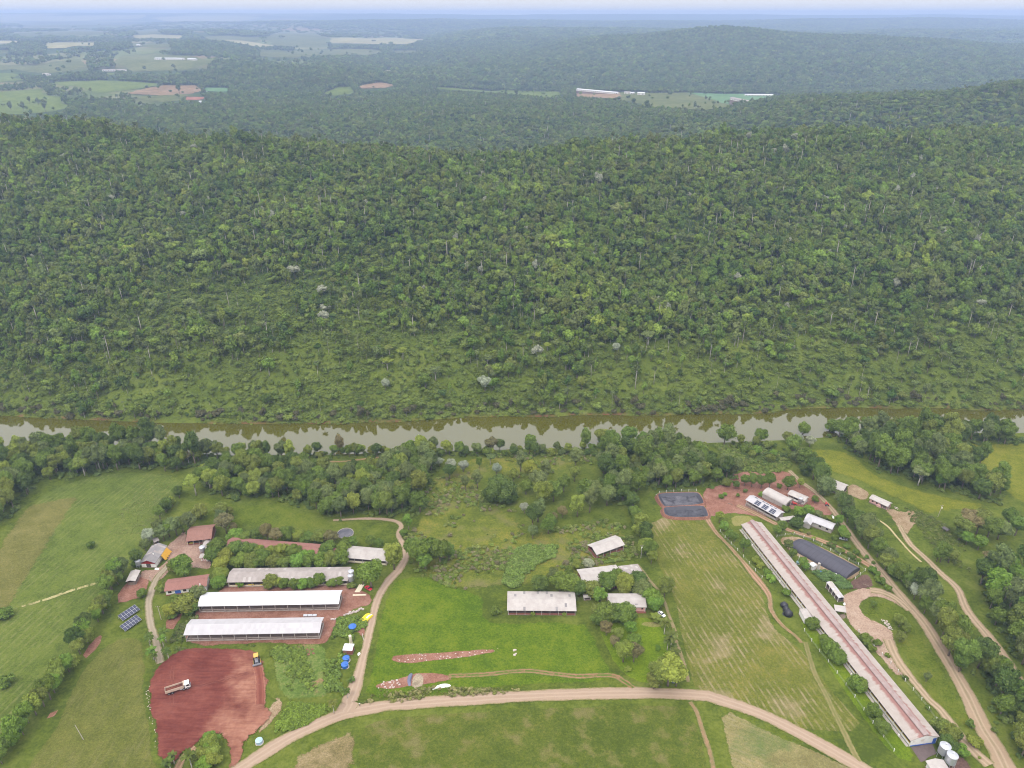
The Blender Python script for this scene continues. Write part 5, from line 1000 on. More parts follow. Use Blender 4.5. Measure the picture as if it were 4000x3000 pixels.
def frame_from(a, b, h):
    wa, wb = hit(*a, h), hit(*b, h); d = wb-wa; d.z = 0; L = d.length; rz = math.atan2(d.y, d.x)
    return wa, L, rz
def low_ground(wa, rz, L, W):
    q = [(0,0),(L,0),(L,W),(0,W)]; c, s = math.cos(rz), math.sin(rz)
    zs = [ground(wa.x+x*c-y*s, wa.y+x*s+y*c) for x, y in q]; return min(zs), max(zs)
_sheet_cache = {}
def sheet_mesh(w, l, mat, waves=3):
    k = (round(w, 3), round(l, 3), mat.name)
    if k not in _sheet_cache:
        n = waves*2; b = MB(); vs = []
        for j in (0, l):
            for i in range(n+1): vs.append((w*i/n, j, .03*(i % 2)))
        fs = [(i, i+1, n+2+i, n+1+i) for i in range(n)]
        b.add(vs, fs); b.box(0, w, l-.03, l, -.03, .0); b.box(0, w, 0, .03, -.03, 0)
        _sheet_cache[k] = b.mesh('roof_sheet', mat)
    return _sheet_cache[k]
def lay_sheets(roof, L, y0, z0, y1, z1, cols, rows, mat, rs, x0=0.0, odd=None):
    """Sheets from eave (y0, z0) up to ridge (y1, z1) as sub-parts of the roof."""
    run = math.hypot(y1-y0, z1-z0); cw, rl = L/cols, run/rows; pitch = math.atan2(z1-z0, abs(y1-y0)); back = y1 < y0
    me = sheet_mesh(cw*1.01, rl*1.03, mat)
    for r in range(rows):
        for c in range(cols):
            m2 = me
            if odd and rs.random() < odd[0]: m2 = sheet_mesh(cw*1.01, rl*1.03, odd[1])
            o = link('roof_sheet', m2, roof); f = r/rows; lift = .05+.012*r+rs.uniform(0, .012)
            o.location = (x0+(c+1)*cw if back else x0+c*cw, y0+(y1-y0)*f, z0+(z1-z0)*f+lift)
            o.rotation_euler = (pitch+rs.uniform(-.003, .003), 0, math.pi if back else 0)
def window(parent, x, y, z, w, h, axis='x', fm=FRAME):
    """Window on a wall facing -y (axis x) or facing +/-x (axis y)."""
    t = .06
    if axis == 'x': o = MB().box(x, x+w, y-t, y+.02, z, z+h).build('window', GLASS, parent); f = MB().box(x-.08, x+w+.08, y-t*.8, y+.01, z-.1, z).box(x-.08, x+w+.08, y-t*.8, y+.01, z+h, z+h+.08).box(x-.08, x, y-t*.8, y+.01, z, z+h).box(x+w, x+w+.08, y-t*.8, y+.01, z, z+h).box(x+w/2-.03, x+w/2+.03, y-t-.02, y, z, z+h)
    else: o = MB().box(y-t, y+t, x, x+w, z, z+h).build('window', GLASS, parent); f = MB().box(y-t*1.3, y+t*1.3, x-.08, x+w+.08, z-.1, z).box(y-t*1.3, y+t*1.3, x-.08, x+w+.08, z+h, z+h+.08)
    f.build('frame', fm, o); return o
def barn(name, label, cat, A, B, W, eave, rise, roofm, cols=0, rows=2, wallm=None, walls=None, posts=0, postm=None, wins=(), doors=(), rf=.5, over=.5, group=None, seed=1, slab=True, backposts=False, rail=None, odd=None, cap=True, gablem=None, into=None, thick=.12, L=None):
    """Gable building. A-B: picture ends of the camera-side eave line. walls: {side: (z0, z1 or 'g')} with sides f, b, l, r."""
    rs = random.Random(seed); wa, L0, rz = frame_from(A, B, eave); L = L or L0; zlo, zhi = low_ground(wa, rz, L, W)
    root = empty(name, (wa.x, wa.y, zhi), rz); base = zlo-zhi-.35
    if into is None: tag(root, label, cat, group)
    else: root.name = 'wing'; root.parent = into; root.matrix_world = Matrix.Translation((wa.x, wa.y, zhi)) @ Matrix.Rotation(rz, 4, 'Z'); root.matrix_parent_inverse = Matrix(); root.location = Matrix.Rotation(-into.rotation_euler.z, 3, 'Z') @ (Vector((wa.x, wa.y, zhi))-into.location); root.rotation_euler = (0, 0, rz-into.rotation_euler.z)
    yr, zr = W*rf, eave+rise; o = over; wallm = wallm or W_WHITE
    if slab: MB().box(o*.6, L-o*.6, o*.6, W-o*.6, base, .06).build('floor', SLAB, root)
    b = MB(); b.prism([(0, 0)], 0, 0) if False else None
    vs = [(0,0,eave),(0,yr,zr),(0,W,eave),(0,W,eave-thick),(0,yr,zr-thick),(0,0,eave-thick)]; vs = vs+[(L, y, z) for _, y, z in vs]
    fs = [(0,6,7,1),(1,7,8,2),(2,8,9,3),(3,9,10,4),(4,10,11,5),(5,11,6,0),(0,1,4,5),(1,2,3,4),(6,11,10,7),(7,10,9,8)]
    roof = MB().add(vs, fs).build('roof', roofm, root)
    if cols:
        lay_sheets(roof, L, 0, eave, yr, zr, cols, rows, roofm, rs, odd=odd)
        if rf < .95: lay_sheets(roof, L, W, eave, yr, zr, cols, rows, roofm, rs, odd=odd)
    if cap: MB().prism([(yr-.28, zr-.02),(yr, zr+.14),(yr+.28, zr-.02)], 0, L).build('ridge_cap', roofm, roof).data.transform(Matrix(((0,1,0,0),(1,0,0,0),(0,0,1,0),(0,0,0,1))))
    ze = lambda y: eave+(rise*y/yr if y <= yr else rise*(W-y)/max(W-yr, .01))-thick-.01
    t = .15
    for side, (z0, z1) in (walls or {}).items():
        m = MB(); z0 = base if z0 == 0 else z0; gm = (gablem or {}).get(side, wallm)
        if side in 'fb':
            y = o if side == 'f' else W-o-t; top = ze(o) if z1 == 'g' else z1; m.box(o, L-o, y, y+t, z0, top)
        else:
            x = o if side == 'l' else L-o-t
            if z1 == 'g':
                pr = [(o+t, z0),(W-o-t, z0),(W-o-t, ze(W-o)),(yr, ze(yr)),(o+t, ze(o))]; n = 5
                m.add([(x, a, c) for a, c in pr]+[(x+t, a, c) for a, c in pr], [tuple(range(n-1,-1,-1)), tuple(range(n,2*n))]+[(k,(k+1) % n,n+(k+1) % n,n+k) for k in range(n)])
            else: m.box(x, x+t, o+t, W-o-t, z0, z1)
        m.build('wall', gm, root)
    pm = postm or CONC
    if posts:
        me = MB().box(-.11, .11, -.11, .11, base, ze(o)).mesh('post', pm)
        for k in range(posts):
            x = o+.12+(L-2*o-.24)*k/(posts-1); link('post', me, root, (x, o-.14, 0))
            if backposts: link('post', me, root, (x, W-o+.14, 0))
    if rail:
        for zz, hh in rail: MB().box(o, L-o, o+.16, o+.26, zz, zz+hh).build('rail', pm, root)
    for w in wins: window(root, w[0], o, w[1], w[2], w[3])
    for d in doors:
        dd = MB().box(d[0], d[0]+d[2], o-.07, o+.03, 0, d[3]).build('door', d[4] if len(d) > 4 else WOODM, root); MB().box(d[0]+d[2]*.8, d[0]+d[2]*.8+.07, o-.13, o-.07, 1.0, 1.12).build('handle', CONC, dd)
    root['L'] = L; root['W'] = W
    return root
def T2(c, a, b): return px(c, *a), px(c, *b)

for k, (a, b, lab) in enumerate([((682,866),(1703,847),'upper of the two open barns with white metal roof'), ((583,1074),(1565,1055),'lower open barn with white panel roof beside the earth pad')]):
    barn('open_barn', lab, 'barn', *T2('A', a, b), (9.3, 9.5)[k], 3.9, 1.5, (R_WHITE, R_WHITE2)[k], 50, 2, CONC, {'b':(0, 1.2), 'l':(0, .9), 'r':(0, .9), 'f':(0, .35)}, posts=12, rail=[(1.0, .16)], backposts=True, group='white roofed open barns', seed=10+k)
r = barn('livestock_shed', 'grey fibre roofed livestock shed behind the clipped bushes', 'shed', *T2('A', (893,694), (1768,680)), 10.2, 3.1, 1.7, R_GREY, 46, 2, W_CREAM, {'f':(0, .9), 'b':(0, 'g'), 'l':(0, 'g'), 'r':(0, 'g')}, posts=11, backposts=False, seed=12, odd=(.08, R_PALE))
for x in (4, 10, 16): MB().box(x, x+3, .36, .42, .9, 1.5).build('curtain', W_YELL, r)
r = barn('tiled_shed', 'long red clay tiled shed between two rows of trees', 'shed', *T2('A', (880,458), (1690,513)), 9.5, 3.0, 1.9, R_TILE, 0, 0, W_BRICK, {'f':(0, 1.0), 'b':(0, 'g'), 'l':(0, 'g')}, posts=12, seed=13)
barn('livestock_shed', 'pale roofed livestock shed at the end of the tiled shed', 'shed', *T2('A', (1692,513), (2048,540)), 9.6, 2.9, 1.9, R_PALE, 24, 2, W_CREAM, {'f':(0, .9), 'b':(0, 'g'), 'r':(0, 'g')}, posts=7, seed=14)
r = barn('tiled_barn', 'square barn with weathered red tile roof above the yard', 'barn', *T2('A', (600,397), (785,380)), 13, 3.0, 2.4, R_TILE2, 0, 0, W_BRICK, {'f':(0, .8), 'b':(0, 'g'), 'l':(0, 'g'), 'r':(0, 'g')}, posts=5, doors=[(8, 0, 2.4, 2.3)], seed=15)
r = barn('farmhouse', 'long white house with red tile roof', 'house', *T2('A', (443,757), (752,722)), 8.8, 2.9, 1.5, R_TILE, 0, 0, W_WHITE, {'f':(0, 'g'), 'b':(0, 'g'), 'l':(0, 'g'), 'r':(0, 'g')}, wins=[(1.6,1.1,1.4,1.1),(8.4,1.1,1.3,1.1),(11.6,1.1,1.2,1.0),(14.6,1.1,1.4,1.1)], doors=[(4.6,0,2.6,2.2,BLUEP)], seed=16)
MB().tube((16.5,.2,3.0),(16.5,.2,4.6),.3,.3,10).build('chimney', W_WHITE, r); MB().box(.3,17.6,.12,.46,-.3,.35).build('plinth', W_BRICK, r)
r = barn('gabled_barn', 'grey roofed gabled barn with red and white gable facing the lane', 'barn', *T2('H', (580,630), (752,408)), 8.2, 3.0, 1.7, R_DGREY, 12, 2, W_WHITE, {'f':(0,'g'),'b':(0,'g'),'r':(0,'g'),'l':(0,2.2)}, seed=17, odd=(.2, R_GREY), L=14)
MB().add([(.42,.6,2.3),(.42,7.6,2.3),(.42,7.6,2.95),(.42,4.1,4.5),(.42,.6,2.95)], [(0,1,2,3,4),(4,3,2,1,0)]).build('gable_board', REDP, r)
MB().box(.4,.62,3.0,5.2,0,2.3).build('door', W_DARK, r); MB().tube((5,3.0,4.4),(5,3.0,5.2),.25,.25,8).build('vent_pipe', W_WHITE, r)
tarp = MB(); tv = [(6+.6*i, -.1-.9*j*(.6+.15*((i*7+j*3) % 3)), 2.9-.95*j+.08*((i+j) % 2)) for i in range(12) for j in range(4)]
tarp.add(tv, [(i*4+j, (i+1)*4+j, (i+1)*4+j+1, i*4+j+1) for i in range(11) for j in range(3)]).build('awning', plain('orange_tarp', (.55,.30,.03), .6, .25, 1.2), r, True)
barn('lean_shed', 'small pale roofed shed at the hedge below the gabled barn', 'shed', *T2('H', (290,888), (372,745)), 4.6, 2.4, .7, R_PALE, 6, 1, WOODM, {'b':(0,'g'),'l':(0,1.4)}, posts=3, postm=WOODM, seed=18)
barn('lean_shed', 'low grey annex behind the gabled barn', 'shed', *T2('H', (560,330), (640,300)), 4.0, 2.6, .6, R_GREY, 4, 1, WOODM, {'b':(0,'g'),'l':(0,'g'),'r':(0,'g')}, posts=2, postm=WOODM, seed=19)
r = barn('feed_room', 'small white hut with red stripes below the round silo', 'hut', *T2('H', (1205,552), (1335,560)), 3.6, 2.3, .8, R_PALE, 4, 1, W_WHITE, {'f':(0,'g'),'b':(0,'g'),'l':(0,'g'),'r':(0,'g')}, seed=20)
for x in (1.5, 2.6): MB().box(x, x+.35, .44, .52, 0, 2.1).build('stripe', REDP, r)
barn('feed_room', 'little grey roofed store above the round silo', 'hut', *T2('H', (1252,372), (1342,378)), 4.2, 2.4, .6, R_GREY, 3, 1, W_WHITE, {'f':(0,'g'),'b':(0,'g'),'l':(0,'g'),'r':(0,'g')}, seed=21)

barn('brick_barn', 'small brick barn with pale roof standing alone above the grey roofs', 'barn', *T2('K', (540,365), (1000,215)), 9.0, 3.3, 1.7, R_PALE, 15, 2, W_BRICK, {'f':(0,1.3),'b':(0,'g'),'l':(0,1.9),'r':(0,1.5)}, posts=5, seed=22)
barn('cattle_barn', 'wide pale roofed barn half hidden by round trees', 'barn', *T2('K', (330,895), (985,822)), 13.2, 3.2, 1.8, R_PALE, 20, 3, W_BRICK, {'f':(0,1.2),'b':(0,'g'),'l':(0,'g'),'r':(0,'g')}, posts=6, seed=23, odd=(.05, R_GREY))
barn('cattle_barn', 'greyer roofed extension at the right of the wide pale barn', 'barn', *T2('K', (1000,800), (1325,765)), 11.6, 3.0, 1.2, R_GREY, 10, 3, W_BRICK, {'f':(0,1.2),'b':(0,'g'),'r':(0,'g')}, posts=4, seed=24, odd=(.2, R_PALE))
barn('long_shed', 'broad grey shed with patched dark roof sheets in the meadow', 'shed', *T2('B', (988,826), (1450,829)), 12.7, 2.9, 1.0, R_PALE, 30, 3, W_BRICK, {'f':(0,.9),'b':(0,'g'),'l':(0,'g'),'r':(0,'g')}, posts=9, seed=27, odd=(.06, R_DGREY))
r = barn('pink_house', 'pink walled house with pale roof behind round garden trees', 'house', *T2('K', (735,1215), (1355,1215)), 9.2, 2.9, 1.5, R_PALE, 17, 2, W_PINK, {'b':(0,'g'),'l':(0,'g'),'r':(0,'g')}, posts=4, postm=W_WHITE, seed=26)
L = r['L']; MB().box(L*.69, L-.5, .5, .66, -.4, 2.7).box(L*.69, L*.69+.15, .66, 3.2, -.4, 2.7).build('wall', W_PINK, r); MB().box(.6, L*.69, 3.2, 3.35, -.4, 2.9).build('wall', W_PINK, r)
window(r, L*.87, .5, 1.3, .8, .9); MB().box(L*.60, L-.2, -.8, .45, -.4, .12).build('porch_step', W_BRICK, r); window(r, L*.3, 3.2, 1.0, 1.4, 1.1); MB().box(L*.12, L*.12+1.0, 3.1, 3.25, 0, 2.1).build('door', WOODM, r); MB().box(L*.70,L*.77,1.2,2.2,3.45,3.55).build('skylight', R_DGREY, r)
barn('store_hut', 'tiny pale roofed store under the trees by the wide barn', 'hut', *T2('K', (560,935), (655,940)), 3.2, 2.2, .6, R_PALE, 3, 1, W_PINK, {'f':(0,'g'),'b':(0,'g'),'l':(0,'g'),'r':(0,'g')}, seed=28)
barn('oven_hut', 'little white walled oven hut left of the pink house', 'hut', *T2('K', (330,1060), (472,1050)), 2.6, 2.0, .4, R_PALE, 3, 1, W_WHITE, {'b':(0,'g'),'l':(0,'g'),'r':(0,'g')}, seed=29)

# right hand farmstead
def vault_shed(name, label, A, B, W, eave, rise, mat, seed):
    rs = random.Random(seed); wa, L, rz = frame_from(A, B, eave); zlo, zhi = low_ground(wa, rz, L, W); root = tag(empty(name, (wa.x, wa.y, zhi), rz), label, 'shed')
    n = 10; arc = [(W/2-W/2*math.cos(math.pi*k/n), eave+rise*math.sin(math.pi*k/n)) for k in range(n+1)]
    bays = 9; roof = MB().add([(x, y, z-.08) for x in (0, L) for y, z in arc], [(k, n+1+k, n+2+k, k+1) for k in range(n)]).build('roof', mat, root)
    me = MB().add([(x, y, z+.03*(1 if x else 1)) for x in (0, L/bays*1.01) for y, z in arc], [(k, n+1+k, n+2+k, k+1) for k in range(n)]).mesh('roof_sheet', mat, True)
    for b in range(bays): link('roof_sheet', me, roof, (L*b/bays, 0, .012*(b % 2)))
    for x in (.3, L-.45):
        p = [(x, .2, -.5)]+[(x, y*.95+W*.025, z-.12) for y, z in arc]+[(x, W-.2, -.5)]; m = len(p)
        MB().add(p+[(a+.15, b, c) for a, b, c in p], [tuple(range(m-1,-1,-1)), tuple(range(m, 2*m))]).build('wall', W_GREY, root)
    for y in (.2, W-.35): MB().box(.3, L-.3, y, y+.15, -.5, eave-.1).build('wall', W_GREY, root)
    MB().box(L-.32, L-.22, W*.3, W*.7, 0, 2.6).build('door', W_DARK, root); MB().box(.5, L-.5, .5, W-.5, -.4, .05).build('floor', SLAB, root); return root
vault_shed('vaulted_shed', 'pale vaulted shed behind the solar roof', *T2('D', (556,262), (850,395)), 7.6, 2.4, 2.0, R_PALE, 31)
sol = barn('solar_shed', 'white roofed shed carrying dark solar panels', 'shed', *T2('D', (348,346), (745,540)), 7.4, 2.8, 1.3, R_WHITE2, 18, 2, W_GREY, {'f':(0,1.0),'b':(0,'g'),'r':(0,'g')}, posts=6, seed=32)
r = barn('tool_shed', 'pale roofed shed with open front beside the small silo', 'shed', *T2('D', (868,262), (1085,345)), 6.0, 2.8, 1.0, R_PALE, 10, 2, W_WHITE, {'f':(0,1.1),'b':(0,'g'),'r':(0,'g')}, posts=4, seed=33)
barn('machine_shed', 'large pale roofed machine shed half behind the tall hedge tree', 'shed', *T2('D', (1320,140), (1560,222)), 9.0, 3.4, 1.6, R_PALE, 12, 2, W_DARK, {'b':(0,'g'),'r':(0,'g'),'f':(0,1.0)}, posts=4, seed=34)
r = barn('pink_cottage', 'small pink cottage with pale roof and corner porch', 'house', *T2('D', (1875,315), (2112,412)), 5.6, 2.5, 1.2, R_PALE, 11, 2, W_PINK, {'b':(0,'g'),'l':(0,'g')}, posts=0, seed=35)
L = r['L']; MB().box(.5, L*.58, .5, .66, -.4, 2.4).build('wall', W_PINK, r); window(r, L*.16, .5, .9, .9, .9); window(r, L*.38, .5, .9, .9, .9); MB().box(L*.58,L*.58+.15,.5,4.9,-.4,2.4).build('wall', W_PINK, r)
for x, y in ((L*.74,.5),(L-.6,.5),(L-.6,4.9)): MB().box(x-.1,x+.1,y-.1,y+.1,-.4,2.4).build('post', W_PINK, r)
MB().box(L*.45,L*.66,-.2,.4,-.3,1.0).build('porch_wall', W_PINK, r)
wh = barn('white_house', 'white hipped roof house with a front wing by the twin rut lane', 'house', *T2('D', (1078,572), (1425,693)), 6.6, 2.9, 1.4, R_WHITE2, 16, 2, W_GREY, {'f':(0,'g'),'b':(0,'g'),'l':(0,'g'),'r':(0,'g')}, wins=[(8.0,1.1,1.1,1.1),(11.8,1.1,1.3,1.1)], seed=36)
w = MB(); w.add([(.2,.4,2.8),(4.6,.4,2.8),(2.4,.4,4.2),(2.4,3.4,4.3),(.2,-3.2,2.7),(4.6,-3.2,2.7),(2.4,-3.2,4.1)], [(4,6,3,0),(6,5,1,3),(4,5,6)]); w.build('wing_roof', R_WHITE2, wh); MB().box(.6,4.2,-2.9,.5,-.4,2.75).build('wing_wall', W_GREY, wh)
barn('wood_shed', 'low pale roofed wood shed beside the twin rut lane', 'shed', *T2('D', (795,585), (978,560)), 3.0, 2.0, .5, R_PALE, 7, 1, WOODM, {'b':(0,'g'),'l':(0,'g')}, posts=3, postm=WOODM, seed=37)
barn('field_hut', 'small dark roofed open hut on the right pasture', 'hut', *T2('L', (1325,590), (1385,622)), 2.4, 1.7, .7, R_HUT, 3, 1, WOODM, {}, posts=2, postm=WOODM, backposts=True, slab=False, rf=.5, seed=38)
barn('narrow_shed', 'narrow flat white roofed shed beside the vegetable bed', 'shed', *T2('E', (1112,520), (1312,752)), 3.0, 2.5, .35, R_PALE, 10, 1, W_DARK, {'b':(0,'g'),'l':(0,'g'),'r':(0,1.2),'f':(0,.8)}, posts=5, postm=W_WHITE, seed=39, odd=(.25, R_WHITE2), over=.25)
barn('carport', 'small tilted pale carport roof at the turning yard', 'carport', *T2('E', (1252,952), (1432,977)), 3.6, 2.3, .5, R_PALE, 4, 1, WOODM, {}, posts=2, postm=WOODM, backposts=True, rf=.96, slab=False, seed=40, cap=False)
barn('annex', 'white flat roofed annex against the left side of the very long barn', 'shed', *T2('E', (690,935), (782,1088)), 4.4, 2.6, .3, R_PALE, 4, 1, W_WHITE, {'f':(0,'g'),'b':(0,'g'),'l':(0,'g'),'r':(0,'g')}, seed=41, over=.15)
def hut_box(name, label, c, a, b, W, h, roofm, seed, wallm=None):
    return barn(name, label, 'hut', *T2(c, a, b), W, h, .35, roofm, 3, 1, wallm or W_WHITE, {'f':(0,'g'),'b':(0,'g'),'l':(0,'g'),'r':(0,'g')}, seed=seed, over=.25, doors=[(.8,0,.8,1.9)])
hut_box('pump_hut', 'white pump hut beside the concrete column tank', 'E', (842,212), (908,262), 3.0, 2.5, R_WHITE, 42)
hut_box('pump_house', 'white roofed brick pump house between the blue tanks', 'I', (290,1130), (418,1136), 3.9, 2.6, R_WHITE, 43, W_BRICK)
r = barn('feed_store', 'pale roofed feed store in front of the two silos', 'shed', *T2('G', (505,770), (620,940)), 6.6, 2.6, 1.0, R_PALE, 6, 2, W_WHITE, {'f':(0,'g'),'b':(0,'g'),'l':(0,'g'),'r':(0,'g')}, seed=44)

# the very long barn with a raised ridge vent
def very_long_barn():
    rs = random.Random(45); E = 3.2
    a, b = hit(*px('G', 250, 425), E), hit(*px('C', 582, 516), E)            # left eave: near end, far end
    c = hit(*px('C', 700, 506), E); d = b-a; d.z = 0; L = d.length; rz = math.atan2(d.y, d.x)
    ey = Vector((-math.sin(rz), math.cos(rz), 0)); W = abs((c-b).dot(ey)); W = min(max(W, 11.0), 15.0)
    # frame with x towards the far end, y towards the right side (negative local y)
    z0 = min(a.z, b.z); root = tag(empty('long_barn', (a.x, a.y, a.z), rz), 'very long barn with raised ridge vent and rust stained roof', 'barn')
    tilt = (b.z-a.z)/L; sgn = -1.0
    ts = np.linspace(0, 1, 60); up = max(float(np.max(terrain(a.x+d.x*ts-ey.x*k, a.y+d.y*ts-ey.y*k)-(a.z+tilt*L*ts))) for k in (0, W/2, W)); root.location.z += max(0, up)*.7+.1
    def Z(x): return tilt*x
    yr, rise = W/2, 2.0; vw, vh = 1.15, .5
    def slope_strip(y0, z0_, y1, z1, name, mat, th=.1):
        vs = [(x, sgn*y, Z(x)+z+dz) for x in (0, L) for y, z in ((y0, z0_), (y1, z1)) for dz in (0, -th)]
        return MB().add(vs, [(0,4,6,2),(1,3,7,5),(0,2,3,1),(4,5,7,6),(0,1,5,4),(2,6,7,3)]).build(name, mat, root)
    zr = E+rise; zv = E+rise*(yr-vw)/yr
    roof = slope_strip(0, E, yr, zr, 'roof', R_LONG); slope_strip(W, E, yr, zr, 'roof', R_LONG)
    vent = slope_strip(yr-vw, zv+vh, yr, zr+vh, 'ridge_vent', R_VENT); slope_strip(yr+vw, zv+vh, yr, zr+vh, 'ridge_vent', R_VENT)
    cols = 150; cw = L/cols; run = math.hypot(yr, rise); pitch = math.atan2(rise, yr)
    me = sheet_mesh(cw*1.01, run*.99, R_LSTAIN, 2)
    for k in range(cols):
        for back in (0, 1):
            o = link('roof_sheet', me, roof); x = cw*k
            if not back: o.location = (x+cw, 0, Z(x)+E+.05+rs.uniform(0,.015)); o.rotation_euler = (pitch, 0, math.pi)
            else: o.location = (x, -W, Z(x)+E+.05+rs.uniform(0,.015)); o.rotation_euler = (pitch, 0, 0)
    vsheet = sheet_mesh(cw*3*1.005, math.hypot(vw, zr-zv), R_VENT, 3); vp = math.atan2(zr-zv, vw)
    for k in range(cols//3):
        x = cw*3*k; o = link('vent_sheet', vsheet, vent, (x+cw*3, -(yr-vw), Z(x)+zv+vh+.05)); o.rotation_euler = (vp, 0, math.pi)
        o = link('vent_sheet', vsheet, vent, (x, -(yr+vw), Z(x)+zv+vh+.05)); o.rotation_euler = (vp, 0, 0)
    pm = MB().box(-.12,.12,-.12,.12,-1.0,E-.12).mesh('post', W_WHITE)
    n = int(L/5)
    for k in range(n+1):
        x = .4+(L-.8)*k/n
        for y in (.75, W-.75): link('post', pm, root, (x, -y, Z(x)))
    for y in (.8, W-.95):
        for z_, h_, mt, nm in ((-1.0, 1.9, W_WHITE, 'low_wall'), (.9, .28, W_YELL, 'curtain_roll')):
            vs = [(x, -yy, Z(x)+zz) for x in (.3, L-.3) for yy in (y, y+.14) for zz in (z_, z_+h_)]
            MB().add(vs, [(0,1,3,2),(4,6,7,5),(0,4,5,1),(2,3,7,6),(1,5,7,3),(0,2,6,4)]).build(nm, mt, root)
    vs = [(x, -yy, Z(x)+zz) for x in (.3, L-.3) for yy in (-.7, .4) for zz in (-1.0, .08)]
    MB().add(vs, [(0,1,3,2),(4,6,7,5),(0,4,5,1),(2,3,7,6),(1,5,7,3),(0,2,6,4)]).build('side_walk', CONC, root)
    vs = [(x, -yy, Z(x)+zz) for x in (.5, L-.5) for yy in (1, W-1) for zz in (-1.0, .1)]
    MB().add(vs, [(0,1,3,2),(4,6,7,5),(0,4,5,1),(2,3,7,6),(1,5,7,3),(0,2,6,4)]).build('floor', SLAB, root)
    for x in (.25, L-.4):
        p = [(.8,-.8),(W-.8,-.8),(W-.8,E+.1),(yr,zr-.15),(.8,E+.1)]; m = 5
        MB().add([(x, -y, Z(x)+z) for y, z in p]+[(x+.15, -y, Z(x)+z) for y, z in p], [tuple(range(m)), tuple(range(2*m-1, m-1, -1))]+[(k, m+k, m+(k+1) % m, (k+1) % m) for k in range(m)]).build('wall', W_WHITE, root)
    MB().box(.16,.26,-(W-.8),-.8,-.6,.35).build('painted_plinth', BLUEP, root); MB().box(.12,.3,-(W-1.0),-(W-2.3),.1,2.6).build('door', BLUEP, root)
    for k in range(14):
        x = L*(k+.5)/14; MB().lathe([(.0,.9),(.32,.9),(.36,.1),(.3,0)], 10, (x, .45+.2*(k % 2), Z(x))).build('water_drum', W_GREY if k % 3 else W_WHITE, root)
    return root
R_VENT = roof_mat('vent_sheet_grey_pink', (.33,.265,.25), (.23,.13,.115), .6, .85, .12, .1)
def stained_roof():
    m = NT('long_barn_stained_sheet'); tc = m.n.new('ShaderNodeTexCoord'); sp = m.n.new('ShaderNodeSeparateXYZ'); m.l.new(tc.outputs['Object'], sp.inputs[0]); oi = m.objinfo()
    n1, n2 = m.noise(.3, 4, .6), m.noise(1.6, 5, .65); c = m.mix(n2, (.33,.285,.255), (.43,.38,.345)); c = m.mix(m.mapr(n1, .4, .7, 0, .45), c, (.28,.23,.2))
    c = m.mix(m.math('MULTIPLY', oi.outputs['Random'], .12), c, (.16,.12,.1))
    # red dust washed down from the ridge vent, uneven from sheet to sheet
    y = m.math('ADD', sp.outputs['Y'], m.math('ADD', m.math('MULTIPLY', oi.outputs['Random'], 1.0), m.math('MULTIPLY', n2, .8)))
    c = m.mix(m.mapr(y, 4.1, 5.0, 0, .8), c, m.mix(n2, (.20,.075,.062), (.29,.13,.11)))
    m.lk(c, 'Base Color'); m.set('Roughness', .85); return m.mat
R_LSTAIN = stained_roof()
very_long_barn()

# solar panels
PV = NT('solar_cells'); _tc = PV.n.new('ShaderNodeTexCoord'); _b = PV.n.new('ShaderNodeTexBrick'); _b.offset = 0.0
_b.inputs['Scale'].default_value = 1.0; _b.inputs['Mortar Size'].default_value = .012; _b.inputs['Brick Width'].default_value = .3; _b.inputs['Row Height'].default_value = .3
_b.inputs['Color1'].default_value = (.018,.022,.05,1); _b.inputs['Color2'].default_value = (.026,.03,.065,1); _b.inputs['Mortar'].default_value = (.07,.075,.10,1)
PV.l.new(_tc.outputs['Object'], _b.inputs['Vector']); PV.lk(_b.outputs['Color'], 'Base Color'); PV.set('Roughness', .16); PV.set('Specular IOR Level', .5)
ALU = plain('aluminium_frame', (.55,.55,.57), .35, .05, 3, .5, .6)
def panel_mesh(w, h): return MB().box(0, w, 0, h, 0, .045, 0).mesh('solar_panel', PV.mat), MB().box(0, w, 0, .035, -.01, .055).box(0, w, h-.035, h, -.01, .055).box(0, .035, .035, h-.035, -.01, .055).box(w-.035, w, .035, h-.035, -.01, .055).mesh('frame', ALU)
def array(label, corner_px, cols=6, rows=2, w=1.95, h=1.95, tilt=18, rz=None):
    a = hit(*px('H', *corner_px[0]), .6); b = hit(*px('H', *corner_px[1]), .6); d = b-a; rz = math.atan2(d.y, d.x); w = (Vector((d.x, d.y)).length)/cols
    root = tag(empty('solar_array', (a.x, a.y, ground(a.x, a.y)), rz), label, 'solar array', 'ground solar arrays'); pm, fm = panel_mesh(w*.985, h*.985); ti = math.radians(tilt)
    for r in range(rows):
        for c in range(cols):
            o = link('solar_panel', pm, root, (c*w, r*h*math.cos(ti), .55+r*h*math.sin(ti))); o.rotation_euler = (ti, 0, 0); link('frame', fm, o)
    for c in range(0, cols+1, 2):
        MB().tube((c*w, .3, -.4), (c*w, .3, .62), .06).build('leg', ALU, root); MB().tube((c*w, rows*h*.9, -.4), (c*w, rows*h*.9, .5+rows*h*.9*math.tan(ti)), .06).build('leg', ALU, root)
    return root
array('upper ground mounted solar array on the slope beside the lane', [(112,1455),(362,1305)])
array('lower ground mounted solar array on the slope beside the lane', [(145,1605),(388,1450)])
pm, fm = panel_mesh(1.62, 1.0); ti = math.atan2(1.3, 3.7)
for g0, (gx, n) in enumerate(((5.4, 3), (10.3, 3), (15.2, 3))):
    for c in range(n-1):
        for r in range(3):
            o = link('solar_panel', pm, sol, (gx+c*1.68, .35+r*1.06*math.cos(ti), 2.95+(.35+r*1.06*math.cos(ti))*math.tan(ti))); o.rotation_euler = (ti, 0, 0); link('frame', fm, o)
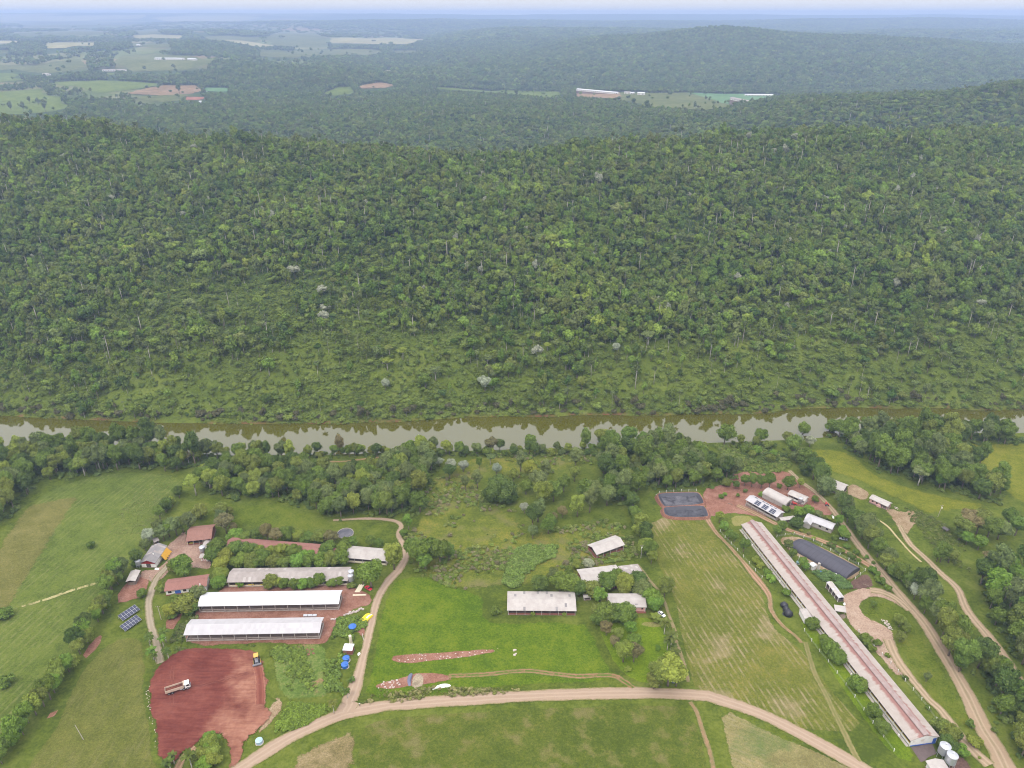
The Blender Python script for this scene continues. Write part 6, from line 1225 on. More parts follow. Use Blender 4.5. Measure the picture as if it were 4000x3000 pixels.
for gx in (2.6, 7.6, 10.2, 12.6, 15.4):
    o = link('solar_panel', pm, sol, (gx+1.62, 6.0, 2.95+1.4*math.tan(ti))); o.rotation_euler = (ti, 0, math.pi); link('frame', fm, o)
# ------------------------------------------------------------------ tanks, silos, lagoons
STEEL = plain('galvanised_steel', (.50,.51,.54), .35, .15, 1.2, .5, .55); STEELP = plain('dull_zinc', (.46,.47,.50), .5, .12, 2.0, .4, .3)
TBLUE = plain('blue_tank_plastic', (.035,.13,.42), .4, .15, 1.2, .4); TPALE = plain('pale_blue_tank_plastic', (.34,.47,.56), .45, .1, 1.2, .4)
TGREEN = plain('faded_teal_plastic', (.2,.32,.33), .5, .1, 1.2, .3); BLACKP = plain('black_plastic_sheet', (.018,.018,.024), .38, .3, .8, .5)
LINER = plain('grey_black_liner', (.045,.045,.056), .5, .25, .5, .4); WHITEP = plain('white_paint', (.72,.71,.68), .6, .08, 2)
def silo(label, p, r=1.8, h=4.0, leg=1.6, group='metal feed silos', rz=0.0):
    root = tag(empty('feed_silo', (p.x, p.y, ground(p.x, p.y)), rz), label, 'silo', group); z0 = leg+r*.55
    prof = [(r, z0)]+[(r*(1.012 if k % 2 else 1.0), z0+h*k/10) for k in range(1, 11)]
    MB().lathe(prof, 24).build('body', STEEL, root, True)
    top = MB().lathe([(r*1.04, z0+h-.02),(r*.35, z0+h+r*.42),(0, z0+h+r*.44)], 24).build('cone_roof', STEELP, root, False); MB().tube((0,0,z0+h+r*.4),(0,0,z0+h+r*.62), r*.22, r*.22, 12).build('hatch', STEEL, top)
    MB().lathe([(r, z0+.02),(.3, leg*.55),(.25, leg*.35),(0, leg*.35)], 20).build('hopper', STEELP, root, True)
    for k in range(6): a = math.pi*k/3; MB().tube((r*math.cos(a), r*math.sin(a), -.3), (r*math.cos(a), r*math.sin(a), z0+.5), .07, .07, 6).build('leg', STEELP, root)
    ld = MB().box(-.22,-.18,-r-.12,-r-.08,.3,z0+h).box(.18,.22,-r-.12,-r-.08,.3,z0+h)
    for k in range(int((z0+h)/.5)): ld.box(-.2,.2,-r-.12,-r-.09,.4+k*.5,.43+k*.5)
    ld.build('ladder', STEELP, root); return root
silo('upper galvanised silo beside the dark apron', at('G', 785, 690), 1.85, 3.6, 1.4)
silo('lower galvanised silo beside the feed store', at('G', 905, 850), 1.85, 3.6, 1.4)
silo('back silo at the right end of the grey shed', at('A', 1797, 668), 1.35, 3.0, 1.5); silo('front silo at the right end of the grey shed', at('A', 1793, 700), 1.3, 3.0, 1.5)
silo('round silo above the striped hut', at('H', 1268, 480), 1.5, 2.2, 1.0); silo('silo at the front corner of the gabled barn', at('H', 348, 680), 1.35, 2.4, 1.0); silo('silo in front of the pale tool shed', at('D', 1025, 375), 1.15, 1.8, 1.6)
def tank(label, p, r, h, mat, lid=True, group='round water tanks', rib=3):
    root = tag(empty('water_tank', (p.x, p.y, ground(p.x, p.y)+.1)), label, 'water tank', group)
    prof = [(0,0),(r*.93, 0)]
    for k in range(rib): z = h*(k+.5)/rib; prof += [(r*(.94+.06*(k+.5)/rib), z-.06), (r*(.965+.06*(k+.5)/rib), z), (r*(.945+.06*(k+.5)/rib), z+.06)]
    prof += [(r, h)]; MB().lathe(prof, 28).build('body', mat, root, True)
    l = MB(); l.lathe([(r*1.05, h-.12),(r*1.06, h),(r*.6, h+.22),(0, h+.3)], 28); lo = l.build('lid', mat, root, False)
    for k in range(6): a = math.pi*k/3; MB().tube((r*.2*math.cos(a), r*.2*math.sin(a), h+.3), (r*.95*math.cos(a), r*.95*math.sin(a), h+.1), .05, .04, 5).build('rib', mat, lo)
    MB().tube((r*.45, -r*.3, h+.18), (r*.45, -r*.3, h+.42), .28, .28, 12).build('hatch', mat, lo)
    MB().lathe([(0,-.3),(r*1.25,-.3),(r*1.25,.0),(0,.0)], 20).build('base_slab', CONC, root); return root
tank('single big blue water tank above the pump house', at('I', 425, 855), 1.65, 1.7, TBLUE); tank('blue water tank just below the pump house', at('I', 342, 1262), 1.4, 1.6, TBLUE); tank('lower blue water tank of the pair below the pump house', at('I', 325, 1345), 1.45, 1.6, TBLUE)
tank('pale blue round tank on the grass by the main road', at('Q', 1136, 998), 1.25, 1.4, TPALE, group='single tanks')
tank('small blue tank beside the wide dirt road', at('D', 1946, 1192), .8, .9, TBLUE); tank('small blue tank beside the concrete column', at('D', 1272, 1222), .7, .6, TBLUE); tank('teal tank between the very long barn and the black cover', at('D', 1002, 1108), .9, .9, TGREEN)
def column(label, p, r, h, mat):
    root = tag(empty('column_tank', (p.x, p.y, ground(p.x, p.y))), label, 'tank')
    MB().lathe([(r*1.25,-.3),(r*1.25,.15),(r,.15)]+[(r*(1.03 if k % 2 else 1), .15+h*k/8) for k in range(1, 9)]+[(r*.6, h+.16),(0, h+.15)], 18).build('shaft', mat, root); MB().tube((r+.1,0,0),(r+.1,0,h),.05,.05,6).build('pipe', WHITEP, root); return root
column('concrete column tank beside the white pump hut', at('E', 980, 318), .62, 4.6, CONC); column('cream column tank behind the pump house', at('I', 400, 1035), .62, 4.2, W_CREAM)

def offset_poly(P, d):      # grow a counter-clockwise outline by d
    P = np.array(P); a = np.roll(P, 1, 0); b = np.roll(P, -1, 0); t = unit(b-a); return P+np.stack([t[:,1], -t[:,0]], -1)*d
def ccw(P):
    P = np.array(P); s = (P[:,0]*np.roll(P[:,1], -1)-np.roll(P[:,0], -1)*P[:,1]).sum(); return P if s > 0 else P[::-1]
def lagoon(label, outline, rim, sludge_mat, hgt=.0):
    W = ccw(rounded([tuple(hit(*q, rim)[:2]) for q in pts('X', outline)], 2)); c = W.mean(0); z0 = ground(c[0], c[1])
    root = tag(empty('lagoon', (c[0], c[1], z0)), label, 'lagoon', 'black lined lagoons'); n = len(W)
    def ring(pa, za, pb, zb): V = [(x-c[0], y-c[1], za) for x, y in pa]+[(x-c[0], y-c[1], zb) for x, y in pb]; return V, [(k, (k+1) % n, n+(k+1) % n, n+k) for k in range(n)]
    top, toe = offset_poly(W, .9), offset_poly(W, 2.6)
    MB().add(*ring(toe, -.6, top, rim+hgt)).add(*ring(top, rim+hgt, W, rim+hgt)).build('bund', E_SOLID, root)
    i1, i2 = offset_poly(W, -1.9), offset_poly(W, -2.2)
    MB().add(*ring(offset_poly(W, .25), rim+hgt+.03, W, rim+hgt+.03)).add(*ring(W, rim+hgt+.03, i1, .45)).build('liner', LINER, root)
    i1 = offset_poly(W, -1.7); V = [(x-c[0], y-c[1], .62) for x, y in i1]+[(0,0,.62)]
    MB().add(V, [(k, (k+1) % n, n) for k in range(n)]).build('sludge', sludge_mat, root); return root
def sludge(name, a, b):
    m = NT(name); n1, n2 = m.noise(.25, 5, .6, None, .8), m.noise(1.5, 4, .6); m.lk(m.mix(m.mapr(m.math('ADD', m.math('MULTIPLY', n1, .7), m.math('MULTIPLY', n2, .3)), .38, .62), a, b), 'Base Color'); m.set('Roughness', .35); m.bump(n2, .3, .05); return m.mat
lagoon('upper black lined lagoon with grey crusted surface', [(480,385),(560,340),(1500,318),(1590,350),(1710,530),(1690,592),(790,662),(640,645)], 1.7, sludge('crusted_slurry', (.035,.034,.043), (.135,.13,.145)))
lagoon('lower black lined lagoon beside the straw field', [(635,740),(720,705),(1640,672),(1745,705),(1835,890),(1800,940),(720,948)], 1.7, sludge('dark_slurry', (.02,.02,.028), (.075,.075,.088)), .012)
def ring_pond():
    p = at('A', 1750, 345); root = tag(empty('round_pond', (p.x, p.y, ground(p.x, p.y))), 'round concrete slurry pond behind the row of trees', 'pond'); r = 4.3
    MB().lathe([(r+.15,-.5),(r+.15,1.0),(r,1.0),(r,-.5)], 36).build('rim', CONC, root); MB().lathe([(0,.6),(r,.6)], 36).build('slurry', sludge('pond_slurry', (.07,.07,.085), (.14,.135,.15)), root); return root
ring_pond()
def black_cover():
    a, b, c = at('D', 850, 900), at('D', 1592, 1308), at('D', 1752, 1192); d = b-a; d.z = 0; L = d.length; rz = math.atan2(d.y, d.x); ey = Vector((-math.sin(rz), math.cos(rz), 0)); W = (c-b).dot(ey)
    root = tag(empty('digester_cover', (a.x, a.y, ground(a.x, a.y)), rz), 'long arched black cover over the digester', 'cover'); n, m = 14, 44; H = 2.9
    tz = (ground(b.x, b.y)-ground(a.x, a.y))/L
    def sec(x): e = min(1, math.sqrt(max(0, 1-((7-x)/7)**2)) if x < 7 else 1); return e
    V = []; rs = random.Random(3)
    for i in range(m+1):
        x = L*i/m; e = max(.12, sec(x)); w = W*(.55+.45*e)
        for k in range(n+1):
            t = math.pi*k/n; V.append((x, W/2-w/2*math.cos(t), tz*x+H*e*math.sin(t)**.8+(.05*rs.random() if 0 < k < n else -.2)))
    F = [(i*(n+1)+k, (i+1)*(n+1)+k, (i+1)*(n+1)+k+1, i*(n+1)+k+1) for i in range(m) for k in range(n)]
    MB().add(V, F).build('cover', COVER, root, True)
    for x, nm in ((L, 'end_wall'), (0.0, 'end_wall')):
        i = m if x else 0; P = V[i*(n+1):(i+1)*(n+1)]; MB().add([(q[0]-(.05 if x else -.05), q[1], q[2]-.02) for q in P], [tuple(range(n, -1, -1)) if not x else tuple(range(n+1))]).build(nm, COVER, root)
    for i in range(3, m, 3):
        s = MB(); P = V[i*(n+1):(i+1)*(n+1)]
        s.add([(q[0]+dx, q[1], q[2]+.05) for dx in (-.06, .06) for q in P], [(k, n+1+k, n+2+k, k+1) for k in range(n)]); s.build('seam', BLACKP, root)
    MB().add([(L*i/m, W/2+dy, V[i*(n+1)+n//2][2]+.06) for i in range(m+1) for dy in (-.09, .09)], [(2*i, 2*i+2, 2*i+3, 2*i+1) for i in range(2, m)]).build('seam', BLACKP, root)
    return root
COVER = plain('charcoal_cover_sheet', (.060,.057,.072), .55, .18, .4, .35)
black_cover()
def black_blob():
    a, b = at('E', 450, 880), at('E', 515, 1010); root = tag(empty('silage_heap', (b.x, b.y, ground(b.x, b.y))), 'double humped black plastic covered heap beside the very long barn', 'silage heap'); v = a-b
    bm = MB(); iv, fc = ico()
    for cx, cy, r, h in ((v.x, v.y, 1.9, 2.0), (v.x*.5, v.y*.5, 1.7, 2.1), (0, 0, 2.2, 2.9)):
        P = iv*np.array([r, r, h])*(1+.06*np.sin(iv[:,:1]*9+cx))+np.array([cx, cy, 0]); P[:,2] = np.maximum(P[:,2], -.2); bm.add([tuple(q) for q in P], [tuple(f) for f in fc])
    bm.build('plastic_cover', BLACKP, root, True); MB().lathe([(0,.06),(2.5,.06),(2.6,-.2)], 14).build('skirt', BLACKP, root); return root
black_blob()

# ------------------------------------------------------------------ vehicles and machines
TYRE = plain('tyre_rubber', (.02,.02,.02), .85, .2, 4, .2); RIMM = plain('wheel_rim', (.3,.3,.31), .45, .1, 5, .5, .5); CARGLASS = plain('car_glass', (.015,.018,.024), .06, .05, 1, .6)
LAMP = plain('lamp_lens', (.6,.58,.5), .15, .05, 3, .6); YELLOW = plain('yellow_machine_paint', (.55,.34,.08), .55, .15, 2, .3, dirt=(.3,.14,.08)); GREYM = plain('grey_machine_metal', (.2,.2,.22), .6, .25, 3, .4, .3)
SOIL = ground_mat('truck_soil', ((.09,.03,.022),(.13,.045,.03),(.18,.07,.05)), (.2,.8,3)); CREAMP = plain('dusty_cream_paint', (.52,.40,.31), .6, .15, 1.2, .3, dirt=(.33,.17,.12))
def wheel(parent, x, y, r, w, name='wheel'):
    o = MB().tube((0,-w/2,0),(0,w/2,0), r*.62, r*.62, 14).build(name, RIMM, parent, loc=(x, y, r)); t = MB()
    prof = [(r*.6,-w/2),(r*.93,-w/2),(r,-w*.36),(r,w*.36),(r*.93,w/2),(r*.6,w/2)]; n = 18
    vs = [(a*math.cos(2*math.pi*k/n), b, a*math.sin(2*math.pi*k/n)) for k in range(n) for a, b in prof]; m = 6
    t.add(vs, [(k*m+j, k*m+j+1, ((k+1) % n)*m+j+1, ((k+1) % n)*m+j) for k in range(n) for j in range(m-1)]).build('tyre', TYRE, o, True); return o
def car(label, p, rz, paint, group='parked cars', L=4.1, W=1.72, H=1.45, wagon=False):
    root = tag(empty('parked_car', (p.x, p.y, ground(p.x, p.y)+.02), rz), label, 'car', group); a = L/2
    def loft(sections, name, mat, par):      # sections: (x, half width low, half width high, z low, z high)
        V = []
        for x, wl, wh, zl, zh in sections: V += [(x,-wl,zl),(x,-wl*1.0,(zl+zh)/2),(x,-wh,zh),(x,wh,zh),(x,wl,(zl+zh)/2),(x,wl,zl)]
        n = 6; F = [(i*n+k, (i+1)*n+k, (i+1)*n+(k+1) % n, i*n+(k+1) % n) for i in range(len(sections)-1) for k in range(n)]+[tuple(range(n-1,-1,-1)), tuple(range((len(sections)-1)*n, len(sections)*n))]
        return MB().add(V, F).build(name, mat, par, True)
    w = W/2; body = loft([(-a,w*.86,w*.8,.38,.72),(-a+.15,w*.96,w*.9,.28,.86),(-a+.8,w,w*.92,.22,.92),(.2,w,w*.93,.22,.92),(a-1.0,w,w*.9,.22,.9),(a-.2,w*.95,w*.84,.28,.76),(a,w*.82,w*.74,.36,.6)], 'body', paint, root)
    rear = -a+(.25 if wagon else .75); loft([(rear,w*.88,w*.78,.9,.92),(rear+.45,w*.9,w*.7,.9,H-.06),(.1,w*.9,w*.72,.9,H-.04),(.45,w*.9,w*.7,.9,H-.1),(a-1.15,w*.86,w*.78,.88,.9)], 'window', CARGLASS, root)
    loft([(rear+.42,w*.72,w*.68,H-.1,H-.03),(rear+.6,w*.74,w*.7,H-.1,H+.01),(.1,w*.74,w*.7,H-.1,H),(.42,w*.72,w*.68,H-.14,H-.06)], 'roof', paint, root)
    for y in (-1, 1):
        MB().box(a-.14,a-.02,y*w*.55-.17,y*w*.55+.17,.56,.68).build('headlight', LAMP, root); MB().box(-a-.01,-a+.08,y*w*.6-.14,y*w*.6+.14,.6,.74).build('tail_light', REDP, root)
        for x in (a-.75, -a+.75): wheel(root, x, y*(w-.1), .31, .2)
    return root
CARRED = plain('red_car_paint', (.5,.012,.03), .25, .05, 2, .5); CARWHITE = plain('white_car_paint', (.78,.78,.78), .25, .03, 2, .5); CARSILV = plain('silver_car_paint', (.42,.43,.46), .3, .05, 2, .5, .5); CARGREY = plain('dusty_grey_car_paint', (.45,.40,.38), .4, .1, 2, .4)
car('red car parked under the big tree by the side road', at('I', 630, 335), math.radians(-38), CARRED)
car('white car parked on the drive beside the pink house', at('K', 1592, 1335), math.radians(-52), CARWHITE)
car('silver car parked under the lush tree by the white house', at('D', 1560, 815), math.radians(160), CARSILV)
car('dusty grey estate car standing on the grass by the outer road', at('S', 1958, 390), math.radians(-58), CARGREY, wagon=True, L=4.0, H=1.75)
def tractor(label, p, rz, paint):
    root = tag(empty('tractor', (p.x, p.y, ground(p.x, p.y)), rz), label, 'tractor', 'red farm machines'); MB().box(-.2,1.7,-.35,.35,.75,1.35).build('bonnet', paint, root); MB().box(-1.2,-.2,-.5,.5,.6,1.1).build('seat_deck', GREYM, root)
    MB().box(-.9,-.5,-.25,.25,1.1,1.25).box(-1.0,-.88,-.25,.25,1.1,1.65).build('seat', TYRE, root); MB().tube((1.2,.2,1.3),(1.2,.2,2.0),.05,.05,6).build('exhaust', GREYM, root)
    for y in (-.75,.75): wheel(root, -.8, y, .7, .4); wheel(root, 1.2, y*.85, .42, .25)
    for y in (-.75,.75): MB().box(-1.35,-.2,y-.22,y+.22,1.42,1.5).build('mudguard', paint, root)
    return root
tractor('red tractor parked at the end of the vaulted shed', at('D', 945, 382), math.radians(-25), REDP); tractor('red tractor on the earth road above the white house', at('D', 1353, 392), math.radians(80), REDP); tractor('second red tractor nosed in behind the first', at('D', 900, 362), math.radians(-30), CARRED)

def dump_truck():
    p, q = at('J', 255, 775), at('J', 640, 660); c = at('J', 440, 722); d = q-p; rz = math.atan2(d.y, d.x); z = pad_z(c.x, c.y)
    root = tag(empty('dump_truck', (c.x, c.y, z), rz), 'dump truck with white cab and soil filled body on the red earth', 'truck')
    MB().box(-4.4,3.9,-.45,.45,.75,1.05).build('chassis', GREYM, root)
    cab = MB().prism([(2.55,.75),(4.55,.75),(4.62,1.5),(4.4,2.55),(4.1,2.75),(2.6,2.75)], -1.2, 1.2).build('cab', WHITEP, root)
    MB().add([(4.635,-1.05,1.6),(4.635,1.05,1.6),(4.43,1.0,2.5),(4.43,-1.0,2.5)], [(0,1,2,3)]).build('windscreen', CARGLASS, cab)
    for y in (-1.215, 1.215): MB().box(3.2,4.25,y-.02,y+.02,1.7,2.45).build('window', CARGLASS, cab); MB().box(4.5,4.62,y*.78-.18,y*.78+.18,.95,1.15).build('headlight', LAMP, cab); MB().box(4.3,4.45,y*1.08-.08,y*1.08+.08,1.7,2.2).build('mirror', GREYM, cab)
    MB().box(4.5,4.75,-1.2,1.2,.55,.85).build('bumper', GREYM, root)
    b = MB(); b.box(-4.5,2.2,-1.25,-1.15,1.25,2.55).box(-4.5,2.2,1.15,1.25,1.25,2.55).box(-4.5,2.2,-1.15,1.15,1.15,1.25).box(2.1,2.25,-1.25,1.25,1.25,2.85).box(2.25,2.5,-1.25,1.25,2.7,2.85); bed = b.build('dump_body', CREAMP, root)
    for k in range(6): MB().box(-4.3+k*1.25,-4.18+k*1.25,-1.32,-1.25,1.25,2.5).build('rib', CREAMP, bed)
    MB().box(-4.62,-4.5,-1.25,1.25,1.2,2.6).build('tailgate', CREAMP, bed)
    so = MB(); nx, ny = 14, 6; V = [(-4.4+6.4*i/nx, -1.12+2.24*j/ny, 1.75+.45*math.sin(math.pi*i/nx)*math.sin(math.pi*j/ny)+.1*((i*5+j*3) % 4)/4) for i in range(nx+1) for j in range(ny+1)]
    so.add(V, [(i*(ny+1)+j, (i+1)*(ny+1)+j, (i+1)*(ny+1)+j+1, i*(ny+1)+j+1) for i in range(nx) for j in range(ny)]).build('soil_load', SOIL, root, True)
    for x in (3.5, 2.0, -2.2, -3.5):
        for y in (-1.02, 1.02): wheel(root, x, y, .52, .42)
    MB().tube((1.7,-.85,.9),(.6,-.85,.9),.32,.32,12).build('fuel_tank', STEELP, root)
dump_truck()
def bulldozer():
    c = at('J', 1790, 215); q = at('J', 1800, 330); d = q-c; rz = math.atan2(d.y, d.x); root = tag(empty('bulldozer', (c.x, c.y, pad_z(c.x, c.y)), rz), 'yellow bulldozer with canopy and front blade on the red earth', 'bulldozer')
    for y in (-1.05, 1.05):
        o = [(-2.3,.45),(-1.9,.0),(1.7,.0),(2.2,.45),(1.8,.95),(-1.9,.95)]; t = MB().prism(o, y-.26, y+.26).build('track', TYRE, root)
        for x in (-1.8,-.9,0,.9,1.8): MB().tube((x,y-.29,.4),(x,y+.29,.4),.26,.26,10).build('roller', GREYM, t)
    MB().box(-1.9,2.2,-.7,.7,.5,1.1).build('hull', GREYM, root); MB().prism([(.2,1.1),(2.3,1.1),(2.3,1.75),(.2,1.95)], -.55, .55).build('engine_hood', GREYM, root); MB().tube((1.3,.25,1.8),(1.3,.25,2.6),.07,.07,8).build('exhaust', GREYM, root)
    MB().box(-2.3,-1.5,-.8,.8,.9,1.9).build('fuel_tank', YELLOW, root); MB().box(-1.2,-.6,-.3,.3,1.2,1.35).box(-1.3,-1.15,-.3,.3,1.3,1.9).build('seat', TYRE, root)
    for x in (-1.5, .2):
        for y in (-.75, .75): MB().tube((x,y,1.1),(x,y,2.75),.06,.06,6).build('canopy_post', YELLOW, root)
    MB().prism([(-1.9,2.75),(.5,2.75),(.4,2.92),(-1.8,2.92)], -.95, .95).build('canopy', YELLOW, root)
    n = 6; ar = [(3.0+.25*math.cos(math.pi*(k/n-.5)*1.2)-.25, .1+1.15*k/n) for k in range(n+1)]
    MB().add([(x+t, y, z) for t in (0,.12) for y in (-1.75,1.75) for x, z in ar], [(k, k+1, n+2+k, n+1+k) for k in range(n)]+[(2*(n+1)+k, 3*(n+1)+k, 3*(n+1)+k+1, 2*(n+1)+k+1) for k in range(n)]).build('blade', GREYM, root)
    for y in (-1.42, 1.42): MB().tube((-.4,y,.5),(2.9,y,.5),.11,.11,6).build('push_arm', YELLOW, root)
bulldozer()

# ------------------------------------------------------------------ person at the road fork
def person():
    p = at('Q', 2003, 682); rz = math.radians(100)
    root = tag(empty('person', (p.x, p.y, ground(p.x, p.y)+.2), rz), 'person in white shirt and dark trousers standing at the road fork', 'person')
    SKIN = plain('skin', (.32,.18,.12), .6, .08, 5); SHIRT = plain('white_shirt', (.74,.72,.68), .85, .05, 6); TROU = plain('dark_trousers', (.05,.035,.03), .9, .2, 6); HAIR = plain('dark_hair', (.015,.012,.01), .7, .2, 8)
    def skin(name, pts_, edges, rad, mat, par, sub=2, root_i=0):
        me = bpy.data.meshes.new(name); me.from_pydata(pts_, edges, []); o = link(name, me, par); o.modifiers.new('skin', 'SKIN'); sk = me.skin_vertices[0].data
        for i, r in enumerate(rad): sk[i].radius = (r, r) if not isinstance(r, tuple) else r; sk[i].use_root = (i == root_i)
        s = o.modifiers.new('sub', 'SUBSURF'); s.levels = s.render_levels = sub; me.materials.append(mat); return o
    V = [(0,0,.98),(0,0,1.15),(0,0,1.38),(.01,0,1.5),(.02,0,1.58),(.03,0,1.66),(0,.1,.93),(.03,.11,.5),(0,.12,.08),(.14,.13,.03),(0,-.1,.93),(-.04,-.11,.5),(-.06,-.12,.08),(.08,-.13,.03),(0,.19,1.42),(-.03,.26,1.16),(.08,.27,.92),(.11,.27,.84),(0,-.19,1.42),(-.03,-.26,1.16),(.06,-.27,.92),(.09,-.27,.84)]
    E = [(0,1),(1,2),(2,3),(3,4),(4,5),(0,6),(6,7),(7,8),(8,9),(0,10),(10,11),(11,12),(12,13),(2,14),(14,15),(15,16),(16,17),(2,18),(18,19),(19,20),(20,21)]
    skin('body', V, E, [(.13,.16),(.12,.15),(.13,.17),.055,.08,.095,.09,.062,.045,.04,.09,.062,.045,.04,.06,.045,.034,.03,.06,.045,.034,.03], SKIN, root)
    skin('shirt', [(0,0,.92),(0,0,1.15),(0,0,1.38),(0,0,1.46),(0,.2,1.42),(-.03,.26,1.2),(0,-.2,1.42),(-.03,-.26,1.2)], [(0,1),(1,2),(2,3),(2,4),(4,5),(2,6),(6,7)], [(.16,.2),(.15,.19),(.16,.2),.08,.085,.065,.085,.065], SHIRT, root)
    skin('trousers', [(0,0,1.0),(0,.1,.9),(.03,.11,.5),(0,.12,.12),(0,-.1,.9),(-.04,-.11,.5),(-.06,-.12,.12)], [(0,1),(1,2),(2,3),(0,4),(4,5),(5,6)], [(.15,.18),.11,.085,.07,.11,.085,.07], TROU, root)
    iv, fc = ico(); MB().add([tuple(q) for q in iv*np.array([.115,.105,.1])+np.array([-.0,0,1.7])], [tuple(f) for f in fc]).build('hair', HAIR, root, True)
person()

# ------------------------------------------------------------------ poles, fences, heaps and building material
def pole(label, base, h, transformer=False, lean=0.0, arm=True):
    root = tag(empty('utility_pole', (base.x, base.y, ground(base.x, base.y))), label, 'pole', 'concrete and wood poles'); MB().tube((0,0,-.6),(lean,0,h),.16,.1,8).build('shaft', CONC, root)
    if arm: a = MB().box(lean-.9,lean+.9,-.06,.06,h-.5,h-.38).build('crossarm', WOODM, root); [MB().tube((lean+x,0,h-.38),(lean+x,0,h-.15),.05,.04,6).build('insulator', W_WHITE, a) for x in (-.8,0,.8)]
    if transformer: MB().tube((lean-.05,-.45,h-2.2),(lean-.05,-.45,h-1.1),.32,.32,14).build('transformer', WHITEP, root)
    return root
pole('concrete pole with white transformer beside the brick barn', at('K', 1258, 415), 8.6, True); pole('bare leaning pole in the mown field', at('P', 603, 1455), 8.0, False, -1.2, False)
pole('pole with white lamp on the right pasture', at('L', 1280, 468), 8.2, True, .5); pole('short post between hay field and lane', at('H', 522, 892), 3.4, False, -.3, False); pole('thin pole beside the red roofed house lawn', at('H', 664, 1440), 8.2, False, 0, True)
def fence(label, line, c, sp, h=1.5, group='concrete post fences'):
    W = catmull([tuple(at(c, *q)[:2]) for q in line], 10); L = np.r_[0, np.cumsum(np.hypot(*np.diff(W, axis=0).T))]; S = np.arange(0, L[-1], sp); P = [Vector((np.interp(s, L, W[:,0]), np.interp(s, L, W[:,1]), 0)) for s in S]
    for p in P: p.z = ground(p.x, p.y)
    root = tag(empty('wire_fence', P[0]), label, 'fence', group); me = MB().box(-.1,.1,-.1,.1,-.4,h).box(-.1,.1,.1,.32,h-.16,h).mesh('post', W_WHITE)
    for p in P: link('post', me, root, p-P[0])
    for z in (.4, .8, 1.2):
        w = MB()
        for a, b in zip(P, P[1:]): w.tube(a-P[0]+Vector((0,0,z)), b-P[0]+Vector((0,0,z)), .02, .02, 3, caps=False)
        w.build('wire', STEELP, root)
fence('post and wire fence along the right side of the very long barn', [(1190,268),(1290,370),(1390,465),(1480,575),(1580,690),(1680,825)], 'S', 5.0)
fence('post and wire fence along the left side of the very long barn', [(855,262),(930,365),(1015,470),(1100,580),(1190,705),(1280,835),(1325,895),(1380,960),(1440,1060)], 'S', 6.5)
fence('post and wire fence behind the black cover', [(740,785),(930,752),(1060,785),(1180,830),(1290,890),(1400,950),(1520,1010),(1630,1072),(1750,1135),(1832,1205),(1760,1260),(1660,1345)], 'D', 5.2)
fence('white post fence around the black lagoons', [(430,410),(500,330),(690,300),(890,285),(1110,275),(1310,270),(1530,262)], 'X', 4.6)
fence('post and wire fence between track and barn bushes', [(40,720),(130,830),(195,890),(300,1000),(410,1130),(535,1270),(620,1360)], 'D', 6.0)
rs = random.Random(17)
def chunk_mesh(name, mats, spots, smin, smax, flat=.5):
    b = MB(); iv, fc = ico(); g = np.random.default_rng(len(spots))
    for (x, y, z) in spots:
        s = g.uniform(smin, smax); bx_ = [(s*g.uniform(.5,1.4)*a, s*g.uniform(.5,1.1)*c, s*flat*d) for a, c, d in [(-1,-1,-.3),(1,-1,-.3),(1,1,-.3),(-1,1,-.3),(-.8,-.8,1),(.8,-.9,.8),(.7,.8,1),(-.9,.7,.9)]]; r = g.uniform(0, 6.28)
        b.add([(x+p[0]*math.cos(r)-p[1]*math.sin(r), y+p[0]*math.sin(r)+p[1]*math.cos(r), z+p[2]) for p in bx_], [(3,2,1,0),(4,5,6,7),(0,1,5,4),(1,2,6,5),(2,3,7,6),(3,0,4,7)])
    return b
def rubble(label, c, poly, n, smin, smax, seed, mat):
    wp = [tuple(hit(*q)[:2]) for q in pts(c, poly)]; q = np.array(wp); g = np.random.default_rng(seed); P = np.stack([g.uniform(q[:,0].min(), q[:,0].max(), n*6), g.uniform(q[:,1].min(), q[:,1].max(), n*6)], -1); P = P[inside(P, wp)][:n]
    tag(chunk_mesh('rubble', mat, [(x, y, ground(x, y)+.16) for x, y in P], smin, smax).build('white_rubble', mat), label, 'rubble', kind='stuff')
RUB = plain('white_rubble_lump', (.46,.40,.37), .9, .2, 3, .1, dirt=(.34,.2,.16))
rubble('white lumps scattered on the upper red strip', 'B', [(215,1155),(240,1125),(930,1078),(940,1103),(700,1138),(300,1178)], 60, .1, .3, 1, RUB); rubble('larger white lumps on the left end of the lower red strip', 'B', [(98,1345),(130,1308),(260,1285),(290,1330),(160,1352)], 26, .15, .45, 2, RUB)
rubble('pale lumps along the rim of the red earth pad', 'Q', [(150,480),(200,480),(200,760),(260,900),(250,1120),(215,1060),(230,900),(165,760)], 70, .08, .22, 3, RUB)
rubble('brick lumps beside the lower white barn', 'Q', [(1530,190),(1600,180),(1620,230),(1550,250)], 30, .15, .35, 4, E_SOLID); rubble('white lumps in the meadow grass', 'B', [(1025,1080),(1045,1080),(1050,1130),(1028,1130)], 6, .25, .5, 5, RUB)
rubble('white stones edging the turning yard', 'E', [(1970,1080),(2060,1100),(2170,1250),(2130,1260),(2020,1140)], 34, .15, .45, 6, RUB); rubble('pale stones by the pink cottage porch', 'L', [(810,355),(860,380),(850,392),(805,370)], 14, .15, .3, 7, RUB)
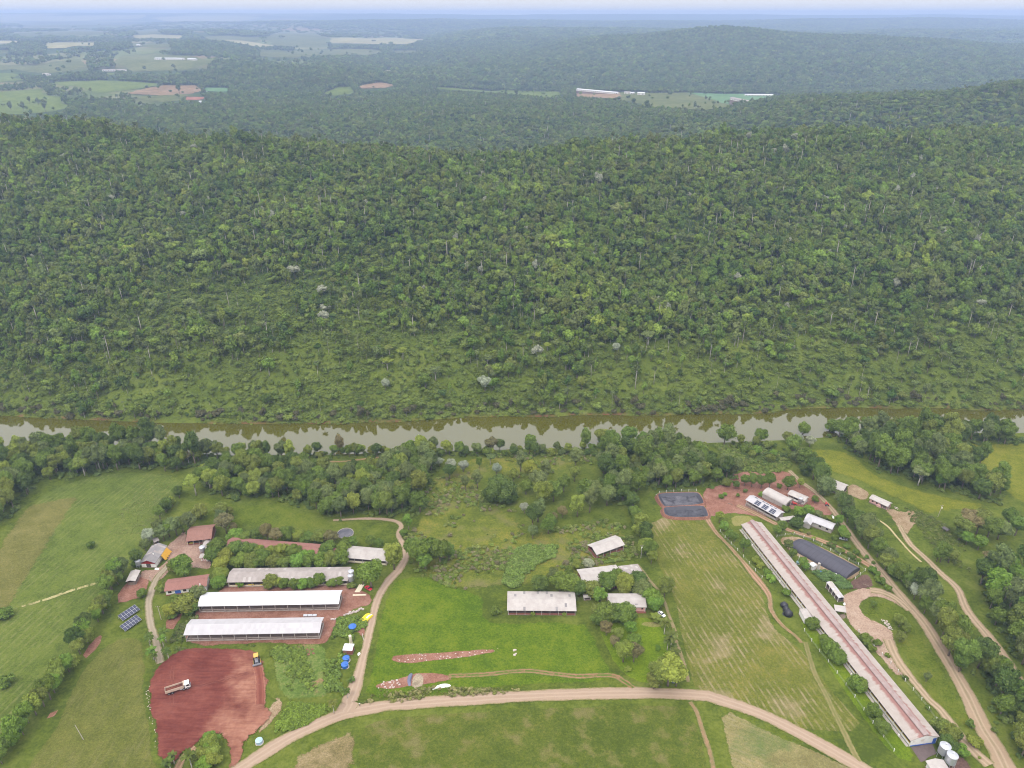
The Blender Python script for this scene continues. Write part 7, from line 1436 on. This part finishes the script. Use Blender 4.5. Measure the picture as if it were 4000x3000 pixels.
def mound(name, label, cat, c, pts_px, h, mat, seed):
    W = ccw(rounded([tuple(hit(*q)[:2]) for q in pts(c, pts_px)], 2)); ct = W.mean(0); z = ground(ct[0], ct[1]); root = tag(empty(name, (ct[0], ct[1], z)), label, cat); g = np.random.default_rng(seed); n = len(W); V = []; R_ = 6
    for k in range(R_):
        f = 1-k/R_
        for x, y in W: V.append(((x-ct[0])*f, (y-ct[1])*f, .12+h*(1-f**1.6)*g.uniform(.75,1.1) if k else .1))
    V.append((0,0,.12+h)); F = [(k*n+i, k*n+(i+1) % n, (k+1)*n+(i+1) % n, (k+1)*n+i) for k in range(R_-1) for i in range(n)]+[((R_-1)*n+i, (R_-1)*n+(i+1) % n, R_*n) for i in range(n)]
    MB().add(V, F).build('sheet', mat, root, False); return root
WTARP = plain('white_plastic_sheet', (.74,.74,.72), .45, .08, 1.5, .4)
mound('tarp_heap', 'crumpled white plastic sheet heap in the grass north of the main road', 'tarpaulin', 'B', [(480,1358),(510,1330),(560,1312),(605,1315),(620,1330),(570,1340),(520,1345)], .9, WTARP, 1)
mound('tarp_heap', 'blue grey tarpaulin strip across the lower red strip', 'tarpaulin', 'B', [(322,1335),(328,1255),(365,1240),(350,1290),(352,1340)], .7, plain('blue_grey_tarp', (.13,.14,.21), .5, .2, 1.5, .3), 2)
mound('tarp_heap', 'white sheet lying in the yard before the gabled barn', 'tarpaulin', 'H', [(560,715),(590,690),(640,705),(630,725),(580,730)], .5, WTARP, 3); mound('tarp_heap', 'yellow tarpaulin in front of the square tiled barn', 'tarpaulin', 'A', [(605,415),(620,405),(668,402),(665,415),(625,422)], .7, plain('yellow_tarp', (.55,.47,.06), .5, .15, 2, .3), 4)
mound('tarp_heap', 'white sheet by the corner of the white house yard', 'tarpaulin', 'D', [(1400,530),(1430,518),(1460,545),(1440,560)], .6, WTARP, 5); mound('tarp_heap', 'white foil lying beside the black cover', 'tarpaulin', 'E', [(1235,372),(1270,355),(1298,375),(1270,395)], .5, WTARP, 6)
mound('tarp_heap', 'white foil scrap on the weeds beside the side road', 'tarpaulin', 'I', [(482,1200),(490,1160),(530,1160),(522,1200)], .4, WTARP, 7); mound('tarp_heap', 'white sacks heaped by the carport', 'tarpaulin', 'E', [(1370,850),(1390,825),(1425,845),(1415,875)], 1.2, WTARP, 8)
mound('log_pile', 'grey heap of firewood below the carport', 'log pile', 'E', [(1300,1040),(1340,1000),(1420,1010),(1425,1060),(1370,1080)], 1.1, WOODM, 9); mound('tarp_heap', 'blue boat like cover under the eaves of the machine shed', 'tarpaulin', 'D', [(1408,228),(1425,210),(1460,228),(1450,240)], .8, plain('blue_cover', (.16,.26,.5), .5, .1, 2, .3), 10)
mound('tarp_heap', 'dark blue cover under the big junction tree', 'tarpaulin', 'Z', [(1145,1375),(1180,1350),(1235,1380),(1200,1410)], .8, plain('slate_cover', (.09,.1,.16), .5, .1, 2, .3), 11)
# stacked yellow sacks, white boards and building blocks by the site
SACKY, SACKW = plain('yellow_sack', (.72,.56,.03), .6, .12, 3, .3), plain('white_sack', (.7,.68,.62), .7, .1, 3, .2)
p = at('I', 600, 725); root = tag(empty('sack_stack', (p.x, p.y, ground(p.x, p.y)+.1), math.radians(62)), 'stack of yellow sacks at the edge of the side road', 'sack stack'); iv, fc = ico()
sm = [MB().add([tuple(q) for q in np.sign(iv)*np.abs(iv)**.6*np.array([.55,.38,.16])], [tuple(f) for f in fc]).mesh('sack', m, True) for m in (SACKY, SACKW)]
for l in range(4):
    for i in range(7-l):
        for j in range(4): o = link('sack', sm[1 if j == 1 and i > 1 else 0], root, (-3.4+l*.5+i*1.05, -1.3+j*.8+rs.uniform(-.1,.1), .16+l*.27)); o.rotation_euler = (0, 0, rs.uniform(-.2,.2))
p = at('A', 1848, 742); root = tag(empty('board_stack', (p.x, p.y, ground(p.x, p.y)), math.radians(78)), 'stack of long cream boards in front of the red car', 'board stack'); me = MB().box(-3.2,3.2,-.16,.16,0,.08).mesh('plank', W_CREAM)
for i in range(14): o = link('plank', me, root, (rs.uniform(-.4,.4), -1.1+.36*(i % 7), .1+.1*(i//7))); o.rotation_euler = (0,0,rs.uniform(-.06,.06))
p = at('A', 1852, 782); root = tag(empty('board_stack', (p.x, p.y, ground(p.x, p.y)), math.radians(2)), 'flat row of cream boards lying below the board stack', 'board stack'); me = MB().box(-3.0,3.0,-.14,.14,0,.1).mesh('plank', W_CREAM)
for i in range(6): link('plank', me, root, (rs.uniform(-.3,.3), -.5+.3*(i % 3), .1+.12*(i//3)))
me = MB().box(-.55,.55,-.35,.35,0,.45).mesh('block', RUB); root = None
for lab, c, x, y, n, ang in (('line of white foam blocks beside the yellow sacks','A',1815,905,16,28),('low row of white blocks at the edge of the weeds','A',1720,962,9,4)):
    p = at(c, x, y); root = tag(empty('block_pile', (p.x, p.y, ground(p.x, p.y)), math.radians(ang)), lab, 'block pile')
    for i in range(n): o = link('block', me, root, (-4.5+9*i/n+rs.uniform(-.3,.3), rs.uniform(-.6,.6), .1)); o.rotation_euler = (0,0,rs.uniform(-.6,.6))
p = at('A', 1496, 935); root = tag(empty('sheet_stack', (p.x, p.y, ground(p.x, p.y)), math.radians(1)), 'three stacks of grey sheets between the two white barns', 'sheet stack'); me = MB().box(-.95,.95,-.6,.6,0,.7).mesh('sheet_bundle', STEELP)
for i in range(3): link('sheet_bundle', me, root, (-2.1+2.1*i, 0, .1))
for lab, c, a, b in (('pale log lying in the brown pen','D',(1800,1365),(1875,1392)),('white pipe leaning by the black cover','D',(1025,1010),(1008,1070)),('brown beam lying on the red yard','D',(135,370),(192,385)),('long pale pole lying beside the side road','I',(548,920),(566,1000))):
    p, q = at(c, *a), at(c, *b); root = tag(empty('log', (p.x, p.y, ground(p.x, p.y))), lab, 'log'); MB().tube((0,0,.25), (q.x-p.x, q.y-p.y, .25+ground(q.x, q.y)-ground(p.x, p.y)), .2, .17, 8).build('stem', PALEBARK if 'brown' not in lab else WOODM, root)

# ------------------------------------------------------------------ distant farm buildings and lone trees beyond the river
for nm, lab, c, a, b, W, h, rm in FAR_B:
    r = barn(nm, lab, 'barn' if 'barn' in nm else 'house', *T2(c, a, b), W, h, 2.2, {'w':R_WHITE,'g':R_GREY,'p':R_PALE}[rm], 0, 0, W_WHITE, {'f':(0,'g'),'b':(0,'g'),'l':(0,'g'),'r':(0,'g')}, group='distant farm buildings', seed=70, over=.8)
    n = max(2, int(r['L']/9)); [window(r, r['L']*(k+.4)/n, .8, h*.35, min(3, r['L']/n*.4), h*.35) for k in range(n)]
FAR_T = [('T',1102,545,9,'t','d','tall lone tree standing in the tan ploughed field'),('T',60,655,7,'t','g','tree on the bright far pasture, nearest the picture edge'),('T',140,655,7,'t','g','second tree on the bright far pasture'),('T',178,618,6,'t','g','single tree above the others on the bright far pasture'),('T',270,648,9,'t','g','widest tree clump on the bright far pasture'),('T',232,625,6,'t','g','small tree beside the widest clump on the far pasture'),('V',1132,572,8,'b','d','dark tree on the green belt of field'),('V',1765,606,7,'r','d','round dark tree on the slope below the far barn'),('V',1856,625,8,'b','d','tree at the forest edge below the far farmhouse'),('V',1940,655,9,'t','d','upright tree further down the yellow green slope')]
SPEC = [('U',910,1105,5.6,'b','w','pale flowering tree low on the far bank'),('U',195,1115,3.6,'b','w','small pale flowering tree at the foot of the forest'),('U',1857,845,3.4,'b','w','pale flowering tree beside the dark clump on the slope'),('U',318,870,4.2,'u','x','tall bare stemmed tree left on the lower slope'),('U',220,850,3.6,'u','o','bare stemmed tree behind the tall one on the slope'),('U',205,945,4.4,'u','x','flat topped bare stemmed tree on the lower slope'),('U',930,925,4.2,'u','g','thin bare stemmed tree above the pale flowering tree'),('U',1497,935,5,'u','m','bare stemmed tree at the dark clump'),('U',553,1010,5,'u','g','grey crowned tree on the lower slope'),('U',1295,760,3.2,'u','x','palm like tree above the green gap'),('U',1360,825,3,'u','x','slim tree in the green gap'),('U',1333,935,3,'u','x','slim tree low in the green gap'),('U',788,895,2.8,'u','x','slim pale tree mid slope'),('U',2090,760,5.4,'u','g','high branching tree on the right of the slope'),('U',1520,960,5,'b','d','dark tree in the clump on the slope'),('U',1580,1010,5.4,'b','d','second dark tree in the clump on the slope'),('U',1480,880,5,'b','d','upper dark tree of the clump on the slope'),('U',1610,1100,4.6,'b','o','vine hung tree below the dark clump'),('U',2000,1030,4.6,'b','m','dark green tree on the open lower slope'),('U',480,1090,5.4,'b','m','green tree group at the foot of the forest'),('U',1080,1010,5.4,'b','m','vine covered tree beside the pale flowering tree'),('M',1770,30,4,'b','d','dark bush tree above the far bank')]
for c, x, y, r, k, t, lab in FAR_T+SPEC:
    K = KIND[k]; s = r/K['R']; p = at(c, x, y, K['zc']*s*.9); cm, tm, _ = K['v'][rs.randrange(len(K['v']))]; o = empty('lone_'+K['name'], p, rs.uniform(0, 6.28)); o.scale = (s, s, s*1.1); q = link('crown', cm, o); link('trunk', tm, o)
    q.color = (*[v*1.1 for v in TINT[t]], 1); tag(o, lab, 'tree', 'lone trees across the river')
